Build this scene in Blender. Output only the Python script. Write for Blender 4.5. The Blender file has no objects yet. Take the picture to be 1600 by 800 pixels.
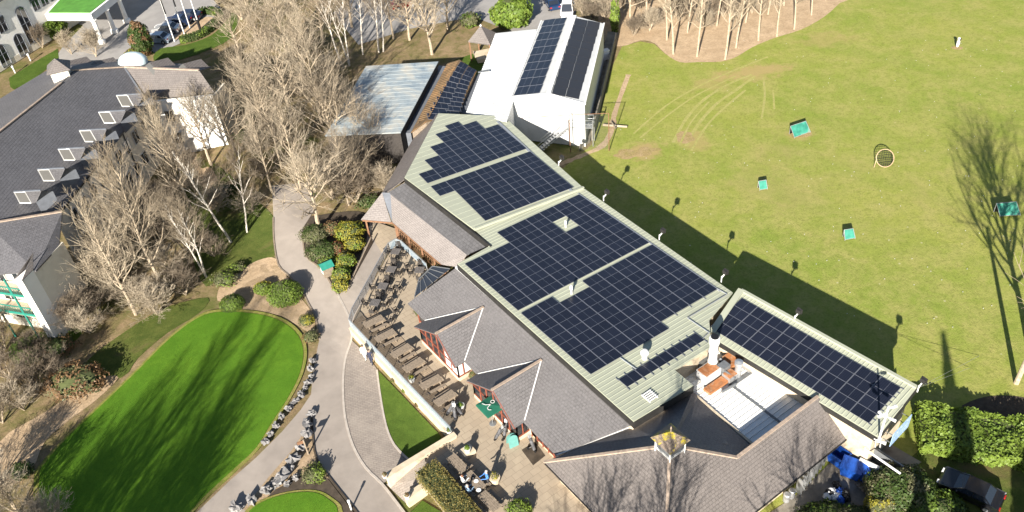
import bpy, math, random
from mathutils import Vector, Matrix, noise
from mathutils.geometry import delaunay_2d_cdt
random.seed(7)
R = math.radians
sc = bpy.context.scene
COL = sc.collection
# ------------------------------------------------------------------ camera, sky, sun, exposure
CAM_H, FOC, PITCH, ROLL = 60.0, 1393.94, R(40.0956), R(5.852)
_r = Vector((1, 0, 0)); _f = Vector((0, math.cos(PITCH), -math.sin(PITCH))); _d = _f.cross(_r)
CR = _r * math.cos(ROLL) + _d * math.sin(ROLL)
CD = -_r * math.sin(ROLL) + _d * math.cos(ROLL)
CF = _f
cam_d = bpy.data.cameras.new('camera'); cam = bpy.data.objects.new('camera', cam_d); COL.objects.link(cam)
cam_d.sensor_width = 36.0; cam_d.lens = FOC / 1600 * 36.0; cam_d.clip_start = 0.5; cam_d.clip_end = 3000
mw = Matrix.Identity(4)
for i in range(3):
    mw[i][0] = CR[i]; mw[i][1] = -CD[i]; mw[i][2] = -CF[i]
mw[2][3] = CAM_H
cam.matrix_world = mw
sc.camera = cam
SUN_AZ, SUN_EL = R(71.0), R(24.7)          # shadows run towards SUN_AZ, sun stands opposite
sdir = Vector((math.cos(SUN_AZ) * math.cos(SUN_EL), math.sin(SUN_AZ) * math.cos(SUN_EL), -math.sin(SUN_EL)))
sun_d = bpy.data.lights.new('sun', 'SUN'); sun_d.energy = 5.0; sun_d.angle = R(0.53); sun_d.color = (1.0, 0.93, 0.82)
sun = bpy.data.objects.new('sun', sun_d); COL.objects.link(sun)
sun.rotation_euler = sdir.to_track_quat('-Z', 'Y').to_euler(); sun.location = (-60, -60, 120)
W = bpy.data.worlds.new('World'); sc.world = W; W.use_nodes = True
nt = W.node_tree; nt.nodes.clear()
sky = nt.nodes.new('ShaderNodeTexSky'); sky.sky_type = 'NISHITA'; sky.sun_disc = False
sky.sun_elevation = SUN_EL
sky.sun_rotation = math.atan2(-sdir.x, -sdir.y)
sky.air_density = 1.0; sky.dust_density = 0.6
bg = nt.nodes.new('ShaderNodeBackground'); bg.inputs[1].default_value = 0.048
wo = nt.nodes.new('ShaderNodeOutputWorld')
nt.links.new(sky.outputs[0], bg.inputs[0]); nt.links.new(bg.outputs[0], wo.inputs[0])
sc.view_settings.view_transform = 'Standard'; sc.view_settings.look = 'None'
sc.view_settings.exposure = 1.58; sc.view_settings.gamma = 1.0; sc.view_settings.use_curve_mapping = False
sc.render.engine = 'CYCLES'
sc.cycles.max_bounces = 5; sc.cycles.diffuse_bounces = 3; sc.cycles.glossy_bounces = 2; sc.cycles.transmission_bounces = 4; sc.cycles.transparent_max_bounces = 6

def VA(u, v, z=0.0):
    """point of the place seen at photo pixel (u, v), at absolute height z"""
    d = CR * ((u - 800) / FOC) + CD * ((v - 400) / FOC) + CF
    t = (z - CAM_H) / d.z
    return Vector((d.x * t, d.y * t, z))
def V(u, v, z=0.0):
    """the same, but heights near zero are measured from the ground, which lies lower on the path side"""
    if abs(z) > .13: return VA(u, v, z)
    zz = z
    for _ in range(6): q = VA(u, v, zz); zz = z + gz(q.x, q.y)
    return VA(u, v, zz)

# ------------------------------------------------------------------ mesh + object helpers
class MB:
    def __init__(s): s.v = []; s.f = []; s.m = []; s.uv = {}
    def face(s, pts, m=0, uv=None):
        b = len(s.v); s.v += [tuple(p) for p in pts]
        s.f.append(tuple(range(b, b + len(pts)))); s.m.append(m)
        if uv: s.uv[len(s.f) - 1] = uv
        return s
    def add(s, vs, fs, m=0):
        b = len(s.v); s.v += [tuple(p) for p in vs]
        for f in fs: s.f.append(tuple(i + b for i in f)); s.m.append(m)
        return s
    def box(s, c, d, rz=0.0, m=0, ax=None):
        c = Vector(c); hx, hy, hz = d[0] / 2, d[1] / 2, d[2] / 2
        if ax is None:
            X = Vector((math.cos(rz), math.sin(rz), 0)); Y = Vector((-math.sin(rz), math.cos(rz), 0)); Z = Vector((0, 0, 1))
        else: X, Y, Z = ax
        vs = [c + X * (hx * a) + Y * (hy * b) + Z * (hz * e) for e in (-1, 1) for b in (-1, 1) for a in (-1, 1)]
        return s.add(vs, [(0, 2, 3, 1), (4, 5, 7, 6), (0, 1, 5, 4), (2, 6, 7, 3), (0, 4, 6, 2), (1, 3, 7, 5)], m)
    def bar(s, p0, p1, w, h=None, m=0):
        p0, p1 = Vector(p0), Vector(p1); h = h or w
        Z = (p1 - p0); L = Z.length
        if L < 1e-6: return s
        Z /= L; up = Vector((0, 0, 1)) if abs(Z.z) < .95 else Vector((1, 0, 0))
        X = Z.cross(up).normalized(); Y = X.cross(Z).normalized()
        return s.box((p0 + p1) / 2, (w, h, L), m=m, ax=(X, Y, Z))
    def tube(s, p0, p1, r0, r1=None, n=8, cap=True, m=0):
        p0, p1 = Vector(p0), Vector(p1); r1 = r0 if r1 is None else r1
        Z = (p1 - p0)
        if Z.length < 1e-6: return s
        Z.normalize(); up = Vector((0, 0, 1)) if abs(Z.z) < .95 else Vector((1, 0, 0))
        X = Z.cross(up).normalized(); Y = X.cross(Z)
        vs = []
        for p, r in ((p0, r0), (p1, r1)):
            for i in range(n):
                a = 2 * math.pi * i / n; vs.append(p + X * (r * math.cos(a)) + Y * (r * math.sin(a)))
        fs = [(i, (i + 1) % n, n + (i + 1) % n, n + i) for i in range(n)]
        if cap: fs += [tuple(range(n - 1, -1, -1)), tuple(range(n, 2 * n))]
        return s.add(vs, fs, m)
    def path(s, pts, r, n=6, m=0):
        for a, b in zip(pts, pts[1:]): s.tube(a, b, r, r, n, True, m)
        return s
    def lathe(s, prof, c=(0, 0, 0), n=14, m=0):
        c = Vector(c); vs = []
        for r, z in prof:
            for i in range(n):
                a = 2 * math.pi * i / n; vs.append(c + Vector((r * math.cos(a), r * math.sin(a), z)))
        fs = []
        for k in range(len(prof) - 1):
            for i in range(n):
                fs.append((k * n + i, k * n + (i + 1) % n, (k + 1) * n + (i + 1) % n, (k + 1) * n + i))
        fs.append(tuple(range(n - 1, -1, -1))); fs.append(tuple((len(prof) - 1) * n + i for i in range(n)))
        return s.add(vs, fs, m)
    def prism(s, pts, z0, z1, m=0, mtop=None):
        """plan polygon extruded z0..z1 (z1 may be a list)"""
        n = len(pts); zt = z1 if isinstance(z1, (list, tuple)) else [z1] * n; zb = z0 if isinstance(z0, (list, tuple)) else [z0] * n
        ar = sum(pts[i][0] * pts[(i + 1) % n][1] - pts[(i + 1) % n][0] * pts[i][1] for i in range(n))
        idx = list(range(n)) if ar > 0 else list(range(n - 1, -1, -1))
        lo = [(pts[i][0], pts[i][1], zb[i]) for i in idx]; hi = [(pts[i][0], pts[i][1], zt[i]) for i in idx]
        b = len(s.v); s.v += lo + hi
        for i in range(n):
            j = (i + 1) % n; s.f.append((b + i, b + j, b + n + j, b + n + i)); s.m.append(m)
        s.f.append(tuple(b + n + i for i in range(n))); s.m.append(m if mtop is None else mtop)
        s.f.append(tuple(b + i for i in range(n - 1, -1, -1))); s.m.append(m)
        return s
    def slab(s, pts, th, m=0, mside=None):
        """thick plate under a 3D polygon (roof plane); uv in metres: u along eave, v up the slope"""
        pts = [Vector(p) for p in pts]
        nrm = Vector((0, 0, 0)); n = len(pts)
        for i in range(n): nrm += (pts[i] - pts[0]).cross(pts[(i + 1) % n] - pts[0])
        nrm.normalize()
        if nrm.z < 0: pts.reverse(); nrm = -nrm
        up = Vector((0, 0, 1)) - nrm * nrm.z
        if up.length < 0.02: up = Vector((FX.x, FX.y, 0))
        up.normalize(); al = up.cross(nrm)
        uv = [(p.dot(al), p.dot(up)) for p in pts]
        s.face(pts, m, uv)
        dn = [p - Vector((0, 0, th)) for p in pts]; ms = m if mside is None else mside
        s.face(dn[::-1], ms)
        for i in range(n):
            j = (i + 1) % n; s.face([pts[i], dn[i], dn[j], pts[j]], ms)
        return s

def mesh_of(mb, name, mats, org=Vector((0, 0, 0)), smooth=False):
    me = bpy.data.meshes.new(name)
    me.from_pydata([(v[0] - org[0], v[1] - org[1], v[2] - org[2]) for v in mb.v], [], mb.f)
    for m in (mats if isinstance(mats, (list, tuple)) else [mats]): me.materials.append(m)
    if any(mb.m): me.polygons.foreach_set('material_index', mb.m)
    if mb.uv:
        ul = me.uv_layers.new(name='UVMap').data
        for fi, uv in mb.uv.items():
            for li, q in zip(me.polygons[fi].loop_indices, uv): ul[li].uv = q
    if smooth: me.polygons.foreach_set('use_smooth', [True] * len(me.polygons))
    me.update(); return me

def tag(o, label=None, cat=None, group=None, kind=None):
    if label: o['label'] = label
    if cat: o['category'] = cat
    if group: o['group'] = group
    if kind: o['kind'] = kind
    return o
def empty(name, loc, label, cat, group=None, rz=0.0):
    o = bpy.data.objects.new(name, None); COL.objects.link(o); o.location = loc; o.rotation_euler = (0, 0, rz)
    o.empty_display_size = 0.3
    return tag(o, label, cat, group)
def wloc(o):
    v = Vector(o.location)
    while o.parent: o = o.parent; v += Vector(o.location)
    return v
def part(parent, name, mb, mats, label=None, smooth=False, kind=None, at=None):
    """world-space mesh as a child (roots are not rotated); origin at `at` or parent's origin"""
    po = wloc(parent) if parent else Vector((0, 0, 0))
    org = Vector(at) if at is not None else po
    o = bpy.data.objects.new(name, mesh_of(mb, name, mats, org, smooth)); COL.objects.link(o)
    o.location = org - po
    if parent: o.parent = parent
    return tag(o, label, kind=kind)
def lpart(parent, name, mb, mats, label=None, smooth=False):
    """local-space mesh as a child"""
    o = bpy.data.objects.new(name, mesh_of(mb, name, mats, Vector((0, 0, 0)), smooth)); COL.objects.link(o)
    o.parent = parent
    return tag(o, label)
def solo(name, mb, mats, label, cat, group=None, smooth=False, at=None):
    at = Vector(at) if at is not None else Vector(mb.v[0])
    o = bpy.data.objects.new(name, mesh_of(mb, name, mats, at, smooth)); COL.objects.link(o); o.location = at
    return tag(o, label, cat, group)
def struct(name, mb, mats, smooth=False):
    o = bpy.data.objects.new(name, mesh_of(mb, name, mats, Vector((0, 0, 0)), smooth)); COL.objects.link(o)
    o['kind'] = 'structure'; return o
def copy_tree(o, parent=None):
    c = o.copy(); COL.objects.link(c); c.parent = parent
    for ch in list(o.children): copy_tree(ch, c)
    return c
def smooth_poly(pts, sub=4, closed=True):
    n = len(pts); out = []
    rng = range(n) if closed else range(n - 1)
    for i in rng:
        if closed: p = [pts[(i + k - 1) % n] for k in range(4)]
        else: p = [pts[max(0, min(n - 1, i + k - 1))] for k in range(4)]
        for j in range(sub):
            t = j / sub; out.append(0.5 * ((2 * p[1]) + (p[2] - p[0]) * t + (2 * p[0] - 5 * p[1] + 4 * p[2] - p[3]) * t * t + (3 * p[1] - p[0] - 3 * p[2] + p[3]) * t ** 3))
    if not closed: out.append(pts[-1])
    return out

# ------------------------------------------------------------------ materials
def newmat(name):
    m = bpy.data.materials.new(name); m.use_nodes = True; t = m.node_tree
    b = t.nodes.get('Principled BSDF'); return m, t, b
def lin(c): return tuple(((x / 255) / 12.92 if x / 255 <= .04045 else ((x / 255 + .055) / 1.055) ** 2.4) for x in c) + (1,)
def N(t, ty, **kw):
    n = t.nodes.new(ty)
    for k, v in kw.items():
        if isinstance(k, str) and hasattr(n, k): setattr(n, k, v)
        else: n.inputs[k.replace('_', ' ')].default_value = v
    return n
def ramp(t, fac, stops):
    r = t.nodes.new('ShaderNodeValToRGB'); e = r.color_ramp.elements
    while len(e) < len(stops): e.new(0.5)
    for el, (p, c) in zip(e, stops): el.position = p; el.color = c if len(c) == 4 else tuple(c) + (1,)
    t.links.new(fac, r.inputs[0]); return r.outputs[0]
def mix(t, fac, a, b, mode='MIX'):
    n = t.nodes.new('ShaderNodeMix'); n.data_type = 'RGBA'; n.blend_type = mode
    for sock, val in ((n.inputs[0], fac), (n.inputs[6], a), (n.inputs[7], b)):
        if hasattr(val, 'links') or isinstance(val, bpy.types.NodeSocket): t.links.new(val, sock)
        else: sock.default_value = val
    return n.outputs[2]
def noi(t, co, scale, detail=4, rough=.55, dist=0.0):
    n = t.nodes.new('ShaderNodeTexNoise'); n.inputs['Scale'].default_value = scale; n.inputs['Detail'].default_value = detail
    n.inputs['Roughness'].default_value = rough; n.inputs['Distortion'].default_value = dist
    t.links.new(co, n.inputs['Vector']); return n.outputs[0]
def geo_co(t):
    return t.nodes.new('ShaderNodeNewGeometry').outputs['Position']
def bump(t, b, h, strength=.3, dist=.02):
    n = t.nodes.new('ShaderNodeBump'); n.inputs['Strength'].default_value = strength; n.inputs['Distance'].default_value = dist
    t.links.new(h, n.inputs['Height']); t.links.new(n.outputs[0], b.inputs['Normal'])
def mpl(name, c, rough=.6, var=.18, scale=1.5, metal=0.0, bmp=0.15, dirt=None, dscale=.6, spec=.35):
    """plain painted / solid surface with tonal variation and fine relief"""
    m, t, b = newmat(name); co = geo_co(t)
    n1 = noi(t, co, scale, 5, .6)
    c = tuple(c[:3])
    lo = tuple(max(0, x * (1 - var)) for x in c); hi = tuple(min(1, x * (1 + var)) for x in c)
    col = ramp(t, n1, [(.3, lo), (.7, hi)])
    if dirt:
        n2 = noi(t, co, dscale, 6, .65, .4)
        f = ramp(t, n2, [(.5, (0, 0, 0)), (.72, (1, 1, 1))]); col = mix(t, f, col, tuple(dirt[:3]) + (1,))
    t.links.new(col, b.inputs['Base Color']); b.inputs['Roughness'].default_value = rough; b.inputs['Metallic'].default_value = metal
    b.inputs['Specular IOR Level'].default_value = spec
    if bmp: bump(t, b, noi(t, co, scale * 14, 3), bmp, .01)
    return m
def mslate(name, c, tw=.32, th=.26, var=.25, moss=None):
    m, t, b = newmat(name)
    uv = t.nodes.new('ShaderNodeTexCoord').outputs['UV']; co = geo_co(t)
    br = t.nodes.new('ShaderNodeTexBrick'); t.links.new(uv, br.inputs['Vector'])
    br.inputs['Scale'].default_value = 1.0; br.inputs['Brick Width'].default_value = tw; br.inputs['Row Height'].default_value = th
    br.inputs['Mortar Size'].default_value = .022; br.inputs['Mortar Smooth'].default_value = .3; br.inputs['Bias'].default_value = 0
    c = tuple(c[:3])
    br.inputs['Color1'].default_value = tuple(x * (1 - var) for x in c) + (1,); br.inputs['Color2'].default_value = tuple(x * (1 + var) for x in c) + (1,)
    br.inputs['Mortar'].default_value = tuple(x * .42 for x in c) + (1,)
    n = noi(t, co, .35, 5, .6, .3); col = mix(t, ramp(t, n, [(.35, (0, 0, 0)), (.7, (1, 1, 1))]), br.outputs[0], tuple(x * 1.3 for x in c) + (1,), 'MIX')
    col = mix(t, .55, br.outputs[0], col)
    n3 = noi(t, co, 5, 3); col = mix(t, .35, col, ramp(t, n3, [(.3, tuple(x * .6 for x in c)), (.7, tuple(x * 1.35 for x in c))]))
    if moss:
        n2 = noi(t, co, 1.1, 7, .7, .5); col = mix(t, ramp(t, n2, [(.5, (0, 0, 0)), (.58, (1, 1, 1))]), col, tuple(moss) + (1,))
    t.links.new(col, b.inputs['Base Color']); b.inputs['Roughness'].default_value = .62; b.inputs['Specular IOR Level'].default_value = .3
    # each course overlaps the next: saw-tooth height up the slope
    sx = t.nodes.new('ShaderNodeSeparateXYZ'); t.links.new(uv, sx.inputs[0])
    mm = t.nodes.new('ShaderNodeMath'); mm.operation = 'MODULO'; mm.inputs[1].default_value = th; t.links.new(sx.outputs[1], mm.inputs[0])
    ad = t.nodes.new('ShaderNodeMath'); ad.operation = 'MULTIPLY_ADD'; t.links.new(br.outputs['Fac'], ad.inputs[0]); ad.inputs[1].default_value = -.5
    mu = t.nodes.new('ShaderNodeMath'); mu.operation = 'MULTIPLY'; mu.inputs[1].default_value = -3.0; t.links.new(mm.outputs[0], mu.inputs[0]); t.links.new(mu.outputs[0], ad.inputs[2])
    bump(t, b, ad.outputs[0], .55, .05)
    return m
def mgrass(name, c1, c2, c3, s1=.06, s2=.5, s3=9, patch=None, pscale=.045, plo=.56, phi=.7, extra=None):
    m, t, b = newmat(name); co = geo_co(t)
    col = mix(t, ramp(t, noi(t, co, s1, 4, .6, .6), [(.35, (0, 0, 0)), (.65, (1, 1, 1))]), tuple(c1) + (1,), tuple(c2) + (1,))
    col = mix(t, ramp(t, noi(t, co, s2, 6, .7, .3), [(.4, (0, 0, 0)), (.62, (.85, .85, .85))]), col, tuple(c3) + (1,))
    col = mix(t, ramp(t, noi(t, co, s2 * 4.5, 5, .7, .4), [(.36, (.38, .38, .38)), (.54, (0, 0, 0))]), col, tuple(x * .68 for x in c2) + (1,))
    fine = noi(t, co, s3, 5, .75)
    col = mix(t, .55, col, mix(t, ramp(t, fine, [(.3, (.35, .35, .35)), (.7, (1.6, 1.6, 1.6))]), (0, 0, 0, 1), col))
    if patch: col = mix(t, ramp(t, noi(t, co, pscale, 6, .65, .8), [(plo, (0, 0, 0)), (phi, (.85, .85, .85))]), col, tuple(patch) + (1,))
    if extra: col = extra(t, co, col)
    t.links.new(col, b.inputs['Base Color']); b.inputs['Roughness'].default_value = .95; b.inputs['Specular IOR Level'].default_value = .08
    bump(t, b, noi(t, co, s3 * 1.4, 4, .8), .55, .12)
    return m
def mglass(name, c=(.02, .025, .03), rough=.06):
    m, t, b = newmat(name); b.inputs['Base Color'].default_value = tuple(c) + (1,); b.inputs['Roughness'].default_value = rough
    b.inputs['Specular IOR Level'].default_value = .6; return m
def mclear(name, c=(.7, .82, .9), a=.35):
    m, t, b = newmat(name); b.inputs['Base Color'].default_value = tuple(c) + (1,); b.inputs['Roughness'].default_value = .08
    b.inputs['Alpha'].default_value = a; return m

M = {}
M['slate'] = mslate('slate_grey', (.122, .116, .118), var=.12)
M['slate_brown'] = mslate('slate_brown', (.135, .12, .113), var=.12)
M['slate_dark'] = mslate('slate_dark', (.1, .098, .105), .34, .3, .18)
M['slate_pale'] = mslate('slate_pale', (.2, .18, .172), .5, .2, .08)  # paled to put the sun on the steep walkway pitch into the colour
M['slate_band'] = mslate('slate_band', (.095, .093, .097), .42, .36, .2)  # darkened so the upper pitch looks less sunlit than the walkway pitch
M['lichen'] = mslate('slate_lichen', (.19, .15, .12), .25, .22, .3, moss=(.45, .36, .04))
M['ridge'] = mpl('ridge_tile', (.3, .235, .185), .8, .25, 3)
M['lead'] = mpl('lead', (.12, .13, .15), .5, .15, 2)
M['white'] = mpl('white_paint', (.54, .545, .545), .45, .05, 1.2, dirt=(.42, .42, .4))
M['whiteclean'] = mpl('white_plastic', (.62, .62, .61), .4, .03, 2, bmp=0)
M['cream'] = mpl('cream_render', (.5, .42, .31), .85, .12, 1.5, dirt=(.36, .29, .2), dscale=.9)
M['blackfascia'] = mpl('black_fascia', (.022, .021, .02), .6, .3, 2)
M['redwood'] = mpl('red_timber', (.17, .05, .03), .6, .25, 4)
M['timber'] = mpl('brown_timber', (.17, .09, .05), .7, .25, 4)
M['oldtimber'] = mpl('weathered_timber', (.2, .16, .12), .85, .3, 6)
M['darktimber'] = mpl('dark_furniture', (.04, .035, .032), .7, .3, 6)
M['glass'] = mglass('dark_glass')
M['railglass'] = mclear('rail_glass', (.4, .5, .58), .38)
M['steel'] = mpl('galvanised_steel', (.42, .43, .44), .4, .12, 4, .6)
M['greysteel'] = mpl('grey_steel', (.16, .17, .18), .5, .15, 4, .3)
M['rust'] = mpl('rusty_metal', (.3, .12, .045), .85, .35, 2.5, dirt=(.36, .26, .18), dscale=3)
M['black'] = mpl('black_plastic', (.012, .012, .013), .45, .2, 4, bmp=0)
M['asphalt'] = mpl('pale_asphalt', (.255, .222, .193), .9, .12, .5, bmp=.3, dirt=(.3, .262, .228), dscale=.22)
M['carpark'] = mpl('grey_asphalt', (.25, .238, .228), .9, .12, .4, bmp=.3, dirt=(.3, .285, .27), dscale=.15)
M['kerb'] = mpl('kerb_stone', (.36, .32, .28), .85, .15, 2)
M['concrete'] = mpl('concrete', (.2, .18, .15), .9, .25, 1.1, dirt=(.1, .085, .065), dscale=.7)
M['rock'] = mpl('grey_rock', (.15, .145, .145), .85, .4, 2.2, bmp=.6, dirt=(.3, .285, .27), dscale=1.8)
M['soil'] = mpl('dark_soil', (.055, .042, .03), .95, .4, 2, bmp=.6)
# ------------------------------------------------------------------ frames of the clubhouse
FX = Vector((math.cos(R(32.709)), math.sin(R(32.709)), 0)); FY = Vector((math.sin(R(32.709)), -math.cos(R(32.709)), 0))
UX = Vector((math.cos(R(27.5)), math.sin(R(27.5)), 0)); UY = Vector((math.sin(R(27.5)), -math.cos(R(27.5)), 0))
FO = VA(715, 420, 5.1); FO.z = 0
def F(x, y, z=0.0): return FO + FX * x + FY * y + Vector((0, 0, z))
RZ = math.atan2(FX.y, FX.x)
TZ = .14            # terrace level
LOW = -1.0          # the path, the greens and the hotel grounds lie lower than the range
def sstep(a, b, x):
    k = max(0.0, min(1.0, (x - a) / (b - a))); return k * k * (3 - 2 * k)
def gz(x, y):
    dx, dy = x - FO.x, y - FO.y; fx = dx * FX.x + dy * FX.y; fy = dx * FY.x + dy * FY.y
    return LOW * (1 - sstep(-12.6, -5.5, fx)) * sstep(-62, -44, fy)

# ------------------------------------------------------------------ ground and other sheets
def in_poly(x, y, q):
    c = False; n = len(q)
    for i in range(n):
        a, b_ = q[i], q[i - 1]
        if (a[1] > y) != (b_[1] > y) and x < (b_[0] - a[0]) * (y - a[1]) / (b_[1] - a[1]) + a[0]: c = not c
    return c
def sheet(name, pix, z, mat, sub=0):
    """a thin surface that follows the ground z above it"""
    pts = [V(u, v, z) for u, v in pix]
    if sub: pts = smooth_poly(pts, sub)
    q = [(p.x, p.y) for p in pts]; vs = [Vector(a) for a in q]; n = len(vs); st = 1.1
    x0, x1, y0, y1 = min(a[0] for a in q), max(a[0] for a in q), min(a[1] for a in q), max(a[1] for a in q)
    if (x1 - x0) * (y1 - y0) < 6000:
        x = x0 + st / 2
        while x < x1:
            y = y0 + st / 2
            while y < y1:
                if in_poly(x, y, q): vs.append(Vector((x, y)))
                y += st
            x += st
    ov, oe, of, *_ = delaunay_2d_cdt(vs, [(i, (i + 1) % n) for i in range(n)], [], 1, 1e-4)
    mb = MB(); vv = [(a.x, a.y, gz(a.x, a.y) + z) for a in ov]; fs = []
    for f in of:
        a, b_, c = (ov[k] for k in f[:3]); fs.append(tuple(f) if (b_ - a).cross(c - a) > 0 else tuple(f)[::-1])
    mb.add(vv, fs); return struct(name, mb, mat)

def track_extra(t, co, col):
    """worn arcs left by mowers and carts, bare earth patches, scattered pale specks"""
    sp = noi(t, co, 1.6, 2, .5)
    wv = t.nodes.new('ShaderNodeTexWave'); wv.wave_type = 'BANDS'; wv.bands_direction = 'DIAGONAL'
    wv.inputs['Scale'].default_value = .055; wv.inputs['Distortion'].default_value = 5; wv.inputs['Detail'].default_value = 2; wv.inputs['Detail Scale'].default_value = .25
    t.links.new(co, wv.inputs['Vector'])
    col = mix(t, ramp(t, wv.outputs[1], [(.66, (0, 0, 0)), (.97, (.13, .13, .13))]), col, (.12, .19, .022, 1))
    vo = t.nodes.new('ShaderNodeTexVoronoi'); vo.inputs['Scale'].default_value = .55; t.links.new(co, vo.inputs['Vector'])
    col = mix(t, ramp(t, vo.outputs[0], [(.03, (.8, .8, .8)), (.075, (0, 0, 0))]), col, (.4, .38, .22, 1))
    for u, v, rx, ry, k in ((1180, 112, 15, 5, .75), (1010, 236, 7, 5, .8), (1085, 218, 5, 6, .55), (1250, 210, 5, 4, .5), (1110, 130, 8, 5, .45), (1290, 60, 12, 6, .4)):
        c = V(u, v); mp = t.nodes.new('ShaderNodeMapping'); mp.vector_type = 'POINT'
        mp.inputs['Scale'].default_value = (1 / rx, 1 / ry, 0); mp.inputs['Location'].default_value = (-c.x / rx, -c.y / ry, 0); t.links.new(co, mp.inputs[0])
        ln = t.nodes.new('ShaderNodeVectorMath'); ln.operation = 'LENGTH'; t.links.new(mp.outputs[0], ln.inputs[0])
        ad = t.nodes.new('ShaderNodeMath'); ad.operation = 'MULTIPLY_ADD'; ad.inputs[1].default_value = 1.1; t.links.new(noi(t, co, .45, 5, .7), ad.inputs[0]); t.links.new(ln.outputs['Value'], ad.inputs[2])
        col = mix(t, ramp(t, ad.outputs[0], [(.75, (k, k, k)), (1.45 / 1.5, (0, 0, 0))]), col, (.32, .235, .11, 1))
    return col
M['field'] = mgrass('range_grass', (.25, .265, .06), (.195, .24, .045), (.295, .28, .09), .05, .35, 5, patch=(.31, .245, .11), pscale=.04, plo=.6, phi=.8, extra=track_extra)
M['lawn'] = mgrass('lawn_grass', (.065, .11, .018), (.085, .13, .022), (.05, .085, .014), .2, .8, 8)
M['darklawn'] = mgrass('shrub_grass', (.075, .1, .022), (.12, .13, .035), (.05, .075, .015), .2, .8, 7, patch=(.12, .085, .045), pscale=.14)
M['litter'] = mgrass('woodland_floor', (.3, .22, .13), (.2, .145, .082), (.125, .115, .042), .12, .7, 5, patch=(.08, .1, .022), pscale=.09, plo=.52, phi=.64)
M['straw'] = mgrass('straw_floor', (.48, .36, .24), (.42, .31, .2), (.33, .24, .15), .12, .7, 4)
M['barepath'] = mgrass('bare_earth', (.4, .3, .2), (.34, .25, .165), (.27, .2, .12), .2, 1.0, 6)
def mow(t, co, col):
    wv = t.nodes.new('ShaderNodeTexWave'); wv.bands_direction = 'X'; wv.inputs['Scale'].default_value = .35; wv.inputs['Distortion'].default_value = .6
    mp = t.nodes.new('ShaderNodeMapping'); mp.inputs['Rotation'].default_value = (0, 0, R(-30)); t.links.new(co, mp.inputs[0]); t.links.new(mp.outputs[0], wv.inputs['Vector'])
    return mix(t, ramp(t, wv.outputs[1], [(.3, (0, 0, 0)), (.7, (.18, .18, .18))]), col, (.2, .33, .03, 1))
M['green'] = mgrass('putting_green', (.075, .17, .014), (.1, .2, .016), (.065, .15, .012), .1, .5, 10)
M['fringe'] = mgrass('fringe_grass', (.2, .2, .05), (.15, .19, .03), (.26, .22, .08), .3, 1.2, 8)

mb = MB(); st = 1.0; nx, ny = 232, 248; gx0, gy0 = -116, -24
mb.add([(gx0 + i * st, gy0 + j * st, gz(gx0 + i * st, gy0 + j * st) - .1) for j in range(ny + 1) for i in range(nx + 1)], [(j * (nx + 1) + i, j * (nx + 1) + i + 1, (j + 1) * (nx + 1) + i + 1, (j + 1) * (nx + 1) + i) for j in range(ny) for i in range(nx)])
X0, X1, Y0, Y1 = gx0, gx0 + nx * st, gy0, gy0 + ny * st
for a, b_, c, d in ((-900, X0, -500, 1500), (X1, 900, -500, 1500), (X0, X1, -500, Y0), (X0, X1, Y1, 1500)): mb.face([(a, c, -.3), (b_, c, -.3), (b_, d, -.3), (a, d, -.3)])
struct('ground', mb, M['litter'], True)
fp = [V(u, v) for u, v in [(1600, 1000), (2300, 900), (3200, 300), (3000, -200), (1900, -260), (1480, -110), (1330, -12), (1308, 6), (1285, 26), (1250, 46), (1205, 60), (1172, 74), (1150, 88), (1128, 95), (1090, 96), (1062, 96), (1040, 84), (1022, 68), (1000, 64), (972, 72), (958, 100), (925, 225), (880, 262), (700, 250), (1000, 700), (1250, 850)]]
mb = MB(); mb.face([(p.x, p.y, -.07) for p in fp][::-1]); struct('field', mb, M['field'])
wf = [(940, 60), (972, 72), (1000, 63), (1022, 67), (1040, 84), (1062, 97), (1090, 97), (1128, 96), (1152, 88), (1175, 74), (1208, 60), (1252, 46), (1288, 26), (1312, 5), (1335, -14), (1200, -60), (1000, -60), (940, -20)]
sheet('woodland_floor', wf, -.055, M['straw'], 3)
# car parks and drive
sheet('car_park', [(560, 70), (640, 45), (740, 26), (800, 50), (870, 40), (900, 20), (890, -30), (600, -40), (520, 20)], -.05, M['carpark'])
sheet('hotel_drive', [(60, 130), (100, 70), (130, 40), (70, 20), (120, -60), (300, -60), (420, -40), (330, -5), (352, 22), (345, 38), (300, 60), (262, 76), (235, 84), (215, 100), (190, 130)], -.05, M['carpark'])
# left side woodland clearings
sheet('grass_bank', [(300, 250), (345, 262), (385, 300), (432, 345), (428, 400), (400, 412), (350, 425), (322, 448), (300, 400), (290, 330)], -.05, M['darklawn'], 3)
sheet('lawn', [(20, 118), (60, 95), (90, 78), (92, 92), (60, 118), (30, 140)], -.05, M['lawn'])
sheet('lawn', [(20, 535), (60, 520), (110, 510), (128, 520), (100, 545), (40, 570), (15, 560)], -.05, M['lawn'], 3)
sheet('shrub_bed', [(430, 410), (447, 430), (470, 465), (492, 495), (488, 520), (470, 512), (440, 494), (400, 485), (370, 482), (340, 468), (360, 440), (390, 420)], -.045, M['barepath'], 3)
sheet('bare_strip', [(0, 690), (60, 650), (120, 612), (160, 590), (185, 590), (150, 625), (110, 655), (70, 690), (48, 735), (0, 760)], -.045, M['straw'], 3)
sheet('bare_strip', [(345, 445), (372, 425), (400, 408), (425, 402), (438, 414), (410, 430), (385, 442), (362, 462), (340, 470)], -.043, M['straw'], 3)
sheet('woodland_path', [(300, 230), (312, 262), (330, 262), (345, 300), (330, 330), (315, 290), (285, 265)], -.045, M['straw'], 3)
sheet('grass_bank', [(200, 515), (260, 480), (325, 465), (310, 490), (262, 520), (215, 560), (190, 590), (120, 600), (140, 560)], -.048, M['darklawn'], 3)
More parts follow.
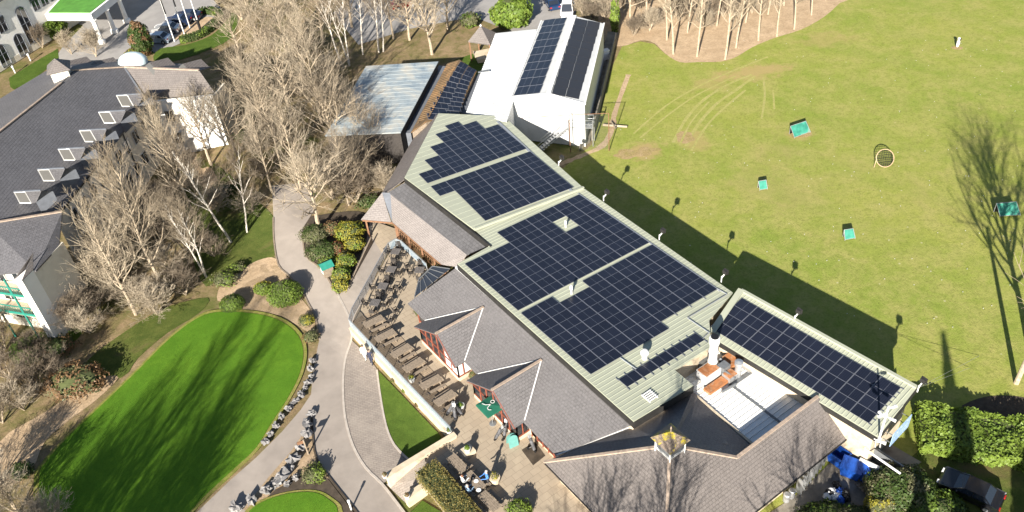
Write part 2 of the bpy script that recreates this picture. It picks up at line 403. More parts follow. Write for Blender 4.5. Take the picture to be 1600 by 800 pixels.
sheet('shrub_bed', [(470, 345), (505, 335), (560, 330), (580, 345), (575, 375), (560, 420), (545, 462), (527, 460), (518, 448), (500, 420), (478, 400), (470, 378)], -.04, M['soil'], 3)
# asphalt path, brick forecourt
PATH = [(425, 290), (428, 355), (429, 390), (435, 414), (454, 432), (472, 455), (482, 475), (493, 494), (499, 530), (494, 555), (489, 581), (486, 616), (470, 640), (440, 675), (400, 715), (360, 750), (312, 796), (280, 830), (360, 830), (395, 790), (430, 745), (460, 705), (487, 655), (488, 642), (490, 695), (497, 721), (519, 752), (554, 796), (575, 830), (660, 830), (628, 796), (597, 756), (571, 730), (551, 695), (538, 651), (536, 599), (538, 564), (549, 531), (560, 500), (570, 470), (600, 400), (612, 372), (600, 345), (580, 335), (572, 380), (545, 440), (530, 461), (520, 449), (503, 421), (478, 400), (473, 379), (474, 355), (490, 330), (480, 285)]
sheet('path', PATH, -.02, M['asphalt'])
m, t, b = newmat('brick_paving'); co = geo_co(t)
mp = t.nodes.new('ShaderNodeMapping'); mp.inputs['Rotation'].default_value = (0, 0, R(-8)); t.links.new(co, mp.inputs[0])
br = t.nodes.new('ShaderNodeTexBrick'); t.links.new(mp.outputs[0], br.inputs['Vector'])
br.inputs['Scale'].default_value = 1; br.inputs['Brick Width'].default_value = .42; br.inputs['Row Height'].default_value = .2; br.inputs['Mortar Size'].default_value = .02
br.inputs['Color1'].default_value = (.25, .215, .185, 1); br.inputs['Color2'].default_value = (.2, .172, .15, 1); br.inputs['Mortar'].default_value = (.15, .125, .105, 1)
col = mix(t, ramp(t, noi(t, co, .5, 6, .7, .4), [(.45, (0, 0, 0)), (.75, (.7, .7, .7))]), br.outputs[0], (.3, .26, .22, 1))
t.links.new(col, b.inputs['Base Color']); b.inputs['Roughness'].default_value = .9; bump(t, b, br.outputs['Fac'], -.3, .01)
M['bricks'] = m
FORE = [(549, 531), (538, 564), (536, 599), (538, 651), (551, 695), (571, 730), (597, 756), (610, 748), (637, 720), (615, 695), (602, 664), (593, 616), (589, 577), (575, 556)]
sheet('brick_paving', FORE, -.01, M['bricks'])
LAWN = [(591, 579), (595, 616), (604, 664), (617, 695), (639, 717), (692, 690), (688, 680)]
sheet('lawn', LAWN, .02, M['lawn'], 0)
sheet('lawn', [(636, 806), (660, 782), (690, 800), (705, 830), (660, 850)], .02, M['lawn'])
sheet('lawn', [(1392, 742), (1440, 700), (1500, 710), (1560, 724), (1680, 745), (1760, 900), (1500, 950), (1440, 800)], -.03, M['darklawn'])
def kerb_line(name, pix, z=0.0, w=.16, h=.1, mat='kerb', sub=3):
    pts = smooth_poly([V(u, v, z) for u, v in pix], sub, False); mb = MB()
    for a, c in zip(pts, pts[1:]): mb.bar(a, c, w, h)
    return struct(name, mb, M[mat])
kerb_line('kerb', [(527, 459), (541, 486), (549, 508), (549, 531), (541, 555), (537, 580), (536, 610), (539, 651), (551, 695), (571, 730), (597, 756), (628, 796), (640, 812)], w=.2, h=.06)
kerb_line('kerb', [(589, 578), (594, 616), (603, 664), (616, 695), (638, 718)], h=.12)
kerb_line('kerb', [(487, 642), (490, 695), (497, 721), (519, 752), (554, 796), (570, 820)], h=.14, mat='soil')
kerb_line('kerb', [(427, 340), (428, 375), (435, 414), (453, 432), (472, 455), (482, 475), (493, 496), (499, 530)], h=.12, mat='oldtimber')
kerb_line('kerb', [(473, 370), (478, 400), (503, 421), (520, 449), (527, 460)], h=.1, mat='oldtimber')
# putting greens
G1 = [(62, 745), (72, 722), (110, 680), (165, 628), (215, 580), (265, 530), (310, 497), (345, 488), (400, 491), (440, 503), (466, 525), (474, 552), (468, 585), (450, 622), (425, 660), (400, 700), (360, 738), (310, 785), (250, 850), (140, 900), (70, 820)]
gp = smooth_poly([V(u, v) for u, v in G1], 4)
gc = sum(gp, Vector()) / len(gp)
mb = MB(); mb.prism([(p.x, p.y) for p in [gc + (q - gc) * 1.035 for q in gp]], LOW - .08, LOW + .03); struct('green_fringe', mb, M['fringe'])
mb = MB(); mb.prism([(p.x, p.y) for p in gp], LOW - .08, LOW + .07); struct('putting_green', mb, M['green'])
G2 = [(385, 805), (410, 785), (450, 772), (490, 770), (515, 782), (528, 800), (520, 850), (420, 880), (360, 850)]
gp = smooth_poly([V(u, v) for u, v in G2], 4); gc2 = sum(gp, Vector()) / len(gp)
mb = MB(); mb.prism([(p.x, p.y) for p in [gc2 + (q - gc2) * 1.1 for q in gp]], LOW - .08, LOW + .03); struct('green_fringe', mb, M['fringe'])
mb = MB(); mb.prism([(p.x, p.y) for p in gp], LOW - .08, LOW + .07); struct('putting_green', mb, M['green'])
sheet('gravel_bed', [(388, 794), (430, 762), (480, 735), (510, 745), (552, 800), (575, 830), (540, 850), (528, 800), (515, 778), (490, 766), (450, 768), (410, 782)], -.012, M['soil'])
sheet('rock_bed', [(488, 640), (490, 695), (497, 721), (515, 748), (480, 738), (430, 765), (392, 800), (380, 796), (420, 745), (455, 705), (480, 668)], -.008, M['barepath'])
# worn tracks across the range
M['track'] = mgrass('worn_track', (.32, .31, .1), (.29, .29, .085), (.34, .315, .125), .2, .8, 6)
def strip(name, pix, w, z, mat, sub=5):
    pts = smooth_poly([V(u, v) for u, v in pix], sub, False); mb = MB(); L = []; n = len(pts)
    for i, p in enumerate(pts):
        d = (pts[min(n - 1, i + 1)] - pts[max(0, i - 1)]).normalized(); s = Vector((-d.y, d.x, 0)); k = w * (.75 + .5 * random.random())
        L.append((p + s * k / 2, p - s * k / 2))
    for (a, b_), (c, d) in zip(L, L[1:]): mb.face([(b_.x, b_.y, z), (d.x, d.y, z), (c.x, c.y, z), (a.x, a.y, z)])
    return struct(name, mb, mat)
zt = -.066
for k, (pts, w) in enumerate([([(990, 208), (1040, 165), (1090, 135), (1140, 112), (1200, 88)], .28), ([(1000, 215), (1045, 178), (1092, 146), (1150, 118)], .25),
        ([(1052, 222), (1072, 185), (1100, 155), (1140, 130), (1175, 116)], .4), ([(1072, 228), (1090, 195), (1118, 163), (1150, 140), (1180, 118)], .4),
        ([(1080, 235), (1105, 195), (1135, 165), (1165, 140)], .3), ([(1062, 226), (1080, 190), (1108, 158)], .22), ([(1190, 185), (1195, 150), (1193, 120)], .25), ([(1210, 170), (1208, 140)], .22)]):
    strip('worn_track', pts, w, zt + .002 * k, M['track'])
strip('gravel_track', [(982, 116), (973, 140), (960, 178), (955, 205), (940, 228), (915, 240), (890, 250), (870, 258)], .75, -.05, M['straw'])
def blotch(name, u, v, rx, ry, mat, z, seed):
    rr = random.Random(seed); c = V(u, v); pts = []
    for i in range(28):
        a = 2 * math.pi * i / 28; k = .75 + .5 * noise.noise(Vector((math.cos(a) * 1.3, math.sin(a) * 1.3, seed * 3.1)))
        pts.append((c.x + rx * k * math.cos(a), c.y + ry * k * math.sin(a)))
    mb = MB(); mb.prism(pts, z - .01, z); struct(name, mb, mat)
M['worn'] = mgrass('worn_earth', (.31, .225, .11), (.25, .21, .075), (.36, .265, .15), .4, 1.2, 6)
blotch('bare_patch', 985, 240, 2.6, 1.4, M['worn'], -.052, 3); blotch('bare_patch', 1010, 235, 2.0, 1.1, M['worn'], -.054, 5)
blotch('bare_patch', 1250, 208, 2.0, 1.0, M['worn'], -.052, 7); blotch('bare_patch', 1495, 74, .9, .6, M['worn'], -.052, 8)
blotch('bare_patch', 1072, 214, 1.3, 1.8, M['worn'], -.057, 9)
# ------------------------------------------------------------------ clubhouse
def ray_plane(u, v, P, n):
    d = CR * ((u - 800) / FOC) + CD * ((v - 400) / FOC) + CF
    c = Vector((0, 0, CAM_H)); return c + d * ((P - c).dot(n) / d.dot(n))
def slope_axes(a, s):
    X = Vector((math.cos(a) * math.cos(s), math.sin(a) * math.cos(s), math.sin(s))); Y = Vector((math.sin(a), -math.cos(a), 0))
    return X, Y, (X.cross(Y) * (-1 if X.cross(Y).z < 0 else 1)).normalized()
LXv, LYv, LN = slope_axes(R(32.709), R(-3.253)); LP = Vector((.24, 56.33, 5.88)); PW, PR_ = 1.742, 1.0444
UXv, UYv, UN = slope_axes(R(27.5), R(-3.15)); UP0 = Vector((-7.66, 75.76, 6.59)); KU = 54.11 / 53.41
UP = Vector((UP0.x * KU, UP0.y * KU, CAM_H - (CAM_H - UP0.z) * KU))
WXv, WYv, WN = slope_axes(R(38.6), R(5.0)); WP = V(1158, 454, 5.15)
def onL(u, v): return ray_plane(u, v, LP, LN)
def onU(u, v): return ray_plane(u, v, UP, UN)
def onW(u, v): return ray_plane(u, v, WP, WN)
def mmetal(name, c, dirt, var=.05):
    m, t, b = newmat(name); co = geo_co(t)
    col = ramp(t, noi(t, co, .25, 5, .6), [(.3, tuple(x * (1 - var) for x in c)), (.7, tuple(x * (1 + var) for x in c))])
    col = mix(t, ramp(t, noi(t, co, .7, 7, .7, .6), [(.52, (0, 0, 0)), (.8, (.6, .6, .6))]), col, tuple(dirt) + (1,))
    t.links.new(col, b.inputs['Base Color']); b.inputs['Roughness'].default_value = .5; b.inputs['Specular IOR Level'].default_value = .3
    bump(t, b, noi(t, co, 1.2, 2), .1, .02); return m
M['greenroof'] = mmetal('green_metal_roof', (.325, .34, .265), (.28, .292, .225))
M['wellroof'] = mmetal('white_well_roof', (.7, .7, .67), (.5, .48, .43))
M['whiteroof'] = mmetal('white_metal_roof', (.47, .48, .48), (.36, .36, .345))
m, t, b = newmat('solar_cells'); tc = t.nodes.new('ShaderNodeTexCoord')
sx = t.nodes.new('ShaderNodeSeparateXYZ'); t.links.new(tc.outputs['Object'], sx.inputs[0])
def stripes(sock, per, duty):
    a = t.nodes.new('ShaderNodeMath'); a.operation = 'MODULO'; a.inputs[1].default_value = per
    ab = t.nodes.new('ShaderNodeMath'); ab.operation = 'ABSOLUTE'; t.links.new(sock, ab.inputs[0]); t.links.new(ab.outputs[0], a.inputs[0])
    c = t.nodes.new('ShaderNodeMath'); c.operation = 'LESS_THAN'; c.inputs[1].default_value = per * duty; t.links.new(a.outputs[0], c.inputs[0]); return c.outputs[0]
oi = t.nodes.new('ShaderNodeObjectInfo')
base = ramp(t, oi.outputs['Random'], [(0, (.0065, .0082, .0155)), (1, (.01, .0125, .0225))])
col = mix(t, stripes(sx.outputs[1], .166, .1), base, (.02, .025, .042, 1)); col = mix(t, stripes(sx.outputs[0], .085, .1), col, (.018, .022, .038, 1))
t.links.new(col, b.inputs['Base Color']); b.inputs['Roughness'].default_value = .28; b.inputs['Specular IOR Level'].default_value = .35
M['cells'] = m
M['alu'] = mpl('panel_frame', (.16, .17, .2), .4, .05, 2, .35, bmp=0)

def panel_mesh(w, h, th=.04, fx=.034, fy=.014, mid=.022):
    """half-cut module lying in xy, origin at its lower corner"""
    mb = MB(); xs = [0, fx, w / 2 - mid / 2, w / 2 + mid / 2, w - fx, w]; ys = [0, fy, h - fy, h]
    for i in range(5):
        for j in range(3):
            cell = i in (1, 3) and j == 1
            mb.face([(xs[i], ys[j], th), (xs[i + 1], ys[j], th), (xs[i + 1], ys[j + 1], th), (xs[i], ys[j + 1], th)], 0 if cell else 1)
    for a, c in (((0, 0), (w, 0)), ((w, 0), (w, h)), ((w, h), (0, h)), ((0, h), (0, 0))):
        mb.face([(a[0], a[1], 0), (c[0], c[1], 0), (c[0], c[1], th), (a[0], a[1], th)], 1)
    return mesh_of(mb, 'solar_panel', [M['cells'], M['alu']])
PM = panel_mesh(1.712, 1.032)
def put_panel(parent, me, P, X, Y, n, name='solar_panel', sx=1.0, sy=1.0, shear=False):
    o = bpy.data.objects.new(name, me); COL.objects.link(o)
    X = X.normalized(); n = n.normalized(); Yb = Y.normalized() if shear else n.cross(X).normalized()
    m = Matrix.Identity(4)
    for i in range(3): m[i][0] = X[i] * sx; m[i][1] = Yb[i] * sy; m[i][2] = n[i]
    loc = P - wloc(parent); m[0][3], m[1][3], m[2][3] = loc
    o.parent = parent; o.matrix_local = m; return o

club = empty('clubhouse', F(0, 12, 0), 'long clubhouse with pale green metal roof full of solar panels and grey slate lower roofs', 'building')
# --- the pale green metal roof
GL = [(912, 294), (1145, 457), (1108, 500), (1112, 541), (1064, 572), (1054, 577.5), (1083, 602), (990, 658), (715, 412), (767, 383), (742, 359)]
GU = [(912, 294), (742, 359), (632, 277), (685, 177), (779, 181), (793, 187)]
gl = [onL(*p) for p in GL]; gu = [onU(*p) for p in GU]
mb = MB(); mb.slab(gl, .14); mb.slab(gu, .16)
roof = part(club, 'roof', mb, M['greenroof'], 'pale green ribbed metal roof')
def ribs(poly, X, Y, P, n, sp, w, h, off=0.0):
    """raised seams along X, clipped to the polygon"""
    mb = MB(); q = [((p - P).dot(X), (p - P).dot(Y)) for p in poly]; k0 = min(c[1] for c in q); k1 = max(c[1] for c in q)
    y = math.ceil(k0 / sp) * sp + off
    while y < k1:
        xs = []
        for (a, c) in zip(q, q[1:] + q[:1]):
            if (a[1] - y) * (c[1] - y) < 0: xs.append(a[0] + (c[0] - a[0]) * (y - a[1]) / (c[1] - a[1]))
        xs.sort()
        for a, c in zip(xs[::2], xs[1::2]):
            if c - a > .3:
                p0 = P + X * (a + .04) + Y * y; p1 = P + X * (c - .04) + Y * y
                u = Y * (w / 2); tp = n * h; vs = [p0 - u, p0 + u, p0 + u * .5 + tp, p0 - u * .5 + tp, p1 - u, p1 + u, p1 + u * .5 + tp, p1 - u * .5 + tp]
                mb.add(vs, [(0, 1, 2, 3)[::-1], (4, 5, 6, 7), (1, 5, 6, 2), (3, 2, 6, 7), (0, 3, 7, 4)])
        y += sp
    return mb
rb = ribs(gl, LXv, LYv, LP, LN, .42, .07, .03); r2 = ribs(gu, UXv, UYv, UP, UN, .84, .05, .015); rb.add(r2.v, r2.f)
part(roof, 'roof_rib', rb, M['greenroof'], kind='stuff')
# ridge cap strips where the sections meet
mb = MB(); mb.bar(onU(742, 358) + Vector((0, 0, .06)), onU(912, 293) + Vector((0, 0, .06)), .25, .1); part(roof, 'seam_cap', mb, M['greenroof'])
mb = MB()
for a, c in (((777, 190), (893, 299)),): mb.bar(onU(*a) + UN * .05, onU(*c) + UN * .05, .3, .08)
mb.bar(onL(903, 303) + LN * .05, onL(1124, 455) + LN * .05, .16, .08); part(roof, 'gutter', mb, M['steel'])
def grid(P, X, Y, n, pw, pr, cells, g=0.0, k=1.0):
    for c, r in cells:
        put_panel(roof, PM, P + X * (c * pw + .02) + Y * ((r + 1) * pr - .01 + g) + n * .07, X, Y, n, sx=k, sy=k)
b4 = [(c, r) for c in range(9) for r in range(9 if c < 5 else 8) if not (r == 0 and c in (2, 3))]
b3 = [(c, r) for c in range(9) for r in range(-8 if c < 3 else -10, 0) if not (c == 6 and r in (-8, -7))]
grid(LP, LXv, LYv, LN, PW, PR_, b4); grid(LP, LXv, LYv, LN, PW, PR_, b3, -.42)
grid(LP, LXv, LYv, LN, PW, PR_, [(.78 + k, 10.72) for k in range(5)])
b2 = [(c, r) for c in range(7) for r in range(2 if c == 0 else 8)]
b1 = [(c, r) for c, h in enumerate((2, 4, 6, 8, 9, 8, 6)) for r in range(-h, 0)]
grid(UP, UXv, UYv, UN, PW * KU, PR_ * KU, b2, 0, KU); grid(UP, UXv, UYv, UN, PW * KU, PR_ * KU, b1, -.71, KU)
# brackets poking out along the bottom edge of the arrays
mb = MB()
for c in [k * .5 for k in range(11)] : 
    for dy in (10.6, 11.85):
        p = LP + LXv * ((.78 + c) * PW) + LYv * (dy * PR_) + LN * .06; mb.box(p, (.05, .35, .06), RZ)
for c in range(5, 10):
    p = LP + LXv * (c * PW) + LYv * (8 * PR_ + .12) + LN * .06; mb.box(p, (.05, .35, .06), RZ)
part(roof, 'mounting_bracket', mb, M['alu'], kind='stuff')
# conduits
mb = MB(); mb.path([onL(*p) + LN * .09 for p in [(1120, 452), (1136, 461), (1074, 498), (1108, 521), (1098, 530)]], .045, 5)
mb.path([onL(*p) + LN * .09 for p in [(969, 560), (994, 578)]], .05, 5); part(roof, 'conduit', mb, M['steel'])
# vents on the roof
def vent(u, v, r, h, onf=onL):
    p = onf(u, v); mb = MB(); mb.lathe([(r * .75, -.1), (r * .75, h * .55), (r * 1.15, h * .58), (r * 1.2, h * .8), (r * .7, h), (.02, h * 1.05)], p, 12)
    part(roof, 'roof_vent', mb, M['whiteclean'], smooth=False, at=p)
vent(1007, 560, .3, .95); vent(884, 355, .11, .8); vent(893, 459, .13, 1.0)
p = onL(1015, 620); mb = MB()
for k in range(5): mb.box(p + LYv * (k * .2 - .4) + LN * .12, (.95, .09, .05), RZ)
for s in (-1, 1): mb.box(p + LXv * (.4 * s) + LN * .07, (.07, 1.0, .06), RZ)
part(roof, 'roof_grille', mb, M['whiteclean'])
# walls, black fascia, white gutter
def inset(poly, k):
    c = sum(poly, Vector()) / len(poly); return [p + (c - p).normalized() * k for p in poly]
mb = MB(); a = inset(gl, .3); mb.prism([(p.x, p.y) for p in a], 0, [p.z - .2 for p in a]); a = inset(gu, .3); mb.prism([(p.x, p.y) for p in a], 0, [p.z - .2 for p in a])
part(club, 'wall', mb, M['cream'])
mb = MB()
def fascia(ps, fn, h=.62, dz=.1, w=.16):
    for a, c in zip(ps, ps[1:]):
        A, C = fn(*a), fn(*c); dn = Vector((0, 0, dz + h / 2)); mb.bar(A - dn, C - dn, w, h)
fascia([(990, 658), (715, 412), (767, 383)], onL); fascia([(767, 383), (632, 277), (685, 177)], onU); fascia([(990, 658), (1083, 602)], onL, .75)
part(club, 'fascia', mb, M['blackfascia'])
mb = MB(); mb.bar(V(713, 417, 5.12), V(990, 663, 5.12), .26, .2); mb.bar(V(636, 282, 5.27), V(764, 384, 5.27), .26, .2)
part(club, 'gutter', mb, M['white'])
# --- grey slate roof along the terrace
ZE = 2.3; SL = [V(713, 418, 5.1), V(988, 663, 5.1), V(869, 711, ZE), V(637, 474, ZE)]
mb = MB(); mb.slab(SL, .12); part(club, 'slate_roof', mb, M['slate'], 'grey slate roof above the terrace')
xe = -4.94; tS = (5.1 - ZE) / 4.94
def bay(yc, hl, hr, panels):
    za = 5.1 - tS * .9; xf = -6.12
    ap, re = F(-.9, yc, za + .03), F(xf, yc, za + .03)
    mbr = MB()
    for h_ in (-hl, hr):
        mbr.slab([ap, re, F(xf, yc + h_, ZE + .02), F(xe - .02, yc + h_, ZE + .05)], .1)
    b_ = MB(); xw = xf + .4; yl, yr = yc - hl + .35, yc + hr - .2
    # cream plinth
    b_.prism([tuple(F(x, y)[:2]) for x, y in ((xw - .04, yl - .05), (xw - .04, yr + .05), (-4.3, yr + .05), (-4.3, yl - .05))], TZ - .2, TZ + .45)
    o = part(club, 'bay', b_, M['cream'])
    part(o, 'bay_roof', mbr, M['slate'])
    v = MB(); v.bar(ap + Vector((0, 0, .05)), F(xe, yc + hr - .05, ZE + .1), .09, .06); v.bar(ap + Vector((0, 0, .05)), F(xe, yc - hl + .05, ZE + .1), .06, .06)
    part(o, 'valley_flashing', v, M['white'])
    v = MB(); v.bar(ap + Vector((0, 0, .05)), re + Vector((0, 0, .05)), .22, .1); part(o, 'ridge_tile', v, M['ridge'])
    # timber frame
    fr = MB(); zb, zt_ = TZ + .45, ZE - .05; W_ = .1
    def ztop(y): return min(za - .12, ZE + (za - ZE) * max(0, 1 - abs(y - yc) / (hl if y < yc else hr)) - .1)
    n = 6; ys = [yl + (yr - yl) * i / n for i in range(n + 1)]
    for y in ys: fr.bar(F(xw, y, zb), F(xw, y, ztop(y)), W_)
    for a, c in zip(ys, ys[1:]):
        fr.bar(F(xw, a, zb + .05), F(xw, c, zb + .05), W_, .12); fr.bar(F(xw, a, zt_ - .45), F(xw, c, zt_ - .45), .09, .1); fr.bar(F(xw, a, ztop(a) - .04), F(xw, c, ztop(c) - .04), .12, .12)
    for h_ in (-hl, hr): fr.bar(F(xf + .08, yc, za - .1), F(xf + .08, yc + h_, ZE - .1), .08, .2)
    for y in (yl, yr):
        for x in (xw, xw + .6, -4.35): fr.bar(F(x, y, zb), F(x, y, ZE - .05), W_)
        fr.bar(F(xw, y, zb + .05), F(-4.35, y, zb + .05), W_, .12); fr.bar(F(xw, y, zt_), F(-4.35, y, zt_), W_, .12)
    part(o, 'window_frame', fr, M['redwood'])
    for i, (a, c) in enumerate(zip(ys, ys[1:])):
        g = MB(); xp = xw + .03
        g.face([F(xp, a + .05, zb + .1), F(xp, c - .05, zb + .1), F(xp, c - .05, ztop(c) - .08), F(xp, a + .05, ztop(a) - .08)])
        part(o, 'pane', g, M['whiteclean'] if i in panels else M['glass'])
    for y, s in ((yl, -1), (yr, 1)):
        for x0, x1, w in ((xw + .05, xw + .55, 1), (xw + .65, -4.4, 0)):
            g = MB(); g.face([F(x0, y - .03 * s, zb + .1), F(x1, y - .03 * s, zb + .1), F(x1, y - .03 * s, zt_ - .1), F(x0, y - .03 * s, zt_ - .1)])
            part(o, 'pane', g, M['whiteclean'] if (panels and s > 0) else M['glass'])
bay(5.5, 4.3, 2.5, (4, 5)); bay(14.05, 4.1, 2.75, ())
# recessed wall with glazing between and beside the bays
mb = MB(); mb.prism([tuple(F(x, y)[:2]) for x, y in ((-4.45, -1.0), (-4.45, 21.3), (-3, 21.3), (-3, -1.0))], 0, 2.45); part(club, 'wall', mb, M['cream'])
for y0, y1 in ((-.9, 1.1), (8.2, 9.8), (17.0, 20.7)):
    n = max(2, round((y1 - y0) / .8)); fr = MB(); xw = -4.51
    ys = [y0 + (y1 - y0) * i / n for i in range(n + 1)]
    for y in ys: fr.bar(F(xw, y, TZ + .1), F(xw, y, ZE - .05), .1)
    for z in (TZ + .45, ZE - .1): fr.bar(F(xw, y0, z), F(xw, y1, z), .1, .1)
    o = part(club, 'window_frame', fr, M['redwood'])
    for a, c in zip(ys, ys[1:]):
        g = MB(); g.box(F(xw + .035, (a + c) / 2, (TZ + .45 + ZE - .1) / 2), (.03, c - a - .1, ZE - TZ - .65), RZ); part(o, 'pane', g, M['glass'])
# --- covered walkway roof (steep lower pitch, banded upper pitch) and the west slope
ZW, ZB, Z3 = 5.25, 4.3, 2.4
Bd = [V(636, 283, ZW), V(764, 384, ZW), V(729, 398, ZB), V(607, 300, ZB)]
mb = MB(); mb.slab(Bd, .12); part(club, 'upper_slate_roof', mb, M['slate_band'], 'banded grey slate pitch, darkened in colour as less sunlit')
Lw = [V(610, 301, ZB), V(729, 398, ZB), V(716, 416, Z3 + .6), V(690, 413, Z3), V(613, 347, Z3)]
mb = MB(); mb.slab([Lw[0], Lw[1], Lw[3], Lw[4]], .1); mb.slab([Lw[1], Lw[2], Lw[3]], .1)
part(club, 'walkway_roof', mb, M['slate_pale'], 'slate roof over the covered walkway, coloured pale as if sunlit')
mb = MB(); mb.slab([V(564, 343, Z3), V(597, 301, ZB), V(611, 347, Z3)], .1); part(club, 'hip_roof', mb, M['slate_pale'])
mb = MB(); mb.slab([V(597, 301, ZB), V(611, 301, ZB), V(612.5, 347, Z3 - .03)], .08); part(club, 'grey_valley', mb, M['lead'])  # narrow triangle in plain dark grey
mb = MB(); mb.slab([V(684, 178, 5.35), V(633, 279, 5.3), V(606, 299, ZB), V(596, 302, 3.2), V(657, 197, 3.2)], .12); part(club, 'west_slate_roof', mb, M['slate_brown'])
mb = MB()
mb.prism([(V(676, 190, 5).x, V(676, 190, 5).y), (V(636, 280, 5).x, V(636, 280, 5).y), (V(622, 290, 4).x, V(622, 290, 4).y), (V(664, 200, 4).x, V(664, 200, 4).y)], 0, 3.7)
part(club, 'wall', mb, M['cream'])
# end cheek of the banded roof
mb = MB(); mb.add([V(764, 384, ZW), V(729, 398, ZB), V(729, 398, ZB) - Vector((0, 0, .5)), V(764, 384, ZW) - Vector((0, 0, 1.2))], [(0, 1, 2, 3), (3, 2, 1, 0)]); 
# timber posts and balustrade under the walkway roof
e0, e1, kk = V(613, 347, Z3), V(690, 413, Z3), V(566, 343, Z3)
def post(p, r=.09): 
    mb = MB(); mb.bar((p.x, p.y, min(0, gz(p.x, p.y))), (p.x, p.y, Z3 - .1), r * 2); part(club, 'timber_post', mb, M['timber'])
inn = FX * .25
for p in (kk + FX * .3 - FY * -.2, e0 + inn, e0 + inn + FY * .35, e0.lerp(e1, .28) + inn, e0.lerp(e1, .55) + inn, e0.lerp(e1, .8) + inn, e1 + inn): post(p)
mb = MB(); a, c = e0 + inn * 1.6, e1 + inn * 1.6
for z in (TZ + .15, TZ + 1.0): mb.bar((a.x, a.y, z), (c.x, c.y, z), .07, .07)
for k in range(25): p = a.lerp(c, k / 24); mb.bar((p.x, p.y, TZ), (p.x, p.y, TZ + 1.0), .045)
mb.bar((e0.x, e0.y, Z3 - .12), (e1.x, e1.y, Z3 - .12), .1, .2); mb.bar((kk.x, kk.y, Z3 - .12), (e0.x, e0.y, Z3 - .12), .1, .2)
part(club, 'balustrade', mb, M['timber'])
mb = MB(); w0, w1 = e0 + FX * 2.0, e1 + FX * 2.0
mb.prism([(w0.x, w0.y), (w1.x, w1.y), (w1.x + 1, w1.y + .6), (w0.x + 1, w0.y + .6)], 0, 2.9); part(club, 'wall', mb, M['cream'])
# glass lean-to canopy between the roofs
c0, c1, c2, c3 = V(676, 416, 2.5), V(703, 420, 2.8), V(648, 464, 2.35), V(655, 436, 2.2)
mb = MB(); n = 6
for k in range(n + 1):
    a = c0.lerp(c3.lerp(c2, .25), k / n); c = c1.lerp(c2, k / n); mb.bar(a, c, .07, .1)
mb.bar(c0, c3, .1, .12); mb.bar(c3, c2, .1, .12)
o = part(club, 'canopy_frame', mb, M['greysteel'])
for k in range(n):
    f0, f1 = k / n + .012, (k + 1) / n - .012; e = c3.lerp(c2, .25)
    mb = MB(); mb.slab([c0.lerp(e, f0), c1.lerp(c2, f0), c1.lerp(c2, f1), c0.lerp(e, f1)], .02); part(o, 'canopy_pane', mb, mglass('canopy_glass', (.03, .035, .045), .12) if k == 0 else bpy.data.materials['canopy_glass'])
for p in (c0, c3, c2): 
    mb = MB(); mb.bar((p.x, p.y, TZ), (p.x, p.y, p.z - .05), .09); part(club, 'canopy_post', mb, M['greysteel'])
# --- the hipped pavilion with cupola and its side range
A_, B_, C_ = F(-.4, 28.75, 7.2), F(-6.24, 21.0, 2.3), F(-6.24, 34.4, 2.3)
Fc, E_, D_ = F(13.45, 34.4, 2.3), F(12.98, 31.43, 4.87), F(3.9, 31.43, 4.87)
Q_ = V(989, 666, 4.3); T_ = V(1050, 633, 4.2); Rr = V(1083, 609, 3.9); S_ = V(1172, 694, 3.2); S2 = V(1090, 622, 3.3)
mb = MB(); mb.slab([A_, B_, C_], .12); mb.slab([A_, C_, Fc, E_, D_], .12); part(club, 'pavilion_roof', mb, M['slate_brown'], 'brown grey hipped slate roof with cupola')
mb = MB(); mb.slab([A_, Q_, B_], .12); mb.slab([A_, T_, Q_], .12); mb.slab([A_, S2, Rr, T_], .12); mb.slab([A_, D_, S_, S2], .12); mb.slab([D_, E_, F(12.9, 31.05, 3.1), F(5.0, 31.05, 3.1)], .12)
part(club, 'pavilion_roof', mb, M['slate'], 'back pitch of the hipped slate roof')
mb = MB(); mb.slab([E_ + FX * .01, Fc, F(13.0, 30.9, 3.1)], .1); part(club, 'pavilion_gable', mb, M['slate_brown'])
mb = MB(); up = Vector((0, 0, .05))
for a, c in ((A_, B_), (A_, C_), (A_, D_), (D_, E_)): mb.bar(a + up, c + up, .24, .12)
part(club, 'ridge_tile', mb, M['ridge'])
mb = MB(); mb.bar(V(870, 712, 2.35) + up, Q_ + up, .12, .12); mb.bar(Q_ + up, T_ + up, .16, .2); part(club, 'valley_flashing', mb, M['white'])
mb = MB(); mb.prism([tuple(F(x, y)[:2]) for x, y in ((-5.5, 21.9), (-5.5, 33.7), (12.6, 33.7), (12.6, 30.4), (4, 30), (4, 22.6))], 0, 2.4); part(club, 'wall', mb, M['cream'])
mb = MB(); 
for k in range(7): mb.bar(F(-5.56, 22.6 + k * .9, TZ + .5), F(-5.56, 22.6 + k * .9, 2.2), .1)
mb.bar(F(-5.56, 22.6, TZ + .5), F(-5.56, 28, TZ + .5), .1); mb.bar(F(-5.56, 22.6, 2.15), F(-5.56, 28, 2.15), .1)
o = part(club, 'window_frame', mb, M['redwood'])
for k in range(6): g = MB(); g.box(F(-5.54, 23.05 + k * .9, 1.4), (.03, .78, 1.3), RZ); part(o, 'pane', g, M['glass'])
mb = MB(); mb.bar(C_ - up, Fc - up, .14, .12); mb.bar(B_ - up, C_ - up, .14, .12); part(club, 'gutter', mb, M['blackfascia'])
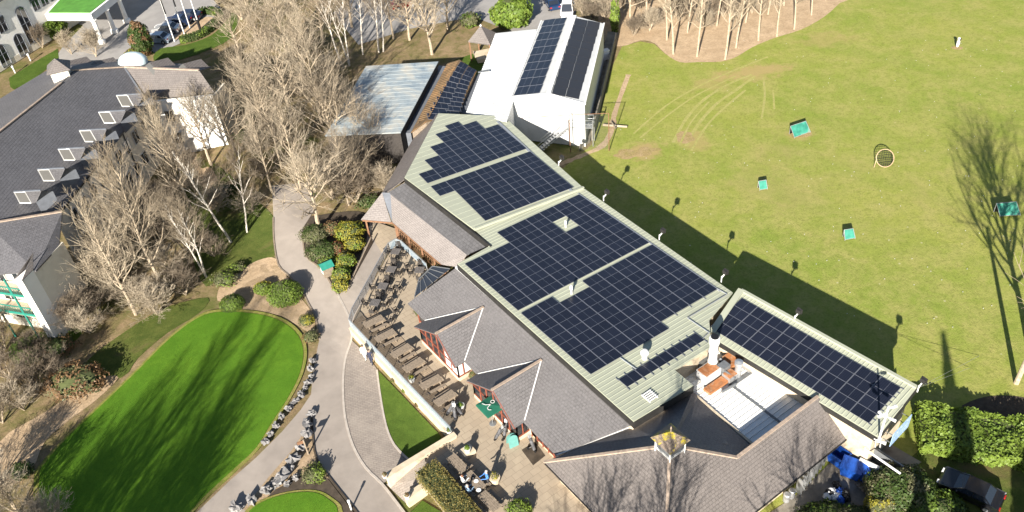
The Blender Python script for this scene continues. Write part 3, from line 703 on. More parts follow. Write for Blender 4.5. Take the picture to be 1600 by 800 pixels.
# cupola
mb = MB(); mb.box(A_ + Vector((0, 0, .25)), (1.45, 1.45, 1.1), RZ); cup = part(club, 'cupola', mb, M['greysteel'])
mb = MB(); z0, z1, h = A_.z + .82, A_.z + 1.65, 1.0
cs = [A_ + FX * (h * a) + FY * (h * c) for a, c in ((-1, -1), (1, -1), (1, 1), (-1, 1))]; top = Vector((A_.x, A_.y, z1))
for i in range(4): a, c = cs[i], cs[(i + 1) % 4]; mb.slab([Vector((a.x, a.y, z0)), Vector((c.x, c.y, z0)), top], .05)
part(cup, 'cupola_roof', mb, M['lichen'], 'small pyramid roof covered in yellow lichen')
mb = MB()
for a in (-1, 1):
    for c in (-1, 1): p = A_ + FX * (.74 * a) + FY * (.74 * c); mb.bar((p.x, p.y, A_.z - .7), (p.x, p.y, z0), .1)
for i in range(4):
    a, c = A_ + (cs[i] - A_) * .75, A_ + (cs[(i + 1) % 4] - A_) * .75
    for z in (A_.z - .18, A_.z + .75): mb.bar((a.x, a.y, z), (c.x, c.y, z), .1, .14)
part(cup, 'cupola_frame', mb, M['white'])
mb = MB(); mb.lathe([(.05, 0), (.03, .3), (.07, .34), (.01, .6)], (top.x, top.y, top.z - .05), 8); part(cup, 'finial', mb, M['ridge'])
# --- white flat roof of the kitchen well with plant on it
WR = [V(*p, 3.1) for p in [(1083, 616), (1176, 696), (1292, 632), (1270, 618), (1128, 536), (1064, 574), (1055, 584)]]
mb = MB(); mb.prism([(p.x, p.y) for p in WR], 2.6, 3.1); wr = part(club, 'flat_roof', mb, M['wellroof'], 'white ribbed metal roof of the kitchen well')
part(wr, 'roof_rib', ribs(WR, FX, FY, Vector((WR[0].x, WR[0].y, 3.1)), Vector((0, 0, 1)), .46, .1, .06), M['wellroof'], kind='stuff')
mb = MB(); mb.bar(WR[0] + up, WR[1] + up, .2, .25); mb.bar(WR[3] + up, WR[4] + up, .25, .3); part(wr, 'parapet', mb, M['cream'])
mb = MB(); mb.bar(V(1140, 600, 3.18), V(1222, 662, 3.18), .2, .04); mb.bar(V(1140, 604, 3.18), V(1184, 574, 3.18), .35, .04); part(wr, 'joint_strip', mb, M['greysteel'])
def plantbox(u, v, sx, sy, sz, mat, top=None, name='plant_unit', z=3.1, rz=RZ, leg=.15):
    p = V(u, v, z); r = wr; mb = MB(); mb.box((p.x, p.y, z + leg + sz / 2), (sx, sy, sz), rz)
    for a in (-1, 1):
        for c in (-1, 1): q = p + FX * (a * sx * .4) + FY * (c * sy * .4); mb.bar((q.x, q.y, z), (q.x, q.y, z + leg + .01), .06)
    o = part(wr, name, mb, mat)
    if top: mb = MB(); mb.box((p.x, p.y, z + leg + sz + .02), (sx * .9, sy * .85, .05), rz); part(o, 'rusty_cover', mb, top)
plantbox(1106, 590, 1.7, 1.2, .9, M['white'], M['rust']); plantbox(1118, 606, 2.1, .75, .25, M['rust'])
plantbox(1142, 569, 1.5, 1.3, .55, M['rust']); plantbox(1140, 592, 1.0, .9, .5, M['steel'], M['rust']); plantbox(1170, 570, 1.6, 1.4, .12, M['steel'])
plantbox(1098, 573, .9, .8, .7, M['greysteel']); plantbox(1130, 583, .8, .7, .9, M['greysteel'])
p = V(1152, 588, 3.1); mb = MB(); mb.lathe([(.28, 0), (.28, 1.4), (.36, 1.45), (.36, 1.75), (.05, 1.85)], p, 12); part(wr, 'duct', mb, M['steel'], smooth=False)
mb = MB(); mb.path([V(1120, 575, 3.6), V(1135, 582, 3.7), V(1148, 592, 3.6)], .16, 8); mb.path([V(1125, 560, 3.9), V(1132, 572, 3.5)], .14, 8); mb.path([V(1150, 600, 3.4), V(1128, 612, 3.4)], .13, 8); part(wr, 'duct', mb, M['greysteel'])
# big white flue
p = V(1112, 578, 3.1); fl = MB(); fl.lathe([(.5, 0), (.5, .35), (.36, .4), (.36, 1.0), (.42, 1.02), (.42, 1.15), (.36, 1.18), (.36, 2.2), (.42, 2.22), (.42, 2.35), (.36, 2.38), (.36, 3.2), (.45, 3.3), (.45, 3.85), (.36, 3.95)], p, 16)
fo = part(wr, 'flue', fl, M['whiteclean'], 'tall white round kitchen flue', smooth=False, at=p)
mb = MB(); mb.lathe([(.33, 3.93), (.33, 4.02), (.2, 4.03)], p, 16); part(fo, 'flue_cap', mb, M['black'])
mb = MB(); mb.lathe([(.75, 0), (.75, .12), (.55, .15)], p, 16); part(fo, 'flue_collar', mb, M['black'])
# satellite dish / aerial by the tongue of green roof
p = V(1062, 582, 3.1); mb = MB(); mb.tube(p, p + Vector((0, 0, 1.3)), .04); mb.bar(p + Vector((-.3, 0, 1.1)), p + Vector((.4, .1, 1.25)), .05); mb.lathe([(.28, 0), (.2, .06), (.02, .08)], p + Vector((.1, -.1, .8)), 10); part(wr, 'aerial', mb, M['steel'])
# ------------------------------------------------------------------ driving range wing
wg = [onW(*p) for p in [(1158, 454), (1432, 606), (1372, 683), (1125, 534), (1112, 521)]]
wc = sum(wg, Vector()) / 5
wing = empty('range_wing', (wc.x, wc.y, 0), 'low range wing with thirty-six solar panels in a long block beside the kitchen roof', 'building')
mb = MB(); mb.slab(wg, .15); wroof = part(wing, 'roof', mb, M['greenroof'])
part(wroof, 'roof_rib', ribs(wg, WXv, WYv, WP, WN, .36, .09, .045), M['greenroof'], kind='stuff')
PW2 = panel_mesh(1.075, 1.63, .04, .014, .034, .0)
def wpanel_mesh(w, h, th=.04):
    mb = MB(); f, g, mid = .016, .03, .02; xs = [0, f, w - f, w]; ys = [0, g, h / 2 - mid / 2, h / 2 + mid / 2, h - g, h]
    for i in range(3):
        for j in range(5):
            mb.face([(xs[i], ys[j], th), (xs[i + 1], ys[j], th), (xs[i + 1], ys[j + 1], th), (xs[i], ys[j + 1], th)], 0 if (i == 1 and j in (1, 3)) else 1)
    for a, c in (((0, 0), (w, 0)), ((w, 0), (w, h)), ((w, h), (0, h)), ((0, h), (0, 0))): mb.face([(a[0], a[1], 0), (c[0], c[1], 0), (c[0], c[1], th), (a[0], a[1], th)], 1)
    return mesh_of(mb, 'solar_panel', [M['cells'], M['alu']])
PWM = wpanel_mesh(1.095, 1.635); w0 = onW(1159, 466.5)
for c in range(9):
    for r in range(4):
        put_panel(wroof, PWM, w0 - WXv * ((r + 1) * 1.118) + WYv * ((c + 1) * 1.668 - .016) + WN * .07, WXv, WYv, WN)
mb = MB()
for r in range(9):
    p = w0 - WXv * (r * .559) + WYv * (9 * 1.668 + .1) + WN * .06; mb.box(p, (.05, .3, .05), R(38.6))
part(wroof, 'mounting_bracket', mb, M['alu'], kind='stuff')
a = inset(wg, .35); mb = MB(); mb.prism([(p.x, p.y) for p in a], 0, [p.z - .18 for p in a]); part(wing, 'wall', mb, M['cream'])
mb = MB(); dn = Vector((0, 0, .32))
for i, j in ((1, 2), (2, 3), (0, 1)): mb.bar(wg[i] - dn, wg[j] - dn, .14, .5)
part(wing, 'fascia', mb, M['blackfascia'])
mb = MB(); mb.bar(wg[0] + up * 1.5, wg[1] + up * 1.5, .3, .16); mb.bar(wg[0] + up * 2, wg[4] + up * 2, .55, .2); part(wing, 'verge_trim', mb, M['greenroof'])
mb = MB(); mb.bar(V(1285, 628, 4.4), V(1377, 687, 4.4), .14, .14); mb.path([V(1308, 643, 4.2), V(1318, 655, 3.6), V(1352, 694, 2.7), V(1352, 702, 2.6), V(1407, 740, 2.6)], .09, 6); part(wing, 'rain_pipe', mb, M['whiteclean'])
mb = MB(); mb.path([V(1376, 690, 4.3), V(1374, 705, .0)], .06, 6); mb.path([V(1368, 690, 4.3), V(1367, 706, .0)], .06, 6); part(wing, 'down_pipe', mb, M['whiteclean'])
# mast with horn speakers and cameras at the wing end
p = V(1374, 684, 4.6); mast = empty('camera_mast', p, 'white mast with cameras at the corner of the range wing roof', 'mast')
mb = MB(); mb.tube(p - Vector((0, 0, .5)), p + Vector((0, 0, 3.6)), .09, .07, 8); part(mast, 'pole', mb, M['whiteclean'])
for dz, ang in ((3.3, 20), (2.9, 200), (2.5, -40), (2.2, 100)):
    d = Vector((math.cos(R(ang)), math.sin(R(ang)), -.1)); q = p + Vector((0, 0, dz)); mb = MB(); mb.bar(q, q + d * .35, .05); mb.tube(q + d * .3, q + d * .75, .09, .13, 8); part(mast, 'camera_head', mb, M['whiteclean'])
for q in ((1360, 674), (1366, 685), (1376, 690)):
    c = V(*q, 4.3); mb = MB(); mb.tube(c, c + Vector((.3, -.25, .05)), .08, .16, 10); mb.bar(c, c - Vector((.1, -.1, .2)), .05); solo('wall_camera', mb, M['whiteclean'], 'white wall camera under the range wing eave, ' + {1360: 'furthest from the mast', 1366: 'middle one of the three', 1376: 'right below the mast'}[q[0]], 'camera')
# sign board on the end wall
s0, s1, s2, s3 = V(1385, 672, 3.9), V(1414, 641, 3.9), V(1412, 656, 2.6), V(1383, 695, 2.6)
nrm = (s1 - s0).cross(Vector((0, 0, 1))).normalized()
if nrm.y > 0: nrm = -nrm
mb = MB(); d = (s1 - s0).normalized(); L_ = (s1 - s0).length
m, t, b = newmat('sign_print'); tc = t.nodes.new('ShaderNodeTexCoord'); g = tc.outputs['UV']
vor = noi(t, g, 6, 3, .6); col = ramp(t, vor, [(.4, (.35, .48, .62)), (.5, (.14, .26, .5)), (.62, (.5, .6, .7))]); t.links.new(col, b.inputs['Base Color'])
base = s0 + nrm * .6
fr = [base, base + d * L_, base + d * L_ - Vector((0, 0, 1.5)), base - Vector((0, 0, 1.5))]
mb.face(fr, 0, [(0, 1), (2, 1), (2, 0), (0, 0)]); mb.face([p - nrm * .05 for p in fr][::-1], 0)
for i in range(4): mb.face([fr[i], fr[i] - nrm * .05, fr[(i + 1) % 4] - nrm * .05, fr[(i + 1) % 4]], 0)
sg = empty('banner_sign', (base.x, base.y, base.z - 1.5), 'pale blue banner board on the end wall of the range wing', 'sign')
part(sg, 'board', mb, m)
for k in (0.05, .95):
    for dz in (.3, 1.2): q = base + d * (L_ * k) - Vector((0, 0, dz)); mb = MB(); mb.bar(q, q - nrm * .7, .05); part(sg, 'bracket', mb, M['greysteel'])
# floodlights along the range side
FLL = [(873, 258, 5.1, onU, 'nearest the metal shed'), (943, 312, 0, onL, 'second from the metal shed'), (1030, 373, 0, onL, 'third from the metal shed'), (1127, 438, 0, onL, 'beside the corner where the wing begins'), (1241, 500, 0, onW, 'half way along the wing roof'), (1434, 609, 0, onW, 'at the far corner of the wing roof')]
for u, v, z, fn, wh in FLL:
    p = fn(u, v) - Vector((0, 0, .25)); e = empty('floodlight', p, 'white floodlight bracket on the roof edge, ' + wh, 'floodlight', 'floodlights along the range side of the roof')
    k = sdir.copy(); k.z = 0; k.normalize(); o_ = FX * .35
    mb = MB(); mb.bar(p, p + Vector((0, 0, .75)), .08); mb.bar(p + Vector((0, 0, .55)), p + o_ + Vector((0, 0, .75)), .09); part(e, 'bracket', mb, M['whiteclean'])
    mb = MB(); c = p + o_ * 1.2 + Vector((0, 0, 1.0)); mb.box(c, (.25, .42, .4), RZ); mb.box(c + FX * .15, (.08, .5, .48), RZ); part(e, 'lamp_head', mb, M['blackfascia'])
    mb = MB(); mb.box(c + FX * .2, (.02, .4, .38), RZ); part(e, 'lens', mb, M['glass'])

# ------------------------------------------------------------------ generic polygon building
def bld(name, loc, label, cat='building'): return empty(name, (loc.x, loc.y, 0), label, cat)
# metal shed with two arrays
ZS, ZR = 6.0, 6.9
fl_, fr_, bl_, br_ = V(799, 152, ZS), V(914, 163, ZS), V(846, 33, ZS), V(944, 37, ZS)
rf, rb_ = V(857, 147, ZR), V(898, 25, ZR)
sh = bld('metal_shed', (fl_ + br_) / 2, 'white metal shed with blue and black solar arrays either side of its ridge')
mb = MB(); mb.slab([rf, rb_, bl_, fl_], .12); mb.slab([rf, fr_, br_, rb_], .12); sroof = part(sh, 'roof', mb, M['whiteroof'])
def quadpanels(parent, q, nc, nr, name='solar_panel', gap=.06, mats=None):
    """panel grid on a roof quad q = tl, tr, br, bl"""
    me = panel_mesh(1, 1, .04, .02, .012, .016) if mats is None else mats
    tl, tr, br__, bl__ = q
    X = ((tr - tl) + (br__ - bl__)) / 2; Y = ((bl__ - tl) + (br__ - tr)) / 2; n = X.cross(Y); n = n if n.z > 0 else -n; n.normalize()
    for c in range(nc):
        for r in range(nr):
            bil = lambda a, e: tl.lerp(tr, a).lerp(bl__.lerp(br__, a), e)
            a, e = c / nc, (r + 1) / nr; P = bil(a, e); X1 = bil((c + 1) / nc, e) - P; Y1 = bil(a, r / nr) - P
            put_panel(parent, me, P + n * .06, X1, Y1, n, name, X1.length - gap, Y1.length - gap * .6, True)
def onq(u, v, A, B, C):
    n = (B - A).cross(C - A); return ray_plane(u, v, A, n)
mcr = lambda x, y: (800 + x / 5.713, 20 + y / 5.713)
PMB = panel_mesh(1, 1, .04, .02, .012, .016)
quadpanels(sroof, [onq(*mcr(x, y), rf, rb_, bl_) for x, y in ((285, 70), (490, 45), (250, 722), (15, 745))], 2, 10, mats=PMB)
m, t, b = newmat('black_cells'); b.inputs['Base Color'].default_value = (.021, .021, .024, 1); b.inputs['Roughness'].default_value = .35; M['blackcells'] = m
PMK = PMB.copy(); PMK.materials.clear(); PMK.materials.append(M['blackcells']); PMK.materials.append(M['alu'])
quadpanels(sroof, [onq(*mcr(x, y), rf, rb_, br_) for x, y in ((575, 52), (793, 92), (600, 775), (355, 725))], 2, 10, mats=PMK)
a = [fl_, rf, fr_, br_, rb_, bl_]; c = sum(a, Vector()) / 6; a = [p + (c - p).normalized() * .2 for p in a]
mb = MB(); lo = lambda p: Vector((p.x, p.y, 0)); dz = Vector((0, 0, .15))
for p, q in zip(a, a[1:] + a[:1]): mb.face([lo(p), lo(q), q - dz, p - dz])
mb.f = [f for f in mb.f]; part(sh, 'wall', mb, M['white'])
mb = MB()
for k in range(8):
    p = fr_.lerp(br_, (k + .3) / 8); q = fr_.lerp(br_, (k + .75) / 8); n = Vector((1, -.26, 0)).normalized(); mb.box(((p + q) / 2 - n * .16).xy.to_3d() + Vector((0, 0, 2.2)), (.08, (q - p).length * .8, 3.6), math.atan2((q - p).y, (q - p).x) - math.pi / 2)
part(sh, 'bay_door', mb, M['greysteel'])
mb = MB(); mb.bar(fl_ + up, rf + up, .15, .18); mb.bar(rf + up, fr_ + up, .15, .18); mb.bar(fr_ + up, br_ + up, .2, .2); mb.bar(fl_ + up, bl_ + up, .16, .16); mb.bar(rf + up * 2, rb_ + up * 2, .5, .06); part(sh, 'verge_trim', mb, M['whiteclean'])
# concrete apron wall beside the shed
for pts, h, mat, nm in (([(915, 215), (962, 60), (958, 58), (908, 212)], .6, 'concrete', 'apron'),):
    pass
mb = MB(); mb.prism([tuple(V(u, v)[:2]) for u, v in [(922, 222), (966, 55), (950, 52), (916, 170), (905, 235)]], -.05, .35); struct('shed_apron', mb, M['concrete'])
mb = MB(); mb.bar(V(925, 212, .7), V(962, 58, .7), .18, 1.4); solo('retaining_wall', mb, M['concrete'], 'long low concrete wall between the metal shed and the range', 'wall')
p = V(946, 92, .35); mb = MB(); mb.box((p.x, p.y, 1.0), (.9, .7, 1.3), .3); mb.box((p.x, p.y, 1.68), (1.0, .8, .08), .3); solo('storage_tank', mb, M['whiteclean'], 'white cabinet standing beside the metal shed wall', 'cabinet')
# outside stair and landing at the shed front
st = empty('steel_stair', V(905, 222), 'galvanised outside stair and landing in front of the metal shed', 'stair')
l0, l1 = V(888, 199, 2.6), V(926, 200, 2.6); dY = Vector((.25, .97, 0)) * 1.3
mb = MB(); mb.prism([tuple(p[:2]) for p in (l0, l1, l1 + dY, l0 + dY)], 2.5, 2.6); part(st, 'landing', mb, M['steel'])
mb = MB()
for p in (l0, l1, l1 + dY, l0 + dY): mb.bar((p.x, p.y, 0), (p.x, p.y, 3.6), .08)
for z in (3.1, 3.6):
    for p, q in ((l0, l1), (l1, l1 + dY), (l0 + dY, l1 + dY)): mb.bar((p.x, p.y, z), (q.x, q.y, z), .06)
f0 = l0 - Vector((3.9, 1.0, 0)); 
for o_ in (Vector((0, 0, 0)), dY * .8):
    mb.bar((f0.x + o_.x, f0.y + o_.y, .1), l0 + o_, .12, .22); mb.bar((f0.x + o_.x, f0.y + o_.y, 1.1), l0 + o_ + Vector((0, 0, 1.0)), .06)
part(st, 'frame', mb, M['steel'])
for k in range(12):
    p = f0.lerp(l0, (k + .5) / 12); z = 2.55 * (k + .5) / 12; mb = MB(); c = p + dY * .4; mb.box((c.x, c.y, z), (.32, 1.0, .05), .25); part(st, 'tread', mb, M['steel'])
# lower green wall/canopy block left of the stair and water tank
p = V(823, 215, 0); mb = MB(); mb.lathe([(.42, 0), (.42, 1.5), (.46, 1.52), (.46, 1.62), (.1, 1.75)], p, 14); solo('water_tank', mb, M['steel'], 'small round grey tank between the green roof and the shed', 'tank', smooth=False)

# white corrugated hall left of the shed
h0, h1, h2, h3, h4 = V(774, 52, 4.6), V(839, 45, 5.4), V(796, 158, 5.4), V(792, 190, 5.4), V(728, 176, 4.6)
ha = bld('corrugated_hall', (h0 + h2) / 2, 'pale white corrugated roof hall beside the solar shed')
mb = MB(); mb.slab([h0, h1, h3, h4], .1); hr = part(ha, 'roof', mb, M['whiteroof'])
ax = (h1 - h0).normalized(); ay = (h4 - h0); ay = (ay - ax * ay.dot(ax)).normalized(); nn = ax.cross(ay); nn = nn if nn.z > 0 else -nn
part(hr, 'roof_rib', ribs([h0, h1, h3, h4], ax, ay, h0, nn, .55, .16, .06), M['whiteroof'], kind='stuff')
a = inset([h0, h1, h3, h4], .3); mb = MB(); mb.prism([(p.x, p.y) for p in a], 0, [p.z - .12 for p in a]); part(ha, 'wall', mb, M['white'])
mb = MB(); mb.bar(V(747, 113, 5.0), V(765, 110, 5.05), .3, .1); part(ha, 'lap_flashing', mb, M['greysteel'])
# flat grey roof strip left of the hall
q = [V(u, v, 3.6) for u, v in [(746, 116), (757, 114), (730, 178), (716, 176)]]
mb = MB(); mb.prism([(p.x, p.y) for p in q], 0, 3.6); solo('flat_roof_link', mb, M['lead'], 'flat grey roofed link between the corrugated hall and the brown lean-to', 'building', at=(q[0].x, q[0].y, 0))
# brown lean-to with solar slope
M['brownroof'] = mpl('rusty_brown_roof', (.13, .085, .045), .8, .3, .8, dirt=(.22, .12, .05), dscale=.8)
r0, r1 = V(718, 93, 5.2), V(664, 191, 5.2); e0_, e1_ = V(745, 111, 4.2), V(716, 176, 4.2); g0, g1 = V(699, 99, 4.2), V(642, 207, 4.2)
le = bld('lean_to_barn', (r0 + r1) / 2, 'brown corrugated gabled barn with striped solar slope behind the clubhouse')
mb = MB(); mb.slab([r0, r1, e1_, e0_], .1); lr = part(le, 'roof', mb, M['brownroof'])
mb = MB(); mb.slab([r0, g0, g1, r1], .1); l2 = part(le, 'west_roof', mb, M['brownroof'])
ax = (g0 - r0).normalized(); ay = (r1 - r0).normalized(); nn = ax.cross(ay); nn = nn if nn.z > 0 else -nn; ay = nn.cross(ax)
part(l2, 'roof_rib', ribs([r0, g0, g1, r1], ax, ay if ay.dot(r1 - r0) > 0 else -ay, r0, nn, .5, .16, .06), M['brownroof'], kind='stuff')
qq = [r0.lerp(e0_, .06), r0.lerp(e0_, .96), r1.lerp(e1_, .96), r1.lerp(e1_, .06)]
quadpanels(lr, [qq[0].lerp(qq[3], .03), qq[1].lerp(qq[2], .03), qq[1].lerp(qq[2], .97), qq[0].lerp(qq[3], .97)], 2, 11, mats=PMB, gap=.1)
a = inset([r0, e0_, e1_, r1, g1, g0], .3); mb = MB(); mb.prism([(p.x, p.y) for p in a], 0, [p.z - .15 for p in a]); part(le, 'wall', mb, M['oldtimber'])
# low gap roof coloured dark for the shade, and the pale weathered barn
q = [V(u, v, 3.2) for u, v in [(686, 102), (699, 104), (642, 208), (626, 208)]]
mb = MB(); mb.prism([(p.x, p.y) for p in q], 0, 3.2); solo('low_roof_link', mb, M['lead'], 'low shade-coloured roof in the gap between the weathered barn and the brown barn', 'building', at=(q[0].x, q[0].y, 0))
m, t, b = newmat('weathered_sheet'); co = geo_co(t)
col = ramp(t, noi(t, co, .28, 7, .7, .6), [(.34, (.13, .175, .22)), (.47, (.25, .29, .31)), (.58, (.36, .36, .33)), (.7, (.28, .21, .14))])
t.links.new(col, b.inputs['Base Color']); b.inputs['Roughness'].default_value = .6; M['weathered'] = m
k0, k1, k2, k3 = V(572, 103, 5.2), V(685, 96, 4.4), V(626, 207, 4.4), V(508, 212, 5.2)
ba = bld('weathered_barn', (k0 + k2) / 2, 'barn with pale blue and rust weathered sheet roof among the bare trees')
mb = MB(); mb.slab([k0, k1, k2, k3], .1); br_o = part(ba, 'roof', mb, M['weathered'])
ax = (k1 - k0).normalized(); ay = (k3 - k0); ay = (ay - ax * ay.dot(ax)).normalized(); nn = ax.cross(ay); nn = nn if nn.z > 0 else -nn
part(br_o, 'roof_rib', ribs([k0, k1, k2, k3], ax, ay, k0, nn, .9, .07, .02), M['weathered'], kind='stuff')
a = inset([k0, k1, k2, k3], .3); mb = MB(); mb.prism([(p.x, p.y) for p in a], 0, [p.z - .12 for p in a]); part(ba, 'wall', mb, M['darktimber'] if 'darktimber' in M else M['soil'])
# gazebo
ap = V(751, 40, 5.2); cs = [V(731, 65, 3.0), V(766, 70, 3.0), V(779, 53, 3.0)]; cs.append(cs[0] + cs[2] - cs[1])
gazebo = empty('gazebo', ((cs[0] + cs[2]) / 2).xy.to_3d(), 'open timber gazebo with steep brown pyramid roof by the car park', 'gazebo')
mb = MB()
for i in range(4): mb.slab([cs[i], cs[(i + 1) % 4], ap], .1)
part(gazebo, 'roof', mb, M['slate_brown'])
for p in cs:
    q = p + (ap.xy.to_3d() - p.xy.to_3d()) * .1; mb = MB(); mb.bar((q.x, q.y, 0), (q.x, q.y, 3.05), .18); part(gazebo, 'post', mb, M['timber'])
mb = MB(); c = (cs[0] + cs[2]) / 2; mb.box((c.x, c.y, .25), (2.8, 2.8, .5), .2); part(gazebo, 'base', mb, M['cream'])
mb = MB(); mb.lathe([(.16, -.05), (.12, .1), (.02, .2)], ap, 8); part(gazebo, 'cap', mb, M['white'])
sheet('lawn', [(735, 85), (765, 78), (760, 108), (745, 122), (700, 100), (715, 92)], -.045, M['lawn'])
# ------------------------------------------------------------------ terrace, court, walls and rails
m, t, b = newmat('terrace_paving'); co = geo_co(t)
mp = t.nodes.new('ShaderNodeMapping'); mp.inputs['Rotation'].default_value = (0, 0, -RZ); t.links.new(co, mp.inputs[0])
br = t.nodes.new('ShaderNodeTexBrick'); t.links.new(mp.outputs[0], br.inputs['Vector'])
br.inputs['Scale'].default_value = 1; br.inputs['Brick Width'].default_value = .9; br.inputs['Row Height'].default_value = .6; br.inputs['Mortar Size'].default_value = .018
br.inputs['Color1'].default_value = (.34, .28, .205, 1); br.inputs['Color2'].default_value = (.3, .245, .18, 1); br.inputs['Mortar'].default_value = (.2, .16, .115, 1)
col = mix(t, ramp(t, noi(t, co, .6, 6, .7, .5), [(.4, (0, 0, 0)), (.75, (.75, .75, .75))]), br.outputs[0], (.26, .21, .155, 1))
t.links.new(col, b.inputs['Base Color']); b.inputs['Roughness'].default_value = .9; bump(t, b, br.outputs['Fac'], -.25, .01); M['paving'] = m
TER = [(548, 512), (640, 611), (708, 682), (700, 692), (668, 715), (655, 742), (700, 800), (740, 850), (980, 880), (1000, 720), (860, 640), (720, 470), (700, 420), (668, 420), (630, 388), (620, 384), (609, 392), (555, 492)]
tp = [V(u, v, TZ) for u, v in TER]
mb = MB(); mb.prism([(p.x, p.y) for p in tp], LOW - .1, TZ); struct('terrace', mb, M['paving'])
# ramp from the path up to the court, and the sloping walk up to the covered walkway
ra = [V(604, 757, 0), V(634, 786, 0), V(668, 748, TZ), V(664, 716, TZ)]
mb = MB(); mb.face([ra[0], ra[1], ra[2] + up * .1, ra[3] + up * .1]); struct('ramp', mb, M['bricks'])
wz = [-.97, -.97, -.8, -.15, .1, .12, .12, .05, -.6, -.95]
mb = MB(); pts = [VA(u, v, z) for (u, v), z in zip([(549, 512), (531, 463), (547, 440), (575, 392), (583, 345), (640, 365), (618, 386), (606, 394), (575, 455), (556, 495)], wz)]
for tri in ((0, 1, 9), (1, 2, 9), (2, 8, 9), (2, 3, 8), (3, 7, 8), (3, 4, 7), (4, 6, 7), (4, 5, 6)):
    q = [pts[i] for i in tri]
    mb.face(q if (q[1] - q[0]).cross(q[2] - q[0]).z > 0 else q[::-1])
struct('walkway', mb, M['paving'])
# cream retaining wall
rl = [V(548, 512, TZ), V(640, 611, TZ), V(707, 681, TZ)]
rw = empty('terrace_wall', (rl[0].x, rl[0].y, 0), 'cream rendered retaining wall under the glass rail of the terrace', 'wall')
mb = MB()
for a, c in zip(rl, rl[1:]): mb.bar((a.x, a.y, (TZ + LOW) / 2), (c.x, c.y, (TZ + LOW) / 2), .3, TZ - LOW + .06)
part(rw, 'wall', mb, M['cream']); mb = MB()
for a, c in zip(rl, rl[1:]): mb.bar((a.x, a.y, TZ + .05), (c.x, c.y, TZ + .05), .42, .07)
part(rw, 'coping', mb, M['cream'])
# glass rail, each pane its own part
gr = empty('glass_rail', (rl[0].x, rl[0].y, TZ), 'glass balustrade with steel posts around the seating terrace', 'railing')
line = [V(668, 424, TZ), V(629, 388, TZ), V(620, 385, TZ), V(609, 392, TZ), V(553, 494, TZ), V(548, 511, TZ), V(640, 610, TZ), V(706, 680, TZ)]
top_ = MB()
for a, c in zip(line, line[1:]):
    n = max(1, round((c - a).length / 1.6)); d = (c - a).normalized()
    top_.bar(a + Vector((0, 0, 1.08)), c + Vector((0, 0, 1.08)), .07, .05)
    for k in range(n):
        p, q = a.lerp(c, k / n), a.lerp(c, (k + 1) / n)
        mb = MB(); mb.bar(p + Vector((0, 0, 0)), p + Vector((0, 0, 1.07)), .06); part(gr, 'post', mb, M['steel'])
        s, e = p + d * .06, q - d * .06; g = MB(); g.bar(s + Vector((0, 0, .56)), e + Vector((0, 0, .56)), .025, .9); part(gr, 'pane', g, M['railglass'])
part(gr, 'handrail', top_, M['steel'])
# timber deck boards by the rail
mb = MB(); a, c = V(556, 500, TZ), V(690, 652, TZ); L_ = (c - a).length; d = (c - a).normalized(); k = 0.0
while k < L_:
    p = a + d * k; w = 2.6; mb.box(p + FX * (w / 2 - .35) + Vector((0, 0, .03)), (w, .13, .04), RZ); k += .2
M['deck'] = mpl('deck_boards', (.27, .21, .15), .85, .25, 3)
deck = struct('deck', mb, M['deck']); deck['kind'] = 'stuff'
# low cream walls of the ramp with flower pots
for (u0, v0, u1, v1, h, wh) in ((604, 744, 711, 679, TZ + .25, 'beside the lawn wedge at the terrace end'), (634, 778, 664, 757, TZ - .1, 'stub beside the clipped hedge at the ramp foot')):
    a, c = VA(u0, v0, h), VA(u1, v1, h); mb = MB(); d = (c - a).normalized(); s = Vector((-d.y, d.x, 0)) * .22
    mb.prism([(q.x, q.y) for q in (a - s, c - s, c + s, a + s)], LOW - .1, h); mb2 = MB(); s *= 1.25
    mb2.prism([(q.x, q.y) for q in (a - s - d * .05, c - s + d * .05, c + s + d * .05, a + s - d * .05)], h + .003, h + .09)
    w_ = empty('ramp_wall', (a.x, a.y, 0), 'low cream ramp wall ' + wh, 'wall'); part(w_, 'wall', mb, M['cream']); part(w_, 'coping', mb2, M['cream'])

# ------------------------------------------------------------------ leaves
def mleaf(name, c, var=.35):
    m, t, b = newmat(name); co = geo_co(t); oi = t.nodes.new('ShaderNodeObjectInfo')
    n = noi(t, co, 2.2, 3, .6); c1 = tuple(x * (1 - var) for x in c); c2 = tuple(min(1, x * (1 + var)) for x in c)
    col = ramp(t, n, [(.3, c1), (.7, c2)]); n2 = noi(t, co, 14, 2); col = mix(t, .4, col, ramp(t, n2, [(.3, tuple(x * .55 for x in c)), (.75, tuple(min(1, x * 1.5) for x in c))]))
    t.links.new(col, b.inputs['Base Color']); b.inputs['Roughness'].default_value = .55; b.inputs['Specular IOR Level'].default_value = .3
    tr = t.nodes.new('ShaderNodeBsdfTranslucent'); t.links.new(col, tr.inputs[0]); ms = t.nodes.new('ShaderNodeMixShader'); ms.inputs[0].default_value = .25
    t.links.new(b.outputs[0], ms.inputs[1]); t.links.new(tr.outputs[0], ms.inputs[2]); t.links.new(ms.outputs[0], t.nodes['Material Output'].inputs[0]); return m
M['leaf'] = mleaf('leaf_green', (.1, .155, .022)); M['leafdk'] = mleaf('leaf_dark', (.045, .075, .016)); M['leafyl'] = mleaf('leaf_yellow', (.25, .23, .03)); M['leaflime'] = mleaf('leaf_lime', (.14, .2, .03))
M['leafbrown'] = mleaf('leaf_brown', (.17, .1, .05)); M['leafred'] = mleaf('leaf_red', (.25, .08, .04)); M['leafgrey'] = mleaf('leaf_greygreen', (.12, .12, .06)); M['leafolive'] = mleaf('hedge_olive', (.17, .14, .04))
M['inner'] = mpl('shaded_core', (.05, .06, .02), .95, .3, 2)  # core colour kept dark for the shade deep inside the leaves
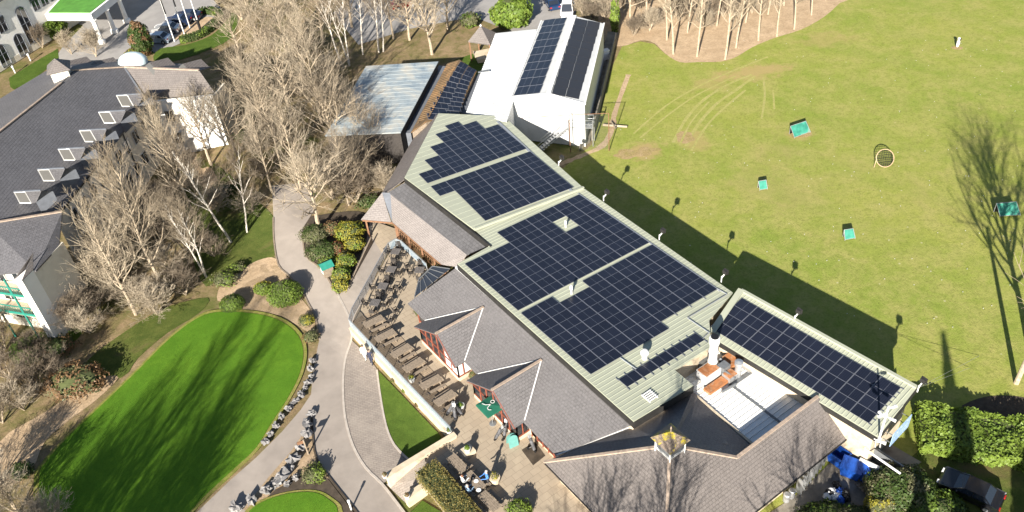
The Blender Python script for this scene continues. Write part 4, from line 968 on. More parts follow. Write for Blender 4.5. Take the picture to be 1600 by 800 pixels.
def leaf_quad(mb, p, n, s, rr, m=0):
    t_ = Vector((rr.gauss(0, 1), rr.gauss(0, 1), rr.gauss(0, 1))); t_ = (t_ - n * t_.dot(n))
    if t_.length < 1e-3: return
    t_.normalize(); b_ = n.cross(t_); L = s * rr.uniform(.7, 1.3)
    mb.face([p - t_ * L * .5, p - t_ * L * .1 + b_ * L * .33, p + t_ * L * .5, p - t_ * L * .1 - b_ * L * .33], m)
def ellipsoid(mb, c, rx, ry, rz, n=10, m=0, jit=.12, seed=0):
    vs = []; fs = []
    for i in range(n + 1):
        th = math.pi * i / n
        for j in range(2 * n):
            ph = math.pi * j / n; d = Vector((math.sin(th) * math.cos(ph), math.sin(th) * math.sin(ph), math.cos(th)))
            k = 1 + jit * noise.noise(d * 2.5 + Vector((seed, 0, 0))); vs.append(Vector(c) + Vector((d.x * rx * k, d.y * ry * k, d.z * rz * k)))
    for i in range(n):
        for j in range(2 * n): fs.append((i * 2 * n + j, i * 2 * n + (j + 1) % (2 * n), (i + 1) * 2 * n + (j + 1) % (2 * n), (i + 1) * 2 * n + j)[::-1])
    mb.add(vs, fs, m)
def bush(name, u, v, rx, ry, h, mats, label, cat='bush', nl=900, s=.22, group=None, rough=.3, z=0.0, seed=1, rz=0.0, lob=2.2):
    """rounded shrub: leaves spread through an uneven shell over a darker core"""
    rr = random.Random(seed); c = V(u, v, z); e = empty(name, c, label, cat, group)
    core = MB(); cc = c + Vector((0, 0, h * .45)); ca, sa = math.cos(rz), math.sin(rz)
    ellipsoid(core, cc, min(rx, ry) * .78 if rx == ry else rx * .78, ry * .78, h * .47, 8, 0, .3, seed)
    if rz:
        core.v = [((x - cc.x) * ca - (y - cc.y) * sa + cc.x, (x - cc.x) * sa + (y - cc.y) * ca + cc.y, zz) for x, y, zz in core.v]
    part(e, 'stems', core, M['inner'])  # solid core coloured for inner shade, no modelled stems
    mb = MB(); mats = mats if isinstance(mats, list) else [mats]
    for i in range(int(nl * 1.7)):
        d = Vector((rr.gauss(0, 1), rr.gauss(0, 1), rr.gauss(0.25, 1))).normalized()
        k = (.98 + rough * noise.noise(d * lob + Vector((seed * 1.7, 0, 0)))) * (1 - .28 * rr.random() ** 2)
        q = Vector((d.x * rx * k, d.y * ry * k, max(-h * .44, d.z * h * .55 * k))); q = Vector((q.x * ca - q.y * sa, q.x * sa + q.y * ca, q.z))
        n = (d + Vector((rr.gauss(0, .5), rr.gauss(0, .5), rr.gauss(.2, .5)))).normalized()
        mi = 0 if len(mats) == 1 else (1 if noise.noise(q * .9 + Vector((0, 0, seed))) + rr.gauss(0, .12) > .12 else 0)
        leaf_quad(mb, cc + q, n, s, rr, mi)
    part(e, 'foliage', mb, mats); return e
def hedge(name, line, w, h, mats, label, z=0.0, dens=60, s=.2, seed=3, closed=False, bumpy=.15, cat='hedge', group=None):
    rr = random.Random(seed); pts = [V(u, v, z) for u, v in line]; pts = smooth_poly(pts, 3, closed) if len(pts) > 2 else pts
    if closed: pts.append(pts[0])
    e = empty(name, pts[0], label, cat, group); core = MB(); mb = MB(); mats = mats if isinstance(mats, list) else [mats]
    for a, c in zip(pts, pts[1:]):
        L = (c - a).length
        if L < 1e-3: continue
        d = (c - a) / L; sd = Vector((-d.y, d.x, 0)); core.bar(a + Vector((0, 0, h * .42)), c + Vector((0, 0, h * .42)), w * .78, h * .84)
        ends = []
        for k in range(int(1.6 * dens * L * (w + 2 * h))):
            f = rr.random(); x = rr.random() * (w + 2 * h); p0 = a + d * (f * L)
            bk = 1 + bumpy * noise.noise(Vector((p0.x * .8, p0.y * .8, x * .6 + seed)))
            if x < h: q = p0 + sd * (w / 2 * bk) + Vector((0, 0, x)); n = sd
            elif x < h + w: q = p0 + sd * (w / 2 - (x - h)) + Vector((0, 0, h * bk)); n = Vector((0, 0, 1))
            else: q = p0 - sd * (w / 2 * bk) + Vector((0, 0, x - h - w)); n = -sd
            q = q - n * (rr.random() ** 2 * .15)
            mi = 0 if len(mats) == 1 else (1 if noise.noise(q * .45 + Vector((seed, 0, 0))) + rr.gauss(0, .1) > .14 else 0)
            leaf_quad(mb, q, (n + Vector((rr.gauss(0, .55), rr.gauss(0, .55), rr.gauss(.15, .5)))).normalized(), s, rr, mi)
    for p, sg_ in ((pts[0], -1), (pts[-1], 1)):
        if closed: continue
        d = (pts[1] - pts[0]).normalized() if sg_ < 0 else (pts[-1] - pts[-2]).normalized(); sd = Vector((-d.y, d.x, 0))
        for k in range(int(dens * w * h)):
            q = p + sd * rr.uniform(-w / 2, w / 2) + Vector((0, 0, rr.uniform(0, h))) + d * (sg_ * .08); leaf_quad(mb, q, (d * sg_ + Vector((rr.gauss(0, .5), rr.gauss(0, .5), rr.gauss(0, .5)))).normalized(), s, rr, 0)
    part(e, 'stems', core, M['inner']); part(e, 'foliage', mb, mats); return e  # core colour stands for shaded depth; no stems are modelled

# hedges and shrubs near the clubhouse
hedge('clipped_hedge', [(668, 742), (742, 830)], 2.1, 1.35, M['leafolive'], 'clipped olive brown box hedge shading the picnic tables', TZ, 70, .12, 5, bumpy=.03)
hedge('laurel_hedge', [(1432, 678), (1480, 684), (1540, 695), (1610, 706), (1700, 720)], 4.3, 1.6, [M['leaflime'], M['leaf']], 'long thick glossy laurel hedge beyond the range wing', 0, 48, .3, 6, bumpy=.22)
# island shrubbery with yellow and green mounds
for i, (u, v, rx, ry, h, mt, lb) in enumerate([
    (492, 372, 1.7, 1.5, 1.4, [M['leafgrey'], M['leafdk']], 'grey green low shrub at the top of the island bed'),
    (505, 398, 1.9, 1.5, 1.3, [M['leafdk'], M['leafgrey']], 'dark green shrub on the path side of the island bed'),
    (512, 413, 1.1, .9, .9, [M['leaf'], M['leaflime']], 'small bright green shrub behind the green bin shelter'),
    (548, 372, 1.7, 1.6, 1.9, [M['leafyl'], M['leaflime']], 'large yellow green shrub nearest the covered walkway'),
    (555, 388, 1.2, 1.2, 1.5, [M['leafyl'], M['leaflime']], 'yellow shrub in the middle of the island bed edge'),
    (541, 415, 1.2, 1.1, 1.4, [M['leafyl'], M['leaflime']], 'yellow shrub second from the tip of the island bed'),
    (535, 435, 1.1, 1.1, 1.3, [M['leaflime'], M['leafyl']], 'lime yellow shrub just above the tip of the island bed'),
    (533, 452, .95, .9, 1.1, [M['leafyl'], M['leaflime']], 'small yellow shrub at the pointed tip of the island bed'),
    (527, 392, .9, .9, 1.0, [M['leafred'], M['leafbrown']], 'reddish bare shrub in the middle of the island bed'),
    (537, 403, .7, .7, .9, [M['leafred'], M['leafgrey']], 'small red stemmed shrub beside the yellow shrubs'),
    (520, 362, 1.2, 1.0, 1.2, [M['leafgrey'], M['leafbrown']], 'brown green shrub under the big bare tree')]):
    bush('shrub', u, v, rx, ry, h, mt, lb, nl=int(420 * rx * ry), s=.17, group='shrubs of the island bed', seed=20 + i)
bush('round_bush', 448, 470, 2.0, 1.75, 2.3, [M['leaf'], M['leaflime']], 'big round clipped green bush beside the path', nl=2600, s=.15, rough=.12, seed=41)
bush('round_bush', 412, 455, 1.0, 1.0, 1.0, [M['leaflime'], M['leafyl']], 'small yellow green bush tucked behind the big round bush', nl=800, s=.14, rough=.15, seed=42)
bush('round_bush', 365, 480, 1.35, 1.25, 1.25, [M['leaf'], M['leafdk']], 'round clipped bush at the head of the putting green', nl=1400, s=.14, rough=.1, seed=43)
bush('shrub', 352, 442, 1.5, 1.2, 1.2, [M['leafgrey'], M['leaflime']], 'loose grey green shrub beside the bare earth patch', nl=500, s=.18, seed=44, rough=.5)
bush('shrub', 372, 422, 1.0, .8, .8, [M['leaflime'], M['leafgrey']], 'small sparse shrub above the bare earth patch', nl=300, s=.16, seed=45, rough=.5)
bush('shrub', 480, 505, .9, .8, .9, [M['leafgrey'], M['leafyl']], 'dry straw coloured shrub at the top of the boulder row', nl=400, s=.14, seed=46, rough=.4)
bush('shrub', 487, 530, .9, .8, .9, [M['leafgrey'], M['leafbrown']], 'straw coloured shrub among the boulders, second from the round bush', nl=400, s=.14, seed=47, rough=.4)
bush('shrub', 492, 745, 1.1, 1.0, 1.0, [M['leaflime'], M['leafgrey']], 'feathery green shrub at the foot of the rock wedge', nl=600, s=.16, seed=48, rough=.5)
bush('shrub', 812, 803, 1.1, 1.0, 1.2, [M['leaflime'], M['leaf']], 'bright green shrub in the court by the lower edge', nl=700, s=.16, seed=49, z=TZ)
bush('shrub', 125, 604, 3.0, 2.2, 2.2, [M['leafbrown'], M['leafgrey']], 'rust brown leafy shrub above the bare strip', nl=1500, s=.24, seed=50, rough=.5)
bush('shrub', 85, 545, 2.5, 1.6, .9, [M['leafdk'], M['leafbrown']], 'low dark ground shrub by the hotel corner', nl=700, s=.22, seed=51, rough=.6)
bush('shrub', 38, 742, 1.0, .9, 1.3, [M['leafdk'], M['leafgrey']], 'small dark conifer shrub at the tip of the putting green', nl=500, s=.18, seed=52)
bush('rhododendron', 800, 38, 3.2, 2.8, 4.2, [M['leaf'], M['leaflime']], 'bright round evergreen bush between the gazebo and the solar shed', nl=2200, s=.45, seed=53, rough=.25)
bush('rhododendron', 80, 56, 2.8, 2.5, 3.2, [M['leaf'], M['leaflime']], 'green evergreen bush at the hotel entrance canopy', nl=1600, s=.42, seed=54, rough=.3)
bush('rhododendron', 735, 40, 1.6, 1.4, 2.0, [M['leafgrey'], M['leaf']], 'small olive bush left of the gazebo roof', nl=500, s=.3, seed=55, rough=.4)
bush('conifer_shrub', 228, 85, 1.7, 1.7, 5.5, [M['leafdk'], M['leafbrown']], 'tall dark conifer shrub by the parked pale car', nl=1800, s=.3, seed=56, rough=.2)
bush('shrub', 212, 90, 1.5, 1.3, 1.5, [M['leafyl'], M['leafbrown']], 'yellowish shrub at the foot of the dark conifer', nl=500, s=.25, seed=57)
bush('shrub', 1402, 778, 2.7, 2.3, 2.4, [M['leafdk'], M['leafgrey']], 'large dark grey green bush between the yard and the black car', nl=3600, s=.22, seed=58, rough=.25)
bush('shrub', 1450, 806, 2.8, 1.7, 1.6, [M['leaf'], M['leafdk']], 'glossy green bush beside the black car', nl=2200, s=.22, seed=59, rough=.2)
bush('shrub', 1374, 802, 1.3, 1.1, 1.9, [M['leafgrey'], M['leafyl']], 'pale yellow conifer bush at the yard edge', nl=1300, s=.18, seed=60, rough=.4)
bush('shrub', 1283, 814, 2.0, 1.3, 1.4, [M['leafdk'], M['leaf']], 'dark bush at the lower edge under the bin yard', nl=1400, s=.2, seed=61, rough=.35)
bush('shrub', 1330, 820, 2.0, 1.4, 1.3, [M['leafdk'], M['leafgrey']], 'dark bush between the bin yard and the pale conifer', nl=1200, s=.2, seed=62, rough=.35)
for i, (u, v) in enumerate([(594, 564), (614, 596), (632, 612), (652, 634)]):
    bush('wall_plant', u, v, .28, .25, .35, [M['leafyl'], M['leaf']] if i % 2 == 0 else [M['leafbrown'], M['leaf']], ['small yellow plant at the foot of the terrace wall by the two walkers', 'brown tuft at the terrace wall foot above the lawn wedge', 'second tuft along the terrace wall foot', 'third tuft along the terrace wall foot'][i], 'plant', nl=90, s=.11, seed=70 + i)
for i, (u, v) in enumerate([(747, 600), (741, 592), (752, 612), (663, 500), (655, 492), (668, 515)]):
    bush('climber', u, v, .55, .5, 1.1, [M['leafbrown'], M['leafgrey']], ['dry brown plant in the corner between the bays', 'brown plant left in the corner between the bays', 'brown plant by the parasol bay', 'dry plant at the foot of the first bay', 'dry plant left of the first bay', 'brown plant below the first bay windows'][i], 'plant', nl=150, s=.12, seed=80 + i, z=TZ, rough=.6)
# round hedge of the flagpole island, lawn round it
hedge('island_hedge', [(283, 66), (308, 60), (330, 47), (344, 34), (342, 24), (325, 20), (312, 22)], 1.3, .9, [M['leafdk'], M['leaflime']], 'curved low hedge round the flagpole island', 0, 30, .26, 9)
sheet('lawn', [(250, 76), (290, 70), (330, 55), (350, 36), (362, 20), (372, 30), (360, 60), (320, 80), (270, 96), (240, 94)], -.03, M['lawn'], 3)
sheet('gravel_island', [(270, 62), (300, 55), (328, 43), (340, 32), (325, 26), (305, 34), (285, 48)], -.02, M['straw'], 3)
# ------------------------------------------------------------------ hotel, left
M['hwall'] = mpl('hotel_render', (.62, .58, .5), .85, .08, .8, dirt=(.45, .4, .33), dscale=.4)
M['hwhite'] = mpl('hotel_white_render', (.8, .78, .74), .85, .04, .8, dirt=(.62, .6, .55), dscale=.4)
M['teal'] = mpl('green_steel', (.02, .17, .13), .5, .15, 3)
ZEH, ZRH = 7.2, 11.4
H0, H1, H2 = V(96, 130, ZRH), V(194, 105, ZRH), V(311, 110, 10.2)        # ridge: bend, north range, gable end
H00 = V(-120, 300, ZRH)
E0, E1 = V(229, 158, ZEH), V(88, 338, ZEH)                                # dormer eave
hot = empty('hotel', (E0.x, E0.y, 0), 'large hotel with dark slate roof and a row of dormers in the upper left', 'building')
Gt, Gr = V(233, 155, ZEH), V(334, 143, ZEH)
E2 = V(-60, 520, ZEH)
ridge_s = H00
HN = (H0 - E0).cross(E1 - E0)
hp = lambda u, v: ray_plane(u, v, E0, HN)
H1 = hp(194, 105)
mb = MB(); mb.slab([H0, hp(120, 108), H1, E0, E1, hp(-30, 360), hp(-60, 253)], .15)
hr1 = part(hot, 'roof', mb, M['slate_dark'], 'big dark slate slope carrying the dormers')
mb = MB(); mb.slab([H1, H2, Gr, Gt], .15); part(hot, 'north_range_roof', mb, M['slate_brown'], 'brown grey slate slope over the white gable')
Wl = [hp(-60, 253), H0, V(70, 112, 9.0), V(-60, 190, 9.0)]
mb = MB(); mb.slab(Wl, .15); part(hot, 'west_roof', mb, M['slate'])
nb = [hp(96, 129), hp(120, 107.5), H1, H2, V(330, 104, 8.6), V(200, 92, 8.6), V(100, 96, 8.6), V(70, 112, 9.0)]
mb = MB(); mb.slab([nb[0], nb[1], nb[6], nb[7]], .12); mb.slab([nb[1], nb[2], nb[5], nb[6]], .12); mb.slab([nb[2], nb[3], nb[4], nb[5]], .12); part(hot, 'back_roof', mb, M['slate_dark'])
mb = MB(); u2 = Vector((0, 0, .06))
for a, c in ((hp(-60, 253), H0), (hp(112, 110), H1), (H1, H2)): mb.bar(a + u2, c + u2, .28, .14)
part(hot, 'ridge_tile', mb, M['ridge'])
mb = MB(); mb.bar(H1 + u2, E0 + u2, .2, .1); part(hot, 'valley_flashing', mb, M['lead'])
# walls
def vwall(root, name, a, c, z1, mat, z0=-1.2, th=.25):
    mb = MB(); d = (c - a).xy.to_3d().normalized(); n = Vector((-d.y, d.x, 0)) * th
    mb.prism([(a.x, a.y), (c.x, c.y), (c.x + n.x, c.y + n.y), (a.x + n.x, a.y + n.y)], z0, z1); return part(root, name, mb, mat)
into = (H0 - (E0 + E1) / 2).xy.to_3d().normalized()
wa, wb = E0 + into * .6, E1 + into * .6
vwall(hot, 'wall', wb, wa, ZEH - .05, M['hwall'])
ga, gb = V(238, 158, ZEH), V(331, 148, ZEH); gn = Vector((-.27, -.96, 0))
o = vwall(hot, 'gable_wall', Vector((ga.x, ga.y, 0)), Vector((gb.x, gb.y, 0)), ZEH - .05, M['hwhite'])
vwall(hot, 'wall', Vector((gb.x, gb.y, 0)), Vector((gb.x, gb.y, 0)) + Vector((.9, 3.2, 0)), 6.9, M['hwall'])
def windows(root, a, c, zs, n, w, h, out, mat='glass', frame='white', start=.06, end=.94):
    d = (c - a).xy.to_3d(); L = d.length; d.normalize(); ang = math.atan2(d.y, d.x)
    for z in zs:
        for k in range(n):
            f = start + (end - start) * (k + .5) / n; p = a.xy.to_3d() + d * (L * f) + out * .03 + Vector((0, 0, z))
            mb = MB(); mb.box(p, (w, .1, h), ang); o = part(root, 'window', mb, M['glass']); fr = MB()
            for s in (-1, 0, 1): fr.box(p + d * (s * w / 2) + out * .04, (.08, .1, h), ang)
            for s in (-1, 1): fr.box(p + Vector((0, 0, s * h / 2)) + out * .04, (w + .08, .1, .08), ang)
            part(o, 'frame', fr, M[frame])
wo_ = -into
windows(hot, wa, wb, (1.7, 4.9), 9, 1.3, 1.7, wo_)
windows(hot, ga, gb, (1.7, 4.9), 1, 1.1, 1.6, Vector((-.1, -1, 0)), start=.1, end=.3)
for k in range(5): p = wa.lerp(wb, .1 + .2 * k) + wo_ * .12; mb = MB(); mb.tube((p.x, p.y, 0), (p.x, p.y, ZEH), .07, .07, 6); part(hot, 'down_pipe', mb, M['black'])
mb = MB(); mb.bar(E0 - u2 * 2, E1 - u2 * 2, .16, .16); part(hot, 'gutter', mb, M['black'])
# dormers
rn = (H1 - H0).cross(E0 - H0); rn = rn if rn.z > 0 else -rn
alo = (E1 - E0).normalized(); outd = -into
def dormer(u, v):
    """upright framed pale louvre panel with a slate-roofed dormer behind it"""
    B = hp(u + 9, v + 17); zb = B.z + .05; zt2 = zb + 2.0
    TL, TR, T2 = V(u, v, zt2), V(u + 17, v - .5, zt2), V(u + 42, v - 2, zt2); BL, BR, B2 = V(u + 9, v + 17, zb), V(u + 27, v + 17, zb), V(u + 34, v + 15, zb + .5)
    bk = -alo * 1.5 - Vector((0, 0, 1.1)); mb = MB()
    mb.slab([TR, T2, B2, BR], .08); mb.slab([TL, T2, T2 + bk, TL + bk], .08); o = part(hot, 'dormer', mb, M['slate_dark'])
    mb = MB(); mb.face([T2, B2, B2 - Vector((0, 0, 1.6)), T2 + bk - Vector((0, 0, 1.2)), T2 + bk]); part(o, 'dormer_front', mb, M['lead'])
    mb = MB(); mb.face([TL, BL, BR, TR]); f = part(o, 'louvre_panel', mb, M['palepane'])
    fr = MB(); 
    for a, c in ((TL, TR), (TR, BR), (BR, BL), (BL, TL)): fr.bar(a, c, .1)
    part(f, 'panel_frame', fr, M['whiteclean'])
    mb = MB(); mb.bar(TL + u2, T2 + u2, .16, .1); part(o, 'ridge_tile', mb, M['lead'])
m, t, b = newmat('pale_rooflight'); b.inputs['Base Color'].default_value = (.12, .118, .112, 1); b.inputs['Roughness'].default_value = .3; M['palepane'] = m
for u, v in [(182, 149), (154, 175), (124, 204), (91, 233), (59, 265), (22, 300)]: dormer(u, v)
# dormers showing over the north ridge
for u, v in [(118, 96), (160, 97), (246, 98), (298, 100)]:
    p = V(u, v, 9.8); x = (H1 - H0).normalized(); y = Vector((-x.y, x.x, 0)).normalized()
    mb = MB(); a = p - x * 1.1 + Vector((0, 0, .3)); c = p + x * 1.7 + Vector((0, 0, .3)); dn = y * 1.2 - Vector((0, 0, .8)); d2 = -y * 1.2 - Vector((0, 0, .9))
    mb.slab([a, c, c + d2, a + d2], .08); mb.slab([a, c, c + dn, a + dn], .08); o = part(hot, 'dormer', mb, M['slate_brown'])
    q = [a, a + d2, a + d2 - x * .7 - Vector((0, 0, .5)), a - x * .7 - Vector((0, 0, .3))]; mb = MB(); mb.slab(q, .06); part(o, 'dormer_end', mb, M['palepane'])
# lantern turret on the ridge bend and a pale dome rooflight
p = V(97, 118, 11.2); mb = MB(); mb.box(p + Vector((0, 0, .2)), (2.0, 2.0, 1.8), .3); tu = part(hot, 'turret', mb, M['hwall'])
mb = MB(); cs = [p + Vector((math.cos(.3 + math.pi / 4 + k * math.pi / 2) * 1.9, math.sin(.3 + math.pi / 4 + k * math.pi / 2) * 1.9, 1.1)) for k in range(4)]
for k in range(4): mb.slab([cs[k], cs[(k + 1) % 4], p + Vector((0, 0, 2.3))], .08)
part(tu, 'turret_roof', mb, M['slate_brown'])
p = V(208, 97, 9.2); mb = MB(); ellipsoid(mb, p, 1.9, 1.5, 1.3, 8, 0, .0); m, t, b = newmat('dome_glass'); b.inputs['Base Color'].default_value = (.55, .66, .68, 1); b.inputs['Roughness'].default_value = .15; part(hot, 'dome_rooflight', mb, m, smooth=True)
# lower wing with balconies
L0, L1 = V(-20, 350, 9.6), V(97, 331, 8.7)
mb = MB(); mb.slab([L0, L1, V(92, 384, ZEH), V(56, 423, ZEH), V(-20, 430, ZEH)], .15); part(hot, 'wing_roof', mb, M['slate_dark'], 'dark slate roof of the balcony wing')
mb = MB(); mb.bar(L0 + u2, L1 + u2, .25, .12); part(hot, 'ridge_tile', mb, M['ridge'])
w0_, w1_ = V(93, 384, ZEH), V(53, 424, ZEH); 
for p in (w0_, w1_): p.z = 0
vwall(hot, 'wall', w1_, w0_ + (w0_ - w1_) * .15, ZEH, M['hwall'])
wdir = (w1_ - w0_).normalized(); side = Vector((-wdir.y, wdir.x, 0)); side = side if side.x < 0 else -side
g0_ = w1_ + wdir * 1.6
mb = MB(); mb.prism([tuple(q[:2]) for q in (w1_, g0_, g0_ + side * .9, w1_ + side * .9)], -1.2, ZEH + .2); part(hot, 'white_pier', mb, M['hwhite'], 'bright white end pier of the balcony wing')
mb = MB(); a = w1_ + Vector((0, 0, ZEH + 1.3)) + side * .4 - wdir * 1.2; mb.slab([w1_ + Vector((0, 0, ZEH + .25)), g0_ + Vector((0, 0, ZEH + .25)), a], .1); mb.slab([w1_ + side * .9 + Vector((0, 0, ZEH + .25)), g0_ + side * .9 + Vector((0, 0, ZEH + .25)), a], .1); part(hot, 'pier_gablet', mb, M['slate_pale'])
mb = MB(); mb.prism([tuple(q[:2]) for q in (w1_ + side * .9, w1_ + side * 9, w1_ + side * 9 - wdir * .3, w1_ + side * .9 - wdir * .3)], -1.2, ZEH); bw = part(hot, 'balcony_wall', mb, M['hwall'])
for z in (2.5, 5.1):
    mb = MB(); q = [w1_ + side * .9, w1_ + side * 9, g0_ + side * 9, g0_ + side * .9]; mb.prism([tuple(x[:2]) for x in q], z - .12, z); bo = part(hot, 'balcony', mb, M['cream'])
    mb = MB()
    for zz in (z + .1, z + 1.05): mb.bar(g0_ + side * .9 + Vector((0, 0, zz)), g0_ + side * 9 + Vector((0, 0, zz)), .07, .1 if zz > z + .5 else .3)
    for k in range(28): x = g0_ + side * (.9 + k * .3); mb.bar(x + Vector((0, 0, z)), x + Vector((0, 0, z + 1.05)), .035)
    part(bo, 'railing', mb, M['teal'])
for k in range(3):
    x = g0_ + side * (2.2 + k * 3); mb = MB(); mb.bar(x - Vector((0, 0, 1.1)), x + Vector((0, 0, ZEH)), .14); part(hot, 'balcony_post', mb, M['teal'])
for z in (1.2, 3.75, 6.2):
    for k in range(3):
        mb = MB(); c = w1_ + side * (2.2 + k * 2.6) + wdir * .03 + Vector((0, 0, z)); mb.box(c, (1.5, .08, 2.0), math.atan2(side.y, side.x)); o = part(hot, 'window', mb, M['glass']); f = MB()
        for s in (-1, 0, 1): f.box(c + side * (s * .75) + wdir * .05, (.09, .08, 2.0), math.atan2(side.y, side.x))
        part(o, 'frame', f, M['white'])

# ------------------------------------------------------------------ hotel entrance block, far upper left
fa, fb = V(-40, 138, 0), V(105, 47, 0); fd = (fb - fa).normalized(); fo_ = Vector((fd.y, -fd.x, 0))
ent = empty('entrance_block', fa, 'pale hotel block with tall arched windows in the upper left corner', 'building')
mb = MB(); far = fb + fd * 25; mb.prism([tuple(q[:2]) for q in (fa, far, far - fo_ * 12, fa - fo_ * 12)], 0, 9.5); part(ent, 'wall', mb, M['hwhite'])
mb = MB(); mb.prism([tuple(q[:2]) for q in (fa + fo_ * .06, far + fo_ * .06, far, fa)], 0, .9); part(ent, 'plinth', mb, M['hwall'])
mb = MB(); mb.slab([fa + fo_ * .8 + Vector((0, 0, 9.5)), far + fo_ * .8 + Vector((0, 0, 9.5)), far - fo_ * 6 + Vector((0, 0, 13)), fa - fo_ * 6 + Vector((0, 0, 13))], .2); part(ent, 'roof', mb, M['slate_dark'])
mb = MB(); mb.bar(fa + fo_ * .5 + Vector((0, 0, 9.3)), far + fo_ * .5 + Vector((0, 0, 9.3)), .3, .3); part(ent, 'eave', mb, M['hwhite'])
def arched(root, s, z0, w, h, arch=True):
    c = fa + fd * s + fo_ * .05; pts = [c - fd * w / 2 + Vector((0, 0, z0)), c + fd * w / 2 + Vector((0, 0, z0))]
    if arch: pts += [c + fd * (w / 2 * math.cos(a)) + Vector((0, 0, z0 + h - w / 2 + w / 2 * math.sin(a))) for a in [math.pi * k / 8 for k in range(9)]]
    else: pts += [c + fd * w / 2 + Vector((0, 0, z0 + h)), c - fd * w / 2 + Vector((0, 0, z0 + h))]
    mb = MB(); mb.face(pts); mb.face([p - fo_ * .1 for p in pts][::-1]); o = part(root, 'window', mb, M['glass']); f = MB()
    for a, d in zip(pts, pts[1:] + pts[:1]): f.bar(a + fo_ * .03, d + fo_ * .03, .1)
    f.bar(c + Vector((0, 0, z0)) + fo_ * .04, c + Vector((0, 0, z0 + h - .1)) + fo_ * .04, .07); f.bar(c - fd * w / 2 + Vector((0, 0, z0 + h * .55)) + fo_ * .04, c + fd * w / 2 + Vector((0, 0, z0 + h * .55)) + fo_ * .04, .07)
    part(o, 'frame', f, M['lead'])
sA = lambda u, v: (V(u, v, 0) - fa).dot(fd)
arched(ent, sA(8, 104), .3, 1.7, 3.4); arched(ent, sA(36, 87), .3, 1.7, 3.4); arched(ent, sA(-22, 124), .3, 1.7, 3.4)
arched(ent, sA(55, 76), 1.2, 1.8, 5.8); arched(ent, sA(24, 94), 4.9, 1.6, 2.2, False); arched(ent, sA(0, 108), 4.9, 1.6, 2.2, False)
for k in range(3): arched(ent, sA(76, 62) + k * 1.8, 5.2, 1.4, 3.0, False)
# entrance canopy with grass roof
cz = 5.0; k0_, k1_, k2_, k3_ = V(70, 22, cz), V(142, 22, cz), V(185, -12, cz), V(110, -22, cz)
can = empty('entrance_canopy', ((k0_ + k1_) / 2).xy.to_3d(), 'white entrance canopy with bright green roof and columns', 'canopy')
mb = MB(); mb.prism([tuple(q[:2]) for q in (k0_, k1_, k2_, k3_)], cz - 1.1, cz); part(can, 'canopy_slab', mb, M['hwhite'])
c = (k0_ + k2_) / 2; q = [c + (x - c) * .9 for x in (k0_, k1_, k2_, k3_)]; mb = MB(); mb.prism([tuple(x[:2]) for x in q], cz + .003, cz + .1)
M['turfgreen'] = mpl('artificial_turf', (.07, .21, .03), .9, .2, 1); part(can, 'turf_roof', mb, M['turfgreen'])
for x in (k1_, k2_, k1_.lerp(k2_, .5)):
    x = c.xy.to_3d() + (x.xy.to_3d() - c.xy.to_3d()) * .94; mb = MB(); mb.lathe([(.6, 0), (.6, .5), (.36, .7), (.33, 3.6), (.5, 3.9)], x, 12); part(can, 'column', mb, M['hwhite'])
d = (k2_ - k1_).normalized(); nrm = Vector((d.y, -d.x, 0)); mid = k1_.lerp(k2_, .45) + nrm * .04; 
# flower kerb and bollards
sheet('lawn', [(14, 122), (52, 98), (90, 76), (92, 90), (62, 112), (22, 140), (16, 136)], -.04, M['lawn'])
for i, (u, v) in enumerate([(48, 95), (24, 114)]):
    p = V(u, v); mb = MB(); mb.lathe([(.1, 0), (.1, .9), (.17, .92), (.17, 1.15), (.02, 1.25)], p, 10); solo('bollard_light', mb, M['whiteclean'], ['white bollard light on the hotel lawn near the arched window', 'white bollard light at the lower end of the hotel lawn'][i], 'bollard')
# flagpoles
for i, (u, v, wrap) in enumerate([(273, 65, 0), (288, 53, 0), (297, 43, 0), (313, 46, 1)]):
    p = V(u, v); e = empty('flagpole', p, ['leftmost white flagpole with a furled flag by the pale car', 'second white flagpole from the left by the silver car', 'third white flagpole on the drive edge', 'rightmost white flagpole with dark base on the hedge island'][i], 'flagpole', 'flagpoles by the hotel drive')
    mb = MB(); mb.tube(p, p + Vector((0, 0, 9)), .1, .06, 8); part(e, 'pole', mb, M['whiteclean'])
    mb = MB(); mb.lathe([(.0, 9.0), (.1, 9.08), (.0, 9.2)], p, 8); part(e, 'finial', mb, M['whiteclean'])
    if i in (0, 1): mb = MB(); mb.tube(p + Vector((.08, 0, 4.6)), p + Vector((.05, 0, 8.5)), .13, .07, 7); part(e, 'furled_flag', mb, M['black'])
    if wrap: mb = MB(); mb.lathe([(.22, 0), (.22, 1.6), (.12, 1.7)], p, 10); part(e, 'base', mb, M['black'])
